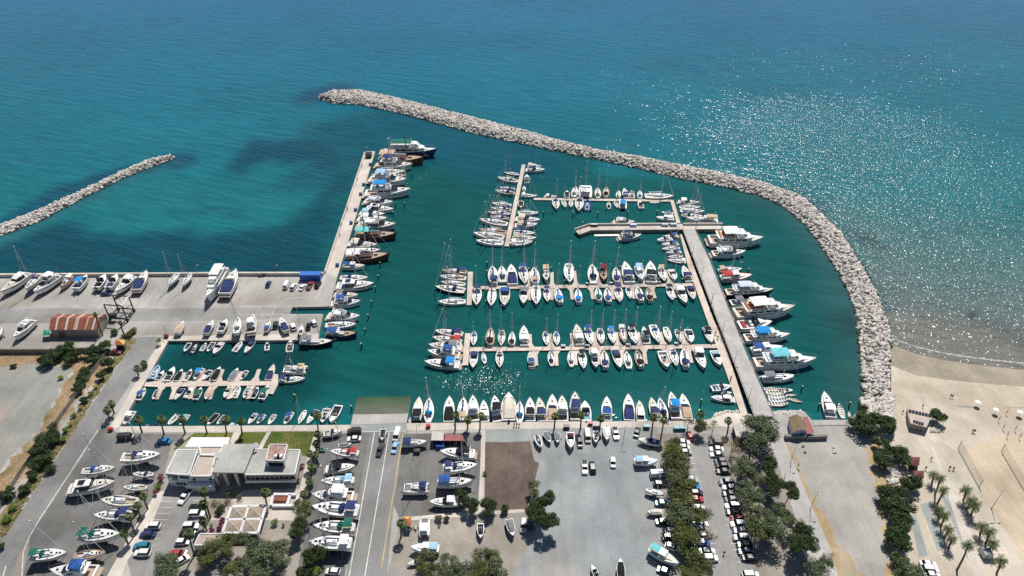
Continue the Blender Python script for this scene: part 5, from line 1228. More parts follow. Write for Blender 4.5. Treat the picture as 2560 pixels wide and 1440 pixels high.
def block(t_, c_, px, z1, m_, rm, par=.45, z0=LAND, inset=.0):
    flat(t_, c_, 'wall', px, z1 - .25, z0, m_, inset); flat(t_, c_, 'roof', px, z1 - .02, z1 - .247, rm, -.12)
    P = [v0(G(x, y, z1), c_) for x, y in px]; q = sum(P, Vector()) / len(P); r = [p + (q - p).normalized() * .2 for p in P] + [P[0] + (q - P[0]).normalized() * .2]
    if par:
        for a_, b2 in zip(r[:-1], r[1:]):
            d = (b2 - a_).normalized(); s_ = Vector((-d.y, d.x, 0)) * .16; mb = MB()
            mb.loft([[Vector((p.x, p.y, z1 - .015 - c_.z)) + s_, Vector((p.x, p.y, z1 + par - c_.z)) + s_, Vector((p.x, p.y, z1 + par - c_.z)) - s_, Vector((p.x, p.y, z1 - .015 - c_.z)) - s_] for p in (a_ + d * .17, b2 - d * .17)]); ob('parapet', mb.mesh('parapet'), m_, t_)
def strip(t_, c_, name, a_, b2, z1, za, zb, t0, t1, m_, off=.02):   # a rectangle on the wall under roof edge a-b
    p, q = v0(G(*a_, z1), c_), v0(G(*b2, z1), c_); d = q - p; d.z = 0; nrm = Vector((d.y, -d.x, 0)).normalized(); nrm = nrm if nrm.y < 0 else -nrm
    u_, w_ = p + d * t0 + nrm * off, p + d * t1 + nrm * off; mb = MB(); b_ = nrm * -.08
    pts = [Vector((u_.x, u_.y, za - c_.z)), Vector((w_.x, w_.y, za - c_.z)), Vector((w_.x, w_.y, zb - c_.z)), Vector((u_.x, u_.y, zb - c_.z))]
    mb.add(pts + [k + b_ for k in pts], [(0, 1, 2, 3), (4, 7, 6, 5), (0, 4, 5, 1), (1, 5, 6, 2), (2, 6, 7, 3), (3, 7, 4, 0)]); return ob(name, mb.mesh(name), m_, t_)
K5 = lambda *p: [k5(*q) for q in p]
cl = thing('clubhouse', G(*k5(700, 600), LAND), 'low white flat-roofed clubhouse with grey roofs and tall porch columns', 'building'); cc = cl.location.copy()
r1 = K5((388, 240), (590, 243), (503, 487), (278, 470)); block(cl, cc, r1, LAND + 6.2, WHITEW, GREYR, .12)
for t0, t1 in ((.06, .46), (.56, .94)):
    strip(cl, cc, 'window_band', r1[3], r1[2], LAND + 6.2, LAND + 4.4, LAND + 5.3, t0, t1, GLASS)
for t0 in (.2, .32): strip(cl, cc, 'window', r1[3], r1[2], LAND + 6.2, LAND + 3.2, LAND + 3.9, t0, t0 + .08, BLUEP)
for t0 in (.3, .45, .6): strip(cl, cc, 'window', r1[3], r1[2], LAND + 6.2, LAND + 1.2, LAND + 2.1, t0, t0 + .1, GLASS)
r2 = K5((602, 296), (760, 300), (716, 503), (512, 505)); block(cl, cc, r2, LAND + 5.2, WHITEW, BEIGER, .5)
block(cl, cc, K5((600, 215), (830, 215), (790, 292), (604, 292)), LAND + 4.6, WHITEW, BEIGER, .3)
strip(cl, cc, 'window', r2[3], r2[2], LAND + 5.2, LAND + 3.6, LAND + 4.4, .08, .2, GLASS); strip(cl, cc, 'window', r2[3], r2[2], LAND + 5.2, LAND + 3.6, LAND + 4.4, .85, .97, GLASS)
block(cl, cc, K5((490, 556), (692, 556), (740, 566), (735, 590), (465, 588)), LAND + 2.9, WHITEW, FABR, 0)
rc = K5((832, 190), (1135, 186), (1022, 462), (716, 458)); zc = LAND + 7.2
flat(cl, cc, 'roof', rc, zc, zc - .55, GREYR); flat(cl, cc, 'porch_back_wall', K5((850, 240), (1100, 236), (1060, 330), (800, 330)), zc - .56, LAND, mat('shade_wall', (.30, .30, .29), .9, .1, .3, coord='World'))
for x0 in (730, 826, 930): 
    p = G(*k5(x0, 462), zc - .6); mb = MB(); mb.box(-.38, .38, -.38, .38, 0, zc - .58 - LAND); o = ob('column', mb.mesh('column'), WHITEW, cl, Vector((p.x, p.y + .55, LAND)) - cc)
rd = K5((1112, 236), (1560, 242), (1508, 477), (1022, 482)); zd = LAND + 6.0; block(cl, cc, rd, zd, WHITEW, GREYR, .14, LAND + 2.9)
strip(cl, cc, 'window_band', rd[3], rd[2], zd, zd - 2.2, zd - 1.0, .03, .97, GLASS); strip(cl, cc, 'balcony_front', rd[3], rd[2], zd, zd - 3.2, zd - 2.25, 0, 1, WHITEW, .6)
for k in range(9): strip(cl, cc, 'mullion', rd[3], rd[2], zd, zd - 2.2, zd - 1.0, .1 + k * .095, .108 + k * .095, WHITEW, .05)
flat(cl, cc, 'ground_floor_wall', K5((1140, 330), (1520, 334), (1490, 452), (1060, 458)), LAND + 2.88, LAND, WHITEW)
pz = LAND + 9.0; rp_ = K5((1262, 192), (1440, 192), (1402, 352), (1228, 348)); block(cl, cc, rp_, pz, WHITEW, POT, .2, zd)
strip(cl, cc, 'window', rp_[3], rp_[2], pz, zd + .4, zd + 2.0, .1, .9, GLASS)
for x0 in (1335, 1362): p = G(*k5(x0, 300), pz + .8) - cc; mb = MB(); mb.box(p.x - .8, p.x + .8, p.y - .5, p.y + .5, pz - cc.z, pz + 1.0 - cc.z); ob('air_conditioner', mb.mesh('air_conditioner'), WHITEW, cl)
for x0, y0 in ((757, 300), (1130, 200)):
    p = G(*k5(x0, y0), zc + .9) - cc; mb = MB(); mb.tube([(p.x, p.y, p.z), (p.x + .25, p.y - .2, p.z + .25)], .3, 10, .85); ob('satellite_dish', mb.mesh('satellite_dish'), WHITEW, cl)
tp = thing('terrace_tent', G(*k5(680, 170), LAND), 'white fabric canopy over the terrace behind the clubhouse', 'canopy'); tc_ = tp.location.copy()
flat(tp, tc_, 'canopy', K5((525, 126), (890, 126), (865, 212), (465, 215)), LAND + 3.8, LAND + 3.6, FABR)
for q in K5((535, 135), (880, 135), (855, 205), (475, 208)): p = G(*q, LAND + 3.6) - tc_; ob('post', tubem('post', [(p.x, p.y, 0), (p.x, p.y, 3.6 )], .08, 5), STEEL, tp)
pg = thing('pavilion', G(*k5(1020, 900), LAND), 'square white-beamed pavilion roof with gravel panels in front of clubhouse', 'pavilion'); pc = pg.location.copy()
cs = [G(*q, LAND + 3.2) for q in K5((905, 782), (1232, 772), (1155, 1030), (820, 1032))]; mid = lambda a_, b2: (a_ + b2) / 2; cen = sum(cs, Vector()) / 4
quads = [(cs[0], mid(cs[0], cs[1]), cen, mid(cs[3], cs[0])), (mid(cs[0], cs[1]), cs[1], mid(cs[1], cs[2]), cen), (cen, mid(cs[1], cs[2]), cs[2], mid(cs[2], cs[3])), (mid(cs[3], cs[0]), cen, mid(cs[2], cs[3]), cs[3])]
for Q in quads:
    ap = sum(Q, Vector()) / 4 + Vector((0, 0, .9))
    for i in range(4):
        mb = MB(); mb.add([Q[i] - pc, Q[(i + 1) % 4] - pc, ap - pc], [(0, 1, 2)]); ob('roof_panel', mb.mesh('roof_panel'), GRIT, pg)
    for i in range(4): ob('hip_beam', tubem('hip_beam', [Q[i] - pc, ap - pc], .1, 4), WHITEW, pg)
for a_, b2 in ((cs[0], cs[1]), (cs[1], cs[2]), (cs[2], cs[3]), (cs[3], cs[0]), (mid(cs[0], cs[1]), mid(cs[2], cs[3])), (mid(cs[1], cs[2]), mid(cs[3], cs[0]))):
    d = (b2 - a_).normalized(); s_ = Vector((-d.y, d.x, 0)) * .35; mb = MB(); mb.loft([[p - pc + s_ - Vector((0, 0, .4)), p - pc + s_ + Vector((0, 0, .14)), p - pc - s_ + Vector((0, 0, .14)), p - pc - s_ - Vector((0, 0, .4))] for p in (a_, b2)]); ob('beam', mb.mesh('beam'), WHITEW, pg)
for p in cs: q = p - pc; ob('column', bx('column', q.x - .3, q.x + .3, q.y - .3, q.y + .3, 0, 2.9), WHITEW, pg)
sg = thing('garden_store', G(*k5(640, 1090), LAND), 'low white flat-roofed store behind trees below the pavilion', 'building'); block(sg, sg.location.copy(), K5((600, 1037), (820, 1037), (800, 1090), (700, 1150), (545, 1152)), LAND + 2.8, WHITEW, BEIGER, .15)
pl = thing('planter', G(*k5(1400, 720), LAND), 'white walled planter with a red earth bed right of the court', 'planter'); plc = pl.location.copy()
flat(pl, plc, 'bed', K5((1330, 672), (1440, 672), (1420, 728), (1300, 728)), LAND + .8, LAND, mat('red_earth', srgb(140, 84, 66), .95, .2, .5)); 
for a_, b2 in (((1300, 662), (1540, 664)), ((1540, 664), (1505, 768)), ((1505, 768), (1275, 768)), ((1275, 768), (1300, 662)), ((1460, 664), (1430, 768))):
    p, q = G(*k5(*a_), LAND + 1.1) - plc, G(*k5(*b2), LAND + 1.1) - plc; d = (q - p).normalized(); s_ = Vector((-d.y, d.x, 0)) * .45; mb = MB(); mb.loft([[Vector((k.x, k.y, 0)) + s_, Vector((k.x, k.y, 1.1)) + s_, Vector((k.x, k.y, 1.1)) - s_, Vector((k.x, k.y, 0)) - s_] for k in (p + d * .05, q - d * .5)]); ob('planter_wall', mb.mesh('planter_wall'), WHITEW, pl)
# shed with striped iron roof
sh_ = thing('boat_shed', G(190, 830, LAND), 'long shed with a rusty striped corrugated gable roof', 'shed'); shc = sh_.location.copy(); ez, rz_ = LAND + 4.2, LAND + 6.2
nl, nr = G(122, 823, ez), G(243, 823, ez); fl, fr_ = G(142, 786, ez), G(268, 786, ez); ml_, mr_ = (nl + fl) / 2, (nr + fr_) / 2; ml_.z = mr_.z = rz_
flat(sh_, shc, 'wall', [PX(nl), PX(nr), PX(fr_), PX(fl)], ez - .02, LAND, SHEDW, .4)
for a_, b2, c_ in ((nl, fl, ml_), (nr, fr_, mr_)):
    q = (nl + nr + fl + fr_) / 4 - (a_ + b2) / 2; q = q.normalized() * .35; mb = MB(); mb.add([a_ + q - shc, b2 + q - shc, c_ + q - shc - Vector((0, 0, .05))], [(0, 1, 2)]); ob('gable', mb.mesh('gable'), SHEDW, sh_)
cols_ = [RUST, PALEI, RUST, RUST, PALEI, RUST, OCHI, PALEI, RUST, RUST, OCHI, RUST, PALEI, RUST]; wd_ = [1.4, .5, 1.6, .2, .6, 1.5, .5, .4, 1.2, .6, .4, 1.2, .5, .9]; tot = sum(wd_); acc_ = 0
for m_, w_ in zip(cols_, wd_):
    t0, t1 = acc_ / tot, (acc_ + w_) / tot; acc_ += w_
    for (e0, e1) in ((nl, nr), (fl, fr_)):
        a_, b2, c_, d_ = e0.lerp(e1, t0 + .002), e0.lerp(e1, t1 - .002), ml_.lerp(mr_, t1 - .002), ml_.lerp(mr_, t0 + .002); ex = (a_ - d_).normalized() * .3; lf = Vector((0, 0, random.Random(t0).uniform(.04, .09)))
        mb = MB(); pts = [a_ + ex + lf - shc, b2 + ex + lf - shc, c_ + lf - shc, d_ + lf - shc]; mb.add(pts + [p - Vector((0, 0, .04)) for p in pts], [(0, 1, 2, 3), (7, 6, 5, 4), (0, 4, 5, 1), (1, 5, 6, 2), (2, 6, 7, 3), (3, 7, 4, 0)]); ob('roof_sheet', mb.mesh('roof_sheet'), m_, sh_)
strip(sh_, shc, 'door', PX(nl), PX(nr), ez, LAND, LAND + 2.8, .14, .28, mat('rusty_door', srgb(110, 84, 72), .9, .2, 1), -.2)
for t0 in (.3, .5, .7, .86): strip(sh_, shc, 'pilaster', PX(nl), PX(nr), ez, LAND, ez - .1, t0, t0 + .008, WALLC, -.2)
def gable_house(name, label, px4, ez, rz_, wallm, roofm, axis='y', wins=2):   # px4: roof plan corners at eave height
    A_ = [G(*q, ez) for q in px4]; t_ = thing(name, Vector((sum(p.x for p in A_) / 4, sum(p.y for p in A_) / 4, LAND)), label, 'hut'); c_ = t_.location.copy()
    flat(t_, c_, 'wall', px4, ez - .02, LAND, wallm, .35)
    if axis == 'y': e0, e1, r0, r1_ = (A_[0], A_[3]), (A_[1], A_[2]), (A_[0] + A_[1]) / 2, (A_[3] + A_[2]) / 2
    else: e0, e1, r0, r1_ = (A_[0], A_[1]), (A_[3], A_[2]), (A_[0] + A_[3]) / 2, (A_[1] + A_[2]) / 2
    r0 = Vector((r0.x, r0.y, rz_)); r1_ = Vector((r1_.x, r1_.y, rz_))
    for a_, b2 in (e0, e1):
        pts = [a_ - c_, b2 - c_, r1_ - c_, r0 - c_]; mb = MB(); mb.add(pts + [p - Vector((0, 0, .08)) for p in pts], [(0, 1, 2, 3), (7, 6, 5, 4), (0, 4, 5, 1), (1, 5, 6, 2), (2, 6, 7, 3), (3, 7, 4, 0)]); ob('roof_slope', mb.mesh('roof_slope'), roofm, t_)
    for a_, b2, r_ in ((e0[0], e1[0], r0), (e0[1], e1[1], r1_)):
        q = (c_ + Vector((0, 0, 0)) - (a_ + b2) / 2); q.z = 0; q = q.normalized() * .3; mb = MB(); mb.add([a_ + q - c_, b2 + q - c_, r_ + q - c_ - Vector((0, 0, .09))], [(0, 1, 2)]); ob('gable', mb.mesh('gable'), wallm, t_)
    for k in range(wins): strip(t_, c_, 'window', px4[3], px4[2], ez, LAND + .9, LAND + 2.0, .2 + k * .4, .42 + k * .4, BLUEP, -.2)
    return t_
h9 = cr(1900, 960, 3)
hut = gable_house('waterfront_hut', 'small blue and white hut with a brown gable roof by the landing', L2(h9, [(215, 250), (312, 246), (350, 355), (245, 365)]), LAND + 3.0, LAND + 4.4, mat('pale_blue_boards', (.42, .48, .60), .8, .1, 2), BROWNR)
t_ = thing('lean_to', G(*h9(360, 310), LAND), 'pinkish sheet lean-to roof beside the blue and white hut', 'shelter'); flat(t_, t_.location.copy(), 'roof', L2(h9, [(322, 248), (355, 245), (410, 365), (352, 375)]), LAND + 2.6, LAND + 2.5, REDR); flat(t_, t_.location.copy(), 'wall', L2(h9, [(328, 260), (352, 258), (395, 350), (358, 358)]), LAND + 2.48, LAND, WHITEW)
for k, (a_, b2) in enumerate((((190, 385), (345, 385)), ((350, 388), (505, 384)))):
    o = wall_seg([h9(*a_), h9(*b2)], 1.0, LAND, LAND + 1.7, 'storage_wall', mat('grey_boards', srgb(128, 126, 124), .9, .15, .5), ('grey board screen under the hut gable', 'grey board screen right of the hut beside dry weeds')[k], 'screen')
def kiosk(px, z, label, roofm, wallm=None):
    t_ = thing('kiosk', G(*px[0], LAND), label, 'kiosk'); c_ = t_.location.copy(); A_ = [G(*q, z) for q in px]; ap = sum(A_, Vector()) / 4 + Vector((0, 0, .9))
    for i in range(4): mb = MB(); mb.add([A_[i] - c_, A_[(i + 1) % 4] - c_, ap - c_], [(0, 1, 2)]); ob('roof_panel', mb.mesh('roof_panel'), roofm[i % len(roofm)], t_)
    flat(t_, c_, 'wall', px, z - .05, LAND, wallm or mat('brown_boards', srgb(92, 66, 56), .9, .2, 1), .45); strip(t_, c_, 'hatch', px[3], px[2], z, LAND + .9, LAND + 1.9, .25, .75, GLASS, -.3)
kiosk(L2(h9, [(1125, 545), (1200, 548), (1195, 612), (1125, 610)]), LAND + 2.7, 'maroon-roofed kiosk against the dark bushes, nearer the sea', [MAROR]); kiosk(L2(h9, [(1150, 650), (1228, 650), (1232, 705), (1158, 710)]), LAND + 2.7, 'maroon-roofed kiosk above a round bush, nearer the viewer', [MAROR])
ORR = mat('orange_roof', srgb(176, 104, 70), .8, .15, 1); YER = mat('yellow_roof', srgb(206, 168, 84), .8, .15, 1)
kiosk(L2(kX, [(960, 905), (1040, 905), (1035, 985), (975, 985)]), LAND + 3.0, 'small kiosk with an orange and yellow hipped roof by the launch road', [YER, ORR, ORR, ORR], WHITEW)
kiosk(L2(kB, [(1300, 1120), (1408, 1120), (1395, 1180), (1285, 1180)]), LAND + 3.0, 'small kiosk with orange and yellow roof beside the harbour road', [YER, YER, ORR, ORR], mat('grey_kiosk', srgb(98, 98, 104), .8, .1, 1))
# roofs over the workshop row
ws = thing('workshop', G(*kX(1380, 190), LAND), 'open workshop with grey and red sheet roofs beside the yard', 'shed'); wc = ws.location.copy()
flat(ws, wc, 'grey_roof', L2(kX, [(1225, 138), (1330, 140), (1328, 220), (1216, 218)]), LAND + 2.9, LAND + 2.75, PALEI); flat(ws, wc, 'red_roof', L2(kX, [(1345, 158), (1500, 172), (1510, 222), (1332, 222)]), LAND + 2.9, LAND + 2.75, REDR)
for x0 in (1222, 1300, 1380, 1440, 1505): p = G(*kX(x0, 220), LAND + 2.7) - wc; ob('post', tubem('post', [(p.x, p.y, 0), (p.x, p.y, 2.72)], .1, 5), STEEL, ws)
flat(ws, wc, 'back_wall', L2(kX, [(1230, 150), (1498, 178), (1500, 186), (1230, 158)]), LAND + 2.74, LAND, WALLC)
for k, (x0, y0, cl_) in enumerate(((1275, 262, 'navy'), (1300, 285, 'blue'), (1370, 250, 'black'), (1430, 250, 'charcoal'), (1500, 245, 'black'))): 
    p = G(*kX(x0, y0), LAND); t_ = tag(ob('storage_crate', bx('storage_crate', -1.5, 1.5, -.9, .9, 0, 1.5, tx=.1, ty=.1), cloth(cl_), None, p), f'{cl_} covered crate, {ORD[k]} from left in front of the open workshop', 'crate', 'crates before the workshop')
# container, dumpsters, lift
def box_thing(name, px, w_, d_, h_, m_, label, cat, rz=0, group=None, ribs=0):
    p = G(*px, LAND); t_ = thing(name, p, label, cat, rz, None, group); ob('body', bx('body', -w_ / 2, w_ / 2, -d_ / 2, d_ / 2, .12, h_), m_, t_); ob('lid', bx('lid', -w_ / 2 - .04, w_ / 2 + .04, -d_ / 2 - .04, d_ / 2 + .04, h_, h_ + .08), m_, t_)
    for k in range(ribs): x = -w_ / 2 + (k + .5) * w_ / ribs; ob('rib', bx('rib', x - .06, x + .06, -d_ / 2 - .05, -d_ / 2 - .002, .14, h_ - .02), m_, t_)
    for sx in (-1, 1): ob('skid', bx('skid', sx * w_ * .35 - .1, sx * w_ * .35 + .1, -d_ / 2, d_ / 2, 0, .12), STEEL, t_)
    return t_
box_thing('shipping_container', kC(1432, 392), 9.0, 3.0, 3.2, paint('bright') if False else mat('container_blue', (.02, .13, .50), .5, .1, .5), 'bright blue shipping container at the root of the left mole', 'container', 0, None, 18)
for k, (q, c_) in enumerate(((kC(928, 358), 'grey'), (kC(958, 355), 'maroon'))): box_thing('dumpster', q, 1.8, 1.2, 1.3, paint(c_), f'{c_} dumpster against the sea wall above the parked navy car', 'dumpster')
for k, q in enumerate((kS(1620, 690), kS(1700, 690), kS(1200, 668), kS(90, 670), kX(1090, 330), kX(1505, 260) if False else kS(500, 655))):
    box_thing('dumpster', q, 2.0, 1.3, 1.3, paint(('teal', 'teal', 'teal', 'charcoal', 'charcoal', 'grey')[k]), ('teal dumpster on the quay, left of a pair', 'teal dumpster on the quay, right of a pair', 'teal dumpster beside the quay palms near the dark green car', 'black dumpster on the lower quay beside the trailered boats', 'dark dumpster standing under the navy-covered ketch', 'grey dumpster on the quay above the white van')[k], 'dumpster')
tl = thing('boat_hoist', G(*kB(1370, 900), LAND), 'black steel travelling boat hoist standing beside the shed', 'boat hoist'); tlc = tl.location.copy(); DKS = mat('dark_steel', (.035, .035, .04), .5, .2, 1)
FT = [G(*kB(*q), LAND) - tlc for q in ((1245, 905), (1440, 920), (1515, 810), (1340, 800))]
for p in FT:
    ob('leg', tubem('leg', [(p.x, p.y, .8), (p.x, p.y, 8.2)], .28, 6), DKS, tl); ob('wheel', tubem('wheel', [(p.x - .25, p.y, .7), (p.x + .25, p.y, .7)], .7, 12), RUBBER, tl)
for i, j, z_ in ((0, 1, 8.2), (3, 2, 8.2), (0, 1, 1.6), (3, 2, 1.6), (0, 3, 1.6), (1, 2, 1.6), (1, 2, 8.2)): ob('beam', tubem('beam', [FT[i] + Vector((0, 0, z_)), FT[j] + Vector((0, 0, z_))], .26, 5), DKS if z_ != 8.2 or (i, j) != (1, 2) else paint('white'), tl)
for i, j in ((0, 1), (3, 2)): m_ = (FT[i] + FT[j]) / 2; ob('brace', tubem('brace', [FT[i] + Vector((0, 0, 4)), m_ + Vector((0, 0, 1.6)), FT[j] + Vector((0, 0, 4))], .15, 5), DKS, tl); ob('sling', tubem('sling', [FT[i].lerp(FT[j], .3) + Vector((0, 0, 8)), FT[i].lerp(FT[j], .45) + Vector((0, 0, 3)), FT[i].lerp(FT[j], .7) + Vector((0, 0, 8))], .08, 4), DKS, tl)
ob('engine_house', bx('engine_house', FT[0].x + .5, FT[0].x + 3, FT[0].y - .7, FT[0].y + .8, 1.9, 3.4), DKS, tl)
gt = thing('market_tent', G(*kB(520, 1080), LAND), 'small green fabric tent at the left end of the rusty shed', 'tent'); gc = gt.location.copy(); A_ = [G(*kB(*q), LAND + 2.4) - gc for q in ((490, 1015), (555, 1010), (560, 1070), (482, 1075))]; ap = sum(A_, Vector()) / 4 + Vector((0, 0, 1.1))
for i in range(4): mb = MB(); mb.add([A_[i], A_[(i + 1) % 4], ap], [(0, 1, 2)]); ob('roof_panel', mb.mesh('roof_panel'), mat('green_tarp', (.01, .30, .20), .8, .1, 1), gt); ob('pole', tubem('pole', [(A_[i].x, A_[i].y, 0), tuple(A_[i])], .05, 4), STEEL, gt)
# beach cabin with solar panels
bcab = thing('beach_cabin', G(*h9(1190, 240), LAND), 'flat-roofed pale beach cabin with two rows of dark solar panels', 'building'); bc_ = bcab.location.copy()
flat(bcab, bc_, 'wall', L2(h9, [(1105, 172), (1290, 212), (1280, 255), (1250, 325), (1130, 295), (1112, 235)]), LAND + 2.6, LAND, SHEDW, .3); flat(bcab, bc_, 'roof', L2(h9, [(1105, 172), (1290, 212), (1280, 255), (1250, 325), (1130, 295), (1112, 235)]), LAND + 2.8, LAND + 2.61, BEIGER)
PVM = mat('solar_panel', (.025, .03, .045), .15, .1, 2)
for k in range(7): x = 1116 + k * 24.5; y = 190 + k * 5.4; flat(bcab, bc_, 'solar_panel', L2(h9, [(x, y), (x + 21, y + 4.6), (x + 20, y + 26), (x - 1, y + 21)]), LAND + 3.0, LAND + 2.9, PVM)
for k in range(4): x = 1150 + k * 20; y = 268 + k * 4.6 + (3 if k > 1 else 0); flat(bcab, bc_, 'solar_panel', L2(h9, [(x, y), (x + 17, y + 4), (x + 16, y + 25), (x - 1, y + 21)]), LAND + 3.0, LAND + 2.9, PVM)
qb = thing('quay_building', G(*kS(2500, 700), LAND), 'dark low quay building with a grey boarded flat roof under trees', 'building'); flat(qb, qb.location.copy(), 'wall', L2(kS, [(2410, 610), (2560, 600), (2620, 790), (2460, 790)]), LAND + 2.8, LAND, mat('dark_wall', (.05, .05, .05), .9, .1, 1), .3); flat(qb, qb.location.copy(), 'roof', L2(kS, [(2400, 600), (2575, 592), (2640, 795), (2455, 797)]), LAND + 3.0, LAND + 2.81, TIMB)

# ------------------------------------------------------------------ vehicles
RIMS = {}; RIMM = mat('alloy_rim', (.5, .5, .5), .3, .1, 1, metal=.8)
def car_proto(kind):
    if kind == 'sedan': Lh, Wd, hb, hr_, cab_, r0 = 2.2, .88, .82, 1.42, (-1.55, -1.0, .35, 1.1), .95
    if kind == 'hatch': Lh, Wd, hb, hr_, cab_, r0 = 1.95, .86, .88, 1.48, (-1.8, -1.35, .4, 1.1), .9
    if kind == 'suv': Lh, Wd, hb, hr_, cab_, r0 = 2.25, .93, 1.02, 1.75, (-2.1, -1.7, .55, 1.15), .95
    if kind == 'pickup': Lh, Wd, hb, hr_, cab_, r0 = 2.55, .92, 1.02, 1.75, (-.45, -.25, .75, 1.3), .95
    if kind == 'van': Lh, Wd, hb, hr_, cab_, r0 = 2.5, .95, 1.15, 2.1, (-2.4, -2.3, 1.3, 1.85), .95
    mb = MB(); secs = []
    for x, w_, z0, z1 in ((-Lh, .86, .42, hb * .88), (-Lh + .12, .97, .3, hb * .97), (-Lh * .5, 1, .25, hb), (0, 1, .25, hb), (Lh * .45, 1, .25, hb * .98), (Lh * .8, .97, .27, hb * .86), (Lh - .1, .9, .3, hb * .72), (Lh, .78, .42, hb * .6)): secs.append([(x, -Wd * w_, z0), (x, -Wd * w_, z1 - .08), (x, -Wd * w_ * .9, z1), (x, Wd * w_ * .9, z1), (x, Wd * w_, z1 - .08), (x, Wd * w_, z0)])
    mb.loft(secs); P = [('body', mb.mesh('body'), 'paint')]
    a_, b2, c_, d_ = cab_; mb = MB(); mb.loft([[(a_, -Wd * .9, hb - .02), (a_, Wd * .9, hb - .02), (d_, Wd * .9, hb - .02), (d_, -Wd * .9, hb - .02)], [(b2, -Wd * .74, hr_ - .04), (b2, Wd * .74, hr_ - .04), (c_, Wd * .74, hr_ - .04), (c_, -Wd * .74, hr_ - .04)]]); P.append(('windows', mb.mesh('windows'), 'glass'))
    mb = MB(); mb.loft([[(b2 - .04, -Wd * .77, hr_ - .05), (b2 - .04, Wd * .77, hr_ - .05), (c_ + .05, Wd * .77, hr_ - .05), (c_ + .05, -Wd * .77, hr_ - .05)], [(b2 + .06, -Wd * .68, hr_ + .02), (b2 + .06, Wd * .68, hr_ + .02), (c_ - .08, Wd * .68, hr_ + .02), (c_ - .08, -Wd * .68, hr_ + .02)]]); P.append(('roof', mb.mesh('roof'), 'paint'))
    if kind == 'van': mb = MB(); mb.box(-2.35, .9, -Wd * .92, Wd * .92, hb - .05, hr_ - .06, ty=.08); P.append(('side_panel', mb.mesh('side_panel'), 'paint'))
    if kind == 'pickup': P += [('cargo_bed', bx('cargo_bed', -2.45, -.5, -.78, .78, hb - .02, hb + .02), 'bed')]
    for x in (-Lh * .6, Lh * .6):
        for y in (-1, 1): RIMS.setdefault(kind, {}); P.append(('wheel', tubem('wheel', [(x, y * (Wd - .2), .32), (x, y * (Wd + .01), .32)], .33, 10), 'tyre'))
    for q, (x, y) in zip([q for q in P if q[0] == 'wheel'], [(x, y) for x in (-Lh * .6, Lh * .6) for y in (-1, 1)]): RIMS[kind][q[1].name] = tubem('rim', [(x, y * Wd, .32), (x, y * (Wd + .02), .32)], .2, 8)
    for y in (-1, 1): P += [('headlight', bx('headlight', Lh - .12, Lh - .02, y * Wd * .62 - .16, y * Wd * .62 + .16, hb * .55, hb * .7), 'lamp'), ('tail_light', bx('tail_light', -Lh - .01, -Lh + .08, y * Wd * .66 - .12, y * Wd * .66 + .12, hb * .65, hb * .85), 'tail')]
    return P
CARS = {}
LAMPM = mat('headlight_glass', (.7, .7, .7), .1, .05, 1); TAILM = mat('tail_light_red', (.3, .01, .01), .2, .05, 1)
def car(kind, c_, px, heading, label, group, s_=1.0):
    if kind not in CARS: CARS[kind] = car_proto(kind)
    p = G(*px, LAND + .6); r = thing({'sedan': 'parked_car', 'hatch': 'parked_car', 'suv': 'parked_car', 'pickup': 'pickup_truck', 'van': 'van'}[kind], (p.x, p.y, LAND + .03), label, {'van': 'van', 'pickup': 'pickup'}.get(kind, 'car'), heading, s_, group); pm = carp(c_); mm = {'paint': pm, 'glass': GLASS, 'tyre': RUBBER, 'lamp': LAMPM, 'tail': TAILM, 'bed': mat('truck_bed', (.06, .06, .06), .8, .1, 1)}
    for nm, me, role in CARS[kind]:
        o = ob(nm, me, mm[role], r)
        if nm == 'wheel': ob('rim', RIMS[kind][me.name], RIMM, o)
def heading_px(px, a_, b2): d = G(*b2, LAND) - G(*a_, LAND); return math.atan2(d.y, d.x)
CWD = {'charcoal': 'dark grey', 'darkgreen': 'dark green', 'navy': 'navy', 'teal': 'teal', 'bright': 'bright blue', 'lightblue': 'light blue'}
def carrow(f_, data, where, frm, group, hd=0):
    ls = [x.split() for x in data.strip().split('\n')]
    for i, a_ in enumerate(ls):
        kind, c_ = a_[0], a_[1]; x, y = float(a_[2]), float(a_[3]); h_ = R(float(a_[4])) if len(a_) > 4 else hd + R(((i * 37) % 7) - 3)
        car(kind, c_, f_(x, y), h_, f'{CWD.get(c_, c_)} {({"suv": "off-roader", "hatch": "hatchback", "sedan": "saloon car", "pickup": "pickup", "van": "van"})[kind]}, {ORD[i]} {frm} {where}', group, 1.08)
carrow(k7, '''suv charcoal 735 272
sedan white 740 325
sedan white 747 372
hatch charcoal 775 430
hatch black 790 470
sedan black 800 520
suv grey 828 615
sedan white 857 662
sedan black 857 718
hatch charcoal 868 768
suv white 882 825
sedan black 892 880
hatch red 922 930
suv white 932 985
sedan navy 952 1042
suv silver 958 1103
sedan black 987 1165
sedan navy 995 1222
hatch black 1022 1280''', 'in right parking row', 'from far end', 'cars in the right parking row', R(180))
carrow(k7, '''sedan white 450 265
hatch white 455 308
hatch silver 470 352
suv silver 520 600
sedan bright 530 652
hatch charcoal 565 710
sedan red 562 765
suv white 572 850
sedan white 600 980
hatch white 606 1025
sedan white 632 1080
suv blue 612 1152
sedan white 660 1222
suv white 682 1285''', 'in tree-side parking row', 'from far end', 'cars in the tree-side parking row', 0)
carrow(k7, '''hatch red 508 210 95
van white 230 548 5
hatch black 245 632 0
sedan teal 270 800 0
sedan black 275 965 0
hatch white 350 1042 5
suv charcoal 335 1097 5
hatch white 352 1185 -20
sedan black 292 1400 -25
suv white 1040 1432 0''', 'under trees beside gravel yard', 'from far end', 'cars under the trees')
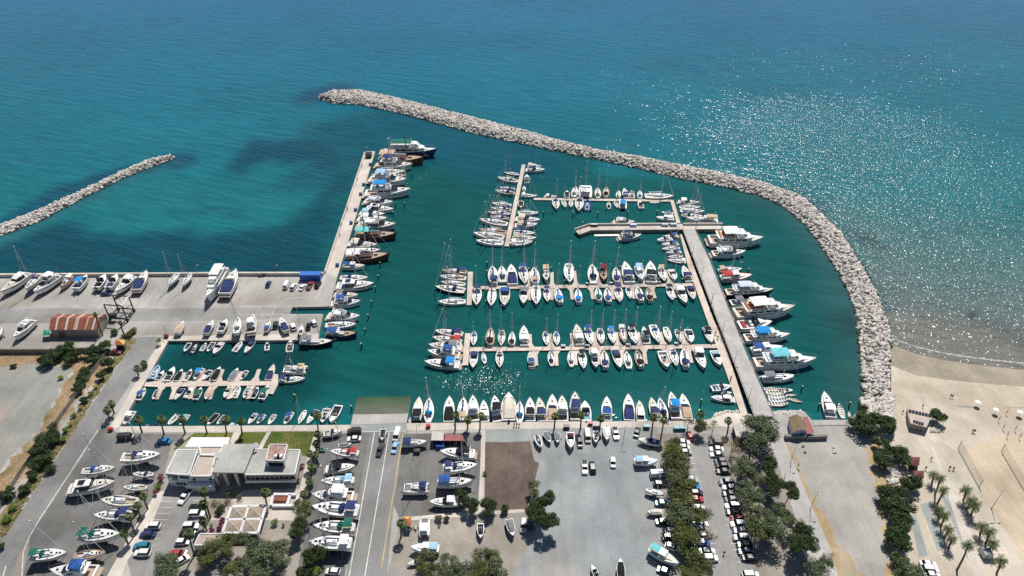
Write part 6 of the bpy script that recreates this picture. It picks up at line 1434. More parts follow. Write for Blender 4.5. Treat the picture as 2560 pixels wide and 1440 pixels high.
carrow(kY, '''sedan darkgreen 1485 145 70
pickup white 1292 158 -88
van cream 1040 185 -90
hatch black 970 240 -90
pickup white 1013 462 -92
suv black 1083 462 92
hatch white 1268 418 -92
suv silver 465 985 -95
hatch navy 527 968 90''', 'in gravel yard', 'from quay', 'vehicles in the gravel yard')
carrow(k5, '''pickup white 465 692 -105
hatch black 570 792 5
suv white 575 852 2
suv white 520 968 2
sedan black 490 1040 2
hatch white 440 1118 2
sedan red 402 1225 2
hatch white 436 1292 40''', 'right side of clubhouse car park', 'from far end', 'cars in the clubhouse car park')
carrow(k5, '''suv white 160 968 180
sedan navy 112 1045 180
suv teal 55 1160 180
suv white 62 1225 180''', 'left side of clubhouse car park', 'from far end', 'cars in the clubhouse car park')
carrow(c7, '''van charcoal 215 1060 5
sedan bright 582 1098 178
suv charcoal 2428 1000 185
sedan white 2425 1075 183''', 'along near quay lawns', 'from left', 'vehicles by the quay lawns')
carrow(kX, '''pickup charcoal 758 305 -97
van white 910 172 -97
sedan lightblue 890 285 -97
hatch white 332 1400 175''', 'by launch road', 'from left', 'vehicles by the launch road')
carrow(kC, '''sedan navy 1003 440 92
van white 1190 450 85
suv white 1258 470 80
sedan white 1347 472 75
pickup red 1420 458 82
suv black 1500 448 80''', 'on upper hardstanding', 'from left', 'vehicles on the upper hardstanding')
carrow(kC, '''suv darkgreen 1075 850 100
suv white 1252 868 115
sedan black 1405 862 95
hatch white 1463 828 115''', 'above inner basin corner', 'from left', 'vehicles above the inner basin')
carrow(kB, '''sedan navy 1195 605 0
pickup maroon 1285 1262 0''', 'beside the harbour road bends', 'from far end', 'vehicles near the shed')
carrow(h9, '''sedan white 1262 1350 -5
suv white 1275 1390 -5
sedan white 1290 1432 -5''', 'at lower right edge', 'from far end', 'cars at the lower right')
# ------------------------------------------------------------------ trees: trunk, limbs and crowns of leaf sprays
def leafm(name, a_, b2): return mat(name, srgb(*a_), .7, .1, 1.2, c2=srgb(*b2), spec=.25, isl=.45)
LEAF = {'euc': leafm('grey_green_leaf', (60, 72, 48), (110, 120, 86)), 'pine': leafm('dark_pine_leaf', (30, 46, 22), (60, 76, 34)), 'bush': leafm('evergreen_leaf', (30, 48, 24), (66, 84, 44)), 'olive': leafm('olive_leaf', (58, 70, 36), (106, 112, 62)), 'dry': leafm('sparse_leaf', (104, 96, 62), (140, 126, 92)), 'lime': leafm('lime_leaf', (72, 104, 34), (120, 140, 60)), 'pinkf': leafm('bougainvillea', (120, 58, 68), (160, 96, 100)), 'purp': leafm('purple_flower', (92, 20, 66), (130, 36, 92)), 'yel': leafm('yellow_shrub', (150, 146, 60), (180, 168, 80))}
BARK = mat('bark', (.10, .075, .055), .95, .3, 2); PALMB = mat('palm_bark', (.13, .095, .07), .95, .35, 4)
def clump_mesh(seed, n_, leaf, lobes=8, flatz=.8):
    rnd = random.Random(seed); L_ = []
    for i in range(lobes):
        a_ = rnd.uniform(0, 6.28); r = rnd.uniform(.25, .72); L_.append((Vector((math.cos(a_) * r, math.sin(a_) * r, rnd.uniform(-.45, .55) * flatz)), rnd.uniform(.28, .5)))
    V_, F_ = [], []
    for i in range(n_):
        c_, r = rnd.choice(L_); d = Vector((rnd.gauss(0, 1), rnd.gauss(0, 1), rnd.gauss(.25, 1))).normalized(); p = c_ + d * r * rnd.uniform(.55, 1.12) ; p.z *= flatz
        nrm = (d + Vector((rnd.gauss(0, .6), rnd.gauss(0, .6), rnd.gauss(.3, .6)))).normalized(); u_ = nrm.orthogonal().normalized(); w_ = nrm.cross(u_); an = rnd.random() * 6.28; a_ = u_ * math.cos(an) + w_ * math.sin(an); b2 = nrm.cross(a_); s_ = leaf * rnd.uniform(.6, 1.35); k = len(V_)
        V_ += [tuple(p - a_ * s_), tuple(p - b2 * s_ * .55), tuple(p + a_ * s_), tuple(p + b2 * s_ * .55)]; F_.append((k, k + 1, k + 2, k + 3))
    me = bpy.data.meshes.new('crown'); me.from_pydata(V_, [], F_); me.materials.append(None); return me
CLP = {'dense': [clump_mesh(s_, 3200, .078, 14) for s_ in range(5)], 'mid': [clump_mesh(20 + s_, 2300, .062, 13) for s_ in range(5)], 'thin': [clump_mesh(40 + s_, 700, .056, 10) for s_ in range(4)]}
KIND = {'euc': 'mid', 'pine': 'dense', 'bush': 'dense', 'olive': 'mid', 'dry': 'thin', 'lime': 'mid', 'pinkf': 'mid', 'purp': 'dense', 'yel': 'mid'}
TNAME = {'euc': ('feathery_tree', 'feathery grey-green tree', 'tree'), 'pine': ('pine_tree', 'dark green pine', 'tree'), 'bush': ('bush', 'dense dark green bush', 'bush'), 'olive': ('olive_tree', 'olive-green bushy tree', 'tree'), 'dry': ('sparse_tree', 'thin-leaved sparse tree', 'tree'), 'lime': ('shrub', 'bright green shrub', 'shrub'), 'pinkf': ('flowering_shrub', 'pinkish flowering shrub', 'shrub'), 'purp': ('flower_bush', 'rounded purple flower bush', 'bush'), 'yel': ('shrub', 'yellow-flowered shrub', 'shrub')}
SCK = {'euc': 1.36, 'olive': 1.34, 'pine': 1.3, 'bush': 1.18, 'dry': 1.3, 'lime': 1.0, 'pinkf': 1.1, 'purp': 1.0, 'yel': .95}
TC = [0]
def tree(kind, hc, cl_, label, group):
    TC[0] += 1; rnd = random.Random(TC[0]); x0, y0, r0 = cl_[0]; R_ = [r * mpp(x, y) for x, y, r in cl_]; H_ = LAND + hc * (1 if hc > .9 else 1)
    P_ = [G(x, y, LAND + hc * rnd.uniform(.9, 1.1)) for x, y, r in cl_]; base = sum(P_, Vector()) / len(P_); base.z = LAND; nm, _, cat = TNAME[kind]
    t_ = thing(nm, base, label, cat, 0, None, group)
    mb = MB(); top = Vector((rnd.uniform(-.4, .4), rnd.uniform(-.4, .4), hc * .8)); rb = max(.06, min(.35, R_[0] * .085)); mb.tube([(0, 0, -.1), top * .5 + Vector((rnd.uniform(-.3, .3), 0, 0)), top], rb, 6, rb * .55)
    for p, r in zip(P_, R_):
        q = p - base
        for k in range(3 if len(P_) > 1 else 4):
            d = Vector((rnd.gauss(0, 1), rnd.gauss(0, 1), rnd.uniform(.1, .9))).normalized() * r * .75; mb.tube([top * .7, (top + q) / 2, q + d], rb * .5, 4, .04)
    ob('trunk', mb.mesh('trunk'), BARK, t_)
    for p, r in zip(P_, R_):
        o = ob('crown', rnd.choice(CLP[KIND[kind]]), LEAF[kind], t_, p - base, rnd.random() * 6.28, (r * SCK[kind], r * SCK[kind], r * SCK[kind] * rnd.uniform(.68, .85))); o.rotation_euler.x = rnd.uniform(-.2, .2)
def trees(f_, s_, data, where, frm, group):
    ls = [x.split() for x in data.strip().split('\n')]
    for i, a_ in enumerate(ls):
        kind, hc = a_[0], float(a_[1]); v = [float(q) for q in a_[2:]]; cl_ = [(*f_(v[j], v[j + 1]), v[j + 2] / s_) for j in range(0, len(v), 3)]
        tree(kind, hc, cl_, f'{TNAME[kind][1]}, {ORD[i]} {frm} {where}' if len(ls) > 1 else f'{TNAME[kind][1]} {where}', group)
trees(k7, 3.51, '''olive 4.5 375 290 72 365 360 70
olive 5 400 440 95 330 390 60
euc 5 405 560 80
olive 5.5 425 655 100 500 620 50
olive 5 440 780 95
euc 5 420 900 100 350 850 50
olive 5 610 900 68 540 930 60
olive 5.5 460 1060 100 540 1100 60
dry 5 650 1075 55 720 1090 28
olive 4.5 470 1180 80
olive 4 580 1320 95 650 1380 60
olive 3.5 500 1410 85''', 'in left tree strip', 'from far end', 'trees between gravel yard and car park')
trees(k7, 3.51, '''dry 5 865 260 62 910 360 55
euc 7 1130 120 118 1200 200 70 1060 90 60
euc 7 1070 270 95
euc 6 970 500 80 1000 430 50
pine 6 1205 440 60 1190 510 55
euc 5 1100 590 72
pine 6 1265 610 65 1235 700 50
pine 7 1395 670 55 1420 730 45 1340 650 35
euc 6 1000 650 55 960 720 50
euc 6 1050 790 85 1120 720 45
euc 5 1290 850 50
olive 6 1110 1040 80 1060 960 50
euc 7 1225 1000 105 1180 900 60
dry 5 1475 960 48
olive 6 1375 930 60
pine 6.5 1500 1090 95 1560 1160 75 1430 1160 60
euc 4 1610 1370 80 1690 1330 60
dry 4 1720 1260 45''', 'in right tree strip', 'from far end', 'trees between car park and promenade')
trees(k7, 3.51, '''dry 4.5 500 95 45
olive 5 612 125 55 590 75 28
dry 4.5 722 110 40''', 'on the quay near the dumpsters', 'from left', 'trees on the quay')
trees(h9, 3, '''bush 2.2 765 190 40
bush 3 760 300 95 850 270 70
bush 3 975 305 68
bush 2.5 905 440 48
bush 3 930 570 70 960 500 50
bush 3 1050 535 72
pine 3 1140 750 62
bush 3.5 985 850 90 1050 800 50
bush 3 1100 920 70
bush 3 1040 1025 88
bush 3 1020 1170 85 1060 1130 50
bush 2.5 1045 1310 55
euc 2.5 1130 1400 85 1050 1430 50''', 'in hedge behind beach', 'from far end', 'bushes behind the beach')
trees(h9, 3, '''bush 3 1345 240 58''', 'beside the solar-panelled beach cabin', '', None)
k4 = cr(0, 780, 4.236)
trees(k4, 4.236, '''bush 2.5 690 380 85
bush 2.5 590 440 85
bush 2.5 490 510 75
bush 2.2 740 480 70
bush 2.2 840 430 55
bush 2.6 1070 370 85
bush 2.4 960 420 65
bush 2.4 1000 490 60
bush 2.5 1130 540 65
bush 2.2 1075 660 50
bush 2.2 900 640 65
bush 2.2 850 720 65
bush 2.2 810 810 55
lime 2.2 1682 300 36''', 'around fence and shed', 'from top', 'bushes by the fence')
trees(e, 3.79, '''bush 2.2 520 90 60
bush 2.6 430 150 80
bush 2.6 370 240 75
bush 2.5 430 310 80
bush 2.2 330 390 62
bush 1.5 480 430 45
lime 1.2 590 140 45
bush 1.4 320 480 45
bush 1.6 240 610 50
bush 1.6 60 660 70
lime 1.2 120 790 45
lime 1.2 60 900 50
bush 1.2 10 1150 30
lime 1.2 620 50 35''', 'along roadside verge', 'from top', 'bushes on the road verge')
trees(k4, 4.236, '''yel 1.0 1010 790 30
lime 1.0 960 860 32
bush 1.2 890 930 42
yel 1.0 850 1010 32
lime 1.0 780 1090 38
yel 1.0 740 1180 30
bush 1.2 560 1210 45
yel .9 640 690 35
bush .9 140 570 30
olive 1 1350 240 50
bush 1.2 1205 215 35
olive 1 1400 200 42''', 'on dry slope', 'from road end', 'low shrubs on the slope')
trees(k5, 3.79, '''pinkf 1.6 235 505 38
lime 1.2 205 590 38
pinkf 1.3 180 645 28
lime 1.4 885 650 34
dry 1.0 760 735 42
dry 1.0 880 730 45
dry 1.0 990 690 35
bush 1.0 790 810 45
lime 1.2 1310 925 38
lime .8 1395 955 18
purp .9 815 905 26
purp .9 805 945 20
purp .9 785 985 28
purp .9 718 1012 25
lime .9 712 960 22
pinkf .9 1570 395 26
pinkf .9 1535 525 24''', 'in clubhouse garden', 'from left beds', 'garden shrubs at the clubhouse')
trees(k5, 3.79, '''olive 5 1570 780 65 1590 860 60
pine 4.5 1545 950 50
pine 4.5 1510 1040 58
euc 5 240 1270 60 290 1340 95 340 1400 70
olive 5 830 1120 95 690 1170 65 850 1190 60
olive 4 670 1260 80
dry 3.5 610 1350 55
euc 6 1180 1190 120 1090 1280 80 1000 1080 60
euc 5.5 1340 1190 100 1380 1300 70
olive 4.5 950 1360 85 870 1400 50
euc 5 1180 1390 90
pine 3.5 1690 1220 85 1660 1300 60
bush 2.5 1590 1410 65
lime 2.2 1710 1390 60''', 'below clubhouse', 'from far end', 'trees below the clubhouse')
trees(kX, 3.6, '''pine 3.5 1500 700 45 1490 760 30
pine 3.5 1565 790 58 1580 850 35
olive 1.2 1285 915 32
bush 1 1355 920 26
lime .8 1290 980 14
olive 3.5 1160 1310 80 1190 1390 80
euc 3.5 1370 1330 75 1340 1420 80
euc 3.5 1500 1400 85
lime 1 1700 510 25''', 'in yard right of launch road', 'from top', 'trees right of the launch road')
trees(kY, 3.6, '''pine 3 145 800 58 150 860 40
pine 1.5 292 830 36
olive 4 555 620 45 560 690 40
pine 6 600 790 60 690 750 58 590 890 75 730 930 58 540 870 45 650 960 50
olive 3.5 90 1290 80 180 1270 60 60 1400 90
euc 3.5 220 1390 90''', 'around near dirt yard', 'from far end', 'trees around the dirt yard')
# palms
def frond_mesh(droop, L_=1.0, fan=False):
    mb = MB(); N_ = 9
    if fan:
        for k in range(9):
            an = R(-62 + k * 15.5); dx, dy = math.cos(an), math.sin(an); a_ = Vector((.42, 0, .12)); b2 = a_ + Vector((dx * .6, dy * .6, .10 - droop * .45 * (.6 + .4 * dx))); s_ = Vector((-dy, dx, 0)) * .055; mid_ = a_.lerp(b2, .55) + Vector((0, 0, .08))
            mb.add([a_, mid_ - s_, b2, mid_ + s_], [(0, 1, 2, 3)])
        mb.tube([(0, 0, 0), (.42, 0, .12)], .015, 3)
    else:
        pts = [Vector((t * math.cos(droop * t * .6), 0, .55 * t - droop * t * t)) for t in [k / N_ for k in range(N_ + 1)]]
        for k in range(N_):
            p, q = pts[k], pts[k + 1]; w_ = .24 * math.sin(math.pi * (k + .8) / (N_ + 1)) + .03
            for s_ in (-1, 1): m_ = (p + q) / 2; mb.add([p, p.lerp(q, .55), m_ + Vector((.10, s_ * w_, -.06)), m_ + Vector((.05, s_ * w_ * .96, -.05))], [(0, 1, 2, 3)])
        mb.tube(pts[::3], .012, 3)
    return mb.mesh('frond')
FR = [frond_mesh(d) for d in (.45, .8, 1.2)]; FF = [frond_mesh(d, fan=True) for d in (.1, .6, 1.3)]
PALML = leafm('palm_leaf', (52, 72, 34), (88, 104, 54)); PALMD = mat('dead_palm_leaf', (.20, .14, .09), .95, .3, 3)
PN = [0]
def palm(topx, basex, label, group, fan=True, r=None):
    PN[0] += 1; rnd = random.Random(PN[0] * 3); b_ = G(*basex, LAND); h_ = max(1.4, height_to(b_, topx[1])); p = G(*topx, LAND + h_); lean = Vector((max(-1.2, min(1.2, p.x - b_.x)), 0, 0)); t_ = thing('palm_tree', b_, label, 'palm tree', 0, None, group)
    top = Vector((lean.x, lean.y, h_)); ob('trunk', tubem('trunk', [(0, 0, -.1), tuple(lean * .35 + Vector((0, 0, h_ * .5))), tuple(top)], .30, 8, .2), PALMB, t_); r = r or (1.7 if fan else 2.5)
    if fan: mb = MB(); mb.tube([top - Vector((0, 0, 1.5)), top - Vector((0, 0, .7)), top], .35, 8, .6); ob('dead_skirt', mb.mesh('dead_skirt'), PALMD, t_)
    n_ = 20 if fan else 22
    for k in range(n_):
        lv = k % 3; o = ob('frond', (FF if fan else FR)[lv], PALML, t_, top, 0, r * rnd.uniform(.85, 1.12)); o.rotation_euler = (rnd.uniform(-.25, .25), (-.75, -.1, .35)[lv] + rnd.uniform(-.15, .15) if fan else (-.55, 0, .25)[lv] + rnd.uniform(-.15, .15), k * 2.4 + rnd.uniform(-.2, .2))
def palms(f_, data, where, frm, group, fan=True, r=None):
    ls = [[float(q) for q in x.split()] for x in data.strip().split('\n')]
    for i, a_ in enumerate(ls): palm(f_(a_[0], a_[1]), f_(a_[2], a_[3]), f'palm tree, {ORD[i]} {frm} {where}' if len(ls) > 1 else 'palm tree ' + where, group, fan, r)
palms(c7, '''335 892 370 1015
555 887 583 1035
757 887 787 1022
972 892 1000 1020
1180 888 1190 1025
1330 907 1340 1030
2070 850 2095 1120''', 'along the quay lawns', 'from left', 'palms on the quay lawns')
palms(c7, '''320 397 335 460
388 345 395 380
70 738 100 830
25 802 60 890''', 'between harbour road and inner basin', 'from far end', 'palms beside the harbour road', True, 1.6)
palms(e, '''1358 690 1400 805
1300 770 1345 915
1225 880 1285 1045
1175 1040 1215 1140''', 'between boatyard and clubhouse car park', 'from far end', 'palms by the car park', True, 1.4)
palms(k5, '''655 640 705 890
640 765 690 920
640 930 672 1010
500 1042 555 1245
1225 652 1240 775''', 'around clubhouse court', 'from left row', 'palms around the court')
palms(k5, '''1718 100 1742 260
1708 190 1725 300
1650 285 1700 400
1692 295 1735 390
1665 412 1662 525
1640 545 1640 622
1590 668 1595 742''', 'beside launch yard footpath', 'from far end', 'palms beside the launch yard', True, 1.5)
palms(kX, '''950 972 945 1090''', 'beside the orange-roofed kiosk on the launch road', '', None)
palms(kT, '''930 512 918 735
1105 582 1100 715
1290 527 1280 715
2375 532 2360 715''', 'on lower quay walk', 'from slipway', 'palms on the lower quay', True, 1.6)
palms(kS, '''295 492 285 680
565 542 550 700
1300 522 1270 770
1445 562 1405 800
1960 472 1940 600
2345 572 2330 730''', 'on lower quay, right half', 'from left', 'palms on the lower quay', True, 1.6)
palms(kB, '''1070 842 1155 1075
1350 932 1395 1065''', 'beside the rusty shed gable', 'from left', 'palms by the shed', True, 1.1)
palms(h9, '''1300 682 1290 740
1345 712 1312 830
1375 802 1330 900
1345 945 1340 1000
1385 990 1355 1070
1412 1092 1380 1160
1438 1162 1415 1225
1520 1215 1475 1400''', 'left of beach path', 'from far end', 'palms left of the beach path', False, 1.9)
palms(h9, '''1545 800 1525 870
1580 880 1550 940
1612 912 1580 985
1662 1072 1650 1130
1712 1112 1690 1200
1742 1202 1710 1260
1800 1332 1775 1420''', 'right of beach path', 'from far end', 'palms right of the beach path', False, 2.2)

# ------------------------------------------------------------------ people
def skin_mesh(name, V_, E_, rad, root=0):
    me = bpy.data.meshes.new('tmp'); me.from_pydata(V_, E_, []); o = bpy.data.objects.new('tmp', me); col.objects.link(o); md = o.modifiers.new('s', 'SKIN'); o.modifiers.new('d', 'SUBSURF').levels = 1
    for i, r in enumerate(rad): me.skin_vertices[0].data[i].radius = (r, r)
    me.skin_vertices[0].data[root].use_root = True
    dg = bpy.context.evaluated_depsgraph_get(); out = bpy.data.meshes.new_from_object(o.evaluated_get(dg)); out.name = name; bpy.data.objects.remove(o); out.materials.clear(); out.materials.append(None); return out
def person_protos(stride):
    s_ = stride; V_ = [(0, 0, .95), (0, 0, 1.18), (0, 0, 1.42), (0, 0, 1.52), (.02, 0, 1.66), (.02, 0, 1.74), (0, .19, 1.42), (-.05 + s_ * .3, .25, 1.14), (.06 + s_ * .5, .26, .90), (.1 + s_ * .55, .26, .80), (0, -.19, 1.42), (-.05 - s_ * .3, -.25, 1.14), (.06 - s_ * .5, -.26, .90), (.1 - s_ * .55, -.26, .80), (0, .1, .9), (.03 - s_ * .6, .11, .5), (-.04 - s_ * 1.1, .11, .08), (.12 - s_ * 1.1, .11, .04), (0, -.1, .9), (.03 + s_ * .6, -.11, .5), (-.04 + s_ * 1.0, -.11, .08), (.12 + s_ * 1.0, -.11, .04)]
    E_ = [(0, 1), (1, 2), (2, 3), (3, 4), (4, 5), (2, 6), (6, 7), (7, 8), (8, 9), (2, 10), (10, 11), (11, 12), (12, 13), (0, 14), (14, 15), (15, 16), (16, 17), (0, 18), (18, 19), (19, 20), (20, 21)]
    r_ = [.15, .13, .14, .06, .11, .07, .07, .05, .035, .04, .07, .05, .035, .04, .10, .065, .04, .04, .10, .065, .04, .04]
    sub = lambda ids, k, root=0: skin_mesh('x', [V_[i] for i in ids], [(ids.index(a_), ids.index(b2)) for a_, b2 in E_ if a_ in ids and b2 in ids], [r_[i] + k for i in ids], root)
    return [('body', sub(list(range(22)), 0), 'skin'), ('shirt', sub([0, 1, 2, 6, 7, 10, 11], .02), 'top'), ('shorts', sub([0, 14, 15, 18, 19], .022), 'legs'), ('hair', skin_mesh('hair', [(-.02, 0, 1.70), (-.01, 0, 1.77)], [(0, 1)], [.118, .085]), 'hair')]
PP = [person_protos(0), person_protos(.25)]
SKIN = mat('skin', (.42, .24, .17), .6, .08, 3); HAIR = mat('dark_hair', (.03, .02, .015), .7, .2, 5)
def person(px, top_, legs_, rz, label, pose=0, z=LAND):
    p = G(*px, z); t_ = thing('person', p, label, 'person', rz); mm = {'skin': SKIN, 'hair': HAIR, 'top': cloth(top_), 'legs': cloth(legs_)}
    for nm, me, role in PP[pose]: ob(nm, me, mm[role], t_)
for q in [(kA(266, 812), 'black', 'grey', 0, 'person in black shirt, left of a pair on the left mole', 0), (kA(277, 818), 'white', 'navy', 2, 'person in white shirt, right of a pair on the left mole', 1), (kA(215, 972), 'red', 'navy', 1, 'person in red shirt by the mole parapet', 1), (kA(208, 992), 'grey', 'black', 1, 'person in grey shirt behind another by the mole parapet', 0), (kA(202, 1085), 'black', 'black', 1, 'person in black standing alone on the left mole', 0), (kA(422, 395), 'maroon', 'black', 1, 'person in maroon near the outer end of the left mole', 0), (kA(376, 525), 'red', 'navy', 2, 'person in red on the outer half of the left mole', 1),
          (kT(1778, 672), 'white', 'black', 1, 'person in white shirt, left of three on the lower quay', 1), (kT(1815, 675), 'black', 'navy', 1, 'person in black shirt, middle of three on the lower quay', 0), (kT(1850, 680), 'lightblue', 'grey', 2, 'person in light blue shirt, right of three on lower quay', 1), (k7(803, 1250), 'black', 'black', -1.5, 'person in black walking down the right car park', 1), (k7(315, 95), 'navy', 'grey', 1, 'person in navy shirt on the quay beside the palm trunks', 1),
          (h9(1280, 572), 'black', 'black', 0, 'person in black walking beside the top of the beach path', 1), (h9(1417, 640), 'navy', 'black', 1, 'person in navy, left of a pair on the sand', 0), (h9(1447, 645), 'grey', 'black', 2, 'person in grey, right of a pair on the sand', 1), (h9(1238, 642), 'orange', 'maroon', 1, 'person in orange beside the maroon kiosks', 0), (h9(1066, 220), 'navy', 'grey', 0, 'person in navy left of the beach cabin', 1), (h9(1590, 362), 'lightblue', 'navy', 1, 'person in light blue, left of a pair in mid-beach', 1), (h9(1604, 366), 'black', 'navy', 1, 'person in black, right of a pair in mid-beach', 0), (h9(1217, 176), 'red', 'maroon', 0, 'person in red behind the solar panels', 0), (h9(1425, 100), 'black', 'black', 0, 'person in black, left of a pair near the wet sand', 0), (h9(1440, 103), 'charcoal', 'black', 0, 'person in dark grey, right of a pair near wet sand', 0)]: person(*q[:4], R(57 * q[3]) if False else q[3], q[4], q[5]) if False else person(q[0], q[1], q[2], q[3], q[4], q[5])
for q, zz in ((c6(2258, 388), .7), (c6(2292, 450), .7)): person(q, 'black', 'navy', 1.2, 'person in black, ' + ('farther' if q[1] < 840 else 'nearer') + ' of two walking on the long walkway', 1, zz)

# ------------------------------------------------------------------ lamps, piles, bins, beach things
def lamp(basex, ytop, label, z=LAND, heads=1, group='lamp posts'):
    b_ = G(*basex, z); h_ = max(3.5, min(12, height_to(b_, ytop))); t_ = thing('lamp_post', b_, label, 'lamp post', 0, None, group); ob('pole', tubem('pole', [(0, 0, 0), (0, 0, h_)], .11, 6, .06), STEEL, t_); ob('foot', bx('foot', -.2, .2, -.2, .2, 0, .25), STEEL, t_)
    for k in range(heads): s_ = (1, -1)[k]; arm_ = ob('arm', tubem('arm', [(0, 0, h_ - .05), (s_ * .9, 0, h_ + .15)], .045, 5), STEEL, t_); ob('lantern', bx('lantern', s_ * 1.15 - .4, s_ * 1.15 + .4, -.16, .16, h_ + .08, h_ + .24, tx=.08), paint('silver'), arm_)
for i, (bx_, yt) in enumerate(((c4(2110, 262), c4(0, 60)[1]), (c4(2262, 600), c4(0, 440)[1]), (kU(150, 158), kU(0, 60)[1]), (c4(2420, 1040), c4(0, 850)[1]), (kU(262, 450), kU(0, 325)[1]), (kU(385, 742), kU(0, 625)[1]), (kU(525, 1115), kU(0, 995)[1]))): lamp(bx_, yt, f'slender lamp post, {ORD[i]} from far end of the wide pier', 1.9)
for i, (bx_, yt) in enumerate(((h9(228, 590), h9(0, 480)[1]), (h9(182, 700), h9(0, 650)[1]), (h9(375, 945), h9(0, 835)[1]))): lamp(bx_, yt, f'slender lamp post, {ORD[i]} from far end of the promenade')
lamp(h9(1735, 935), h9(0, 800)[1], 'two-armed lamp post on the beach beside the palms', LAND, 2); lamp(kB(1880, 1085), kB(0, 960)[1], 'lamp post at the top corner of the inner basin'); lamp(kS(880, 855), kS(0, 640)[1], 'lamp post in the gravel yard beside the quay'); lamp(kC(290, 320), kC(0, 265)[1], 'lamp post on the sea wall, left one', LAND + .5); lamp(kC(1078, 320), kC(0, 270)[1], 'lamp post on the sea wall, right one', LAND + .5); lamp(e(190, 790), e(0, 640)[1], 'lamp post on the road verge by the fence'); lamp(c2(460, 830), c2(0, 690)[1], 'lamp post at the bent left end of the jetty', 1.9); lamp(kA(455, 250), kA(0, 195)[1], 'lamp post at the outer corner of the left mole')
PILEM = mat('tarred_pile', (.03, .028, .025), .85, .3, 2); CAPM = mat('pile_cap', (.55, .5, .35), .7, .2, 2)
PILE = {'p': tubem('shaft', [(0, 0, -2.5), (0, 0, 2.4)], .24, 8), 'c': tubem('cap', [(0, 0, 2.4), (0, 0, 2.62)], .28, 8)}
def piles(f_, data, where, frm):
    v = [float(x) for x in data.split()]
    for i in range(0, len(v), 2): t_ = thing('mooring_pile', (lambda p: (p.x, p.y, 0))(G(*f_(v[i], v[i + 1]), 0)), f'dark mooring pile, {ORD[i // 2]} {frm} {where}', 'pile', 0, None, 'mooring piles'); ob('shaft', PILE['p'], PILEM, t_); ob('cap', PILE['c'], CAPM, t_)
piles(kA, '918 485 880 600 757 790 848 790 735 880 710 955 605 1390', 'off the left mole', 'from far end'); piles(kC, '2105 400 2078 512 2040 655 2005 792 1975 932 1940 1085', 'off the mole root', 'from far end')
piles(c2, '370 605 688 618 1065 607 1443 602', 'below the breakwater-side pontoon', 'from left'); piles(c2, '2185 628 2350 812', 'near the jetty right end', 'from far end'); piles(c3, '1140 550 1135 692 1125 1000 1118 1172', 'left of the middle finger pontoon', 'from far end'); piles(c3, '1800 650 2165 640 2530 640', 'among boats above middle pontoon', 'from left'); piles(c4, '225 510 592 520 960 490 1325 492', 'above middle pontoon, right half', 'from left'); piles(c4, '70 718 445 700 1190 690 1570 690 1945 692', 'against the middle pontoon edge', 'from left')
piles(c1, '1640 822 2015 832', 'right of the receding pontoon', 'from left'); piles(c7, '1855 692 2405 802 2500 195', 'around the inner basin mouth', 'from left'); piles(kU, '1050 1030 1220 1205 1525 1192', 'near the rowing boats', 'from left'); piles(kS, '1955 340 2370 10', 'left of the walkway foot', 'from left'); piles(kV, '890 960 975 1045 720 500 545 325', 'right of the wide pier', 'from nearest')
for i, (x, y) in enumerate(((505, 372), (437, 574), (408, 670), (358, 827), (313, 957), (175, 1380))): box_thing('quay_bin', kA(x, y), 1.5, 1.1, 1.2, paint('blue'), f'blue bin, {ORD[i]} from outer end of the left mole', 'bin', 0, 'bins on the left mole')
box_thing('pier_cabin', kA(490, 290), 3.4, 3.0, 2.6, paint('charcoal'), 'dark cabin at the outer end of the left mole', 'cabin')
for i, (f_, x, y) in enumerate(((c4, 440, 712), (c4, 815, 705), (c4, 1572, 692), (c5, 2355, 690), (c6, 45, 562), (c6, 395, 562), (c6, 990, 548), (c6, 1690, 530))): p = G(*f_(x, y), .58); t_ = thing('service_box', p, f'small dark service box, {ORD[i]} counting down the two finger pontoons', 'box', 0, None, 'pontoon service boxes'); ob('cabinet', bx('cabinet', -.8, .8, -.4, .4, 0, .8), paint('charcoal'), t_); ob('lid', bx('lid', -.85, .85, -.45, .45, .8, .88), paint('silver'), t_)
for i, (x, y) in enumerate(((545, 742), (340, 745), (1140, 742), (640, 735))): p = G(*c2(x * 1.0, y), 1.9); t_ = thing('jetty_locker', p, f'pale blue locker, {ORD[i]} in list from the jetty lamp', 'locker', 0, None, 'lockers on the jetty') if False else None
for i, (x, y) in enumerate(((640, 742), (1142, 745), (1545, 740), (1655, 738))): p = G(*c2(x, y), 1.9); t_ = thing('jetty_locker', p, f'locker box, {ORD[i]} from left on the concrete jetty', 'locker', 0, None, 'lockers on the jetty'); ob('cabinet', bx('cabinet', -1.6, 1.6, -.6, .6, 0, 1.1), paint(('charcoal', 'lightblue', 'paleblue', 'silver')[i]), t_); ob('lid', bx('lid', -1.65, 1.65, -.65, .65, 1.1, 1.2), paint('paleblue'), t_)
def umbrella(px, label, c_='white'):
    p = G(*px, LAND); t_ = thing('beach_umbrella', p, label, 'umbrella', 0, None, 'open beach umbrellas'); ob('pole', tubem('pole', [(0, 0, 0), (0, 0, 2.3)], .04, 5), STEEL, t_); mb = MB(); mb.loft([[(math.cos(a_) * r, math.sin(a_) * r, z_) for a_ in [k * .7854 for k in range(8)]] for r, z_ in ((1.05, 1.95), (.6, 2.15), (.05, 2.3))], cap0=False); ob('canopy', mb.mesh('canopy'), cloth(c_), t_)
umbrella(h9(1755, 222), 'open white beach umbrella, left one'); umbrella(h9(1935, 240), 'open white beach umbrella, right one'); umbrella(h9(1620, 165), 'open white beach umbrella nearest the wet sand')
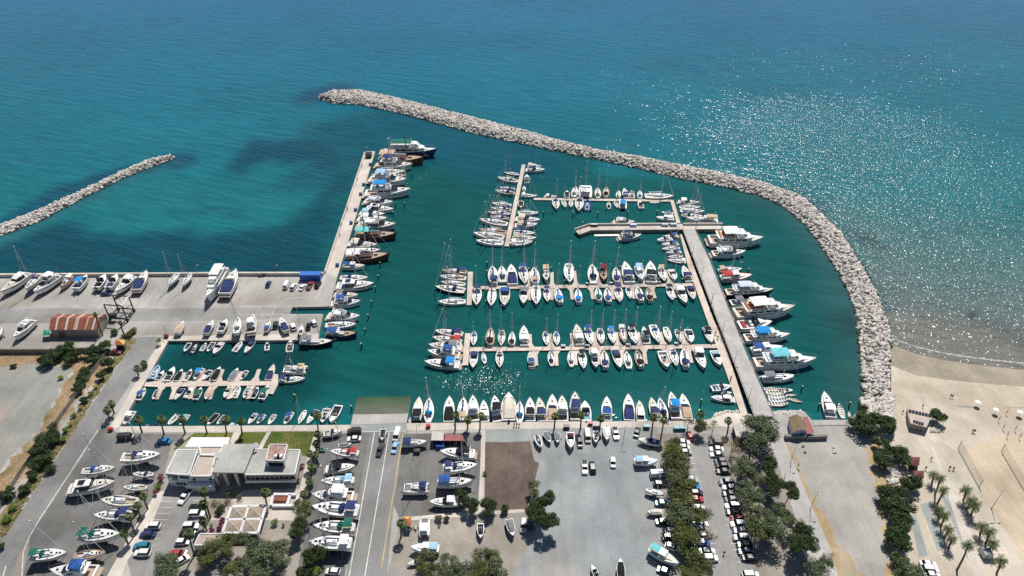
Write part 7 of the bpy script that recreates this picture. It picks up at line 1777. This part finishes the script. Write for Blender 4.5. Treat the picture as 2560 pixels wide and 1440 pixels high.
for i, (x, y) in enumerate(((1843, 228), (1785, 280), (1818, 340), (1908, 350), (1848, 398), (1940, 410))): p = G(*h9(x, y), LAND); t_ = thing('folded_parasol', p, f'slim folded parasol, {ORD[i]} from top on the sand', 'parasol', 0, None, 'folded parasols'); ob('pole', tubem('pole', [(0, 0, 0), (0, 0, 3.0)], .05, 5), WOOD, t_); ob('canopy', tubem('canopy', [(0, 0, 1.0), (0, 0, 2.0), (0, 0, 2.8)], .2, 6, .05), cloth('tan'), t_)
def net(a_, b2, ya, yb, label):
    A_, B_ = G(*a_, LAND), G(*b2, LAND); t_ = thing('volleyball_net', A_, label, 'net'); d = B_ - A_; ha, hb_ = 3.4, 3.4
    for q in (Vector(), d): ob('post', tubem('post', [q, q + Vector((0, 0, 3.6))], .1, 6), STEEL, t_)
    mb = MB(); n_ = 44
    for k in range(n_ + 1): q = d * (k / n_); mb.tube([q + Vector((0, 0, .2)), q + Vector((0, 0, 3.4))], .02, 3)
    for z_ in (.2, 1.0, 1.8, 2.6, 3.4): mb.tube([Vector((0, 0, z_)), d + Vector((0, 0, z_))], .03, 3)
    o = ob('net', mb.mesh('net'), mat('net_cord', (.25, .22, .18), .9, .1, 1), t_)
net(h9(1485, 482), h9(1645, 772), 0, 0, 'long ball net on two posts, left of two on the sand'); net(h9(1808, 502), h9(1990, 810), 0, 0, 'long ball net on two posts at the right picture edge')
for i, (x, y) in enumerate(((322, 470), (336, 515), (548, 478), (553, 500), (565, 515), (553, 515))): p = G(*h9(x, y), LAND); ob_ = ob('boulder', rock_mesh[i], STONE if i > 1 else WETST, None, p + Vector((0, 0, .2)), i, .55); tag(ob_, f'{"dark" if i < 2 else "pale"} boulder, {ORD[i]} from left on the dusty lot', 'boulder', 'boulders on the dusty lot')
box_thing('water_tank', h9(1685, 1290), 2.2, 2.2, 2.2, paint('silver'), 'grey box cabinet under the beach palms', 'cabinet')
for i, (f_, x, y, c_) in enumerate(((kT, 530, 690, 'red'), (kS, 420, 625, 'red'), (c7, 70, 995, 'red'), (c7, 608, 90, 'maroon'))): box_thing('fire_cabinet', f_(x, y), 1.5, .9, 1.2, paint(c_), f'{c_} cabinet, {("on lower quay near slipway", "on lower quay near van", "at inner basin lower corner", "at inner basin upper corner")[i]}', 'cabinet')
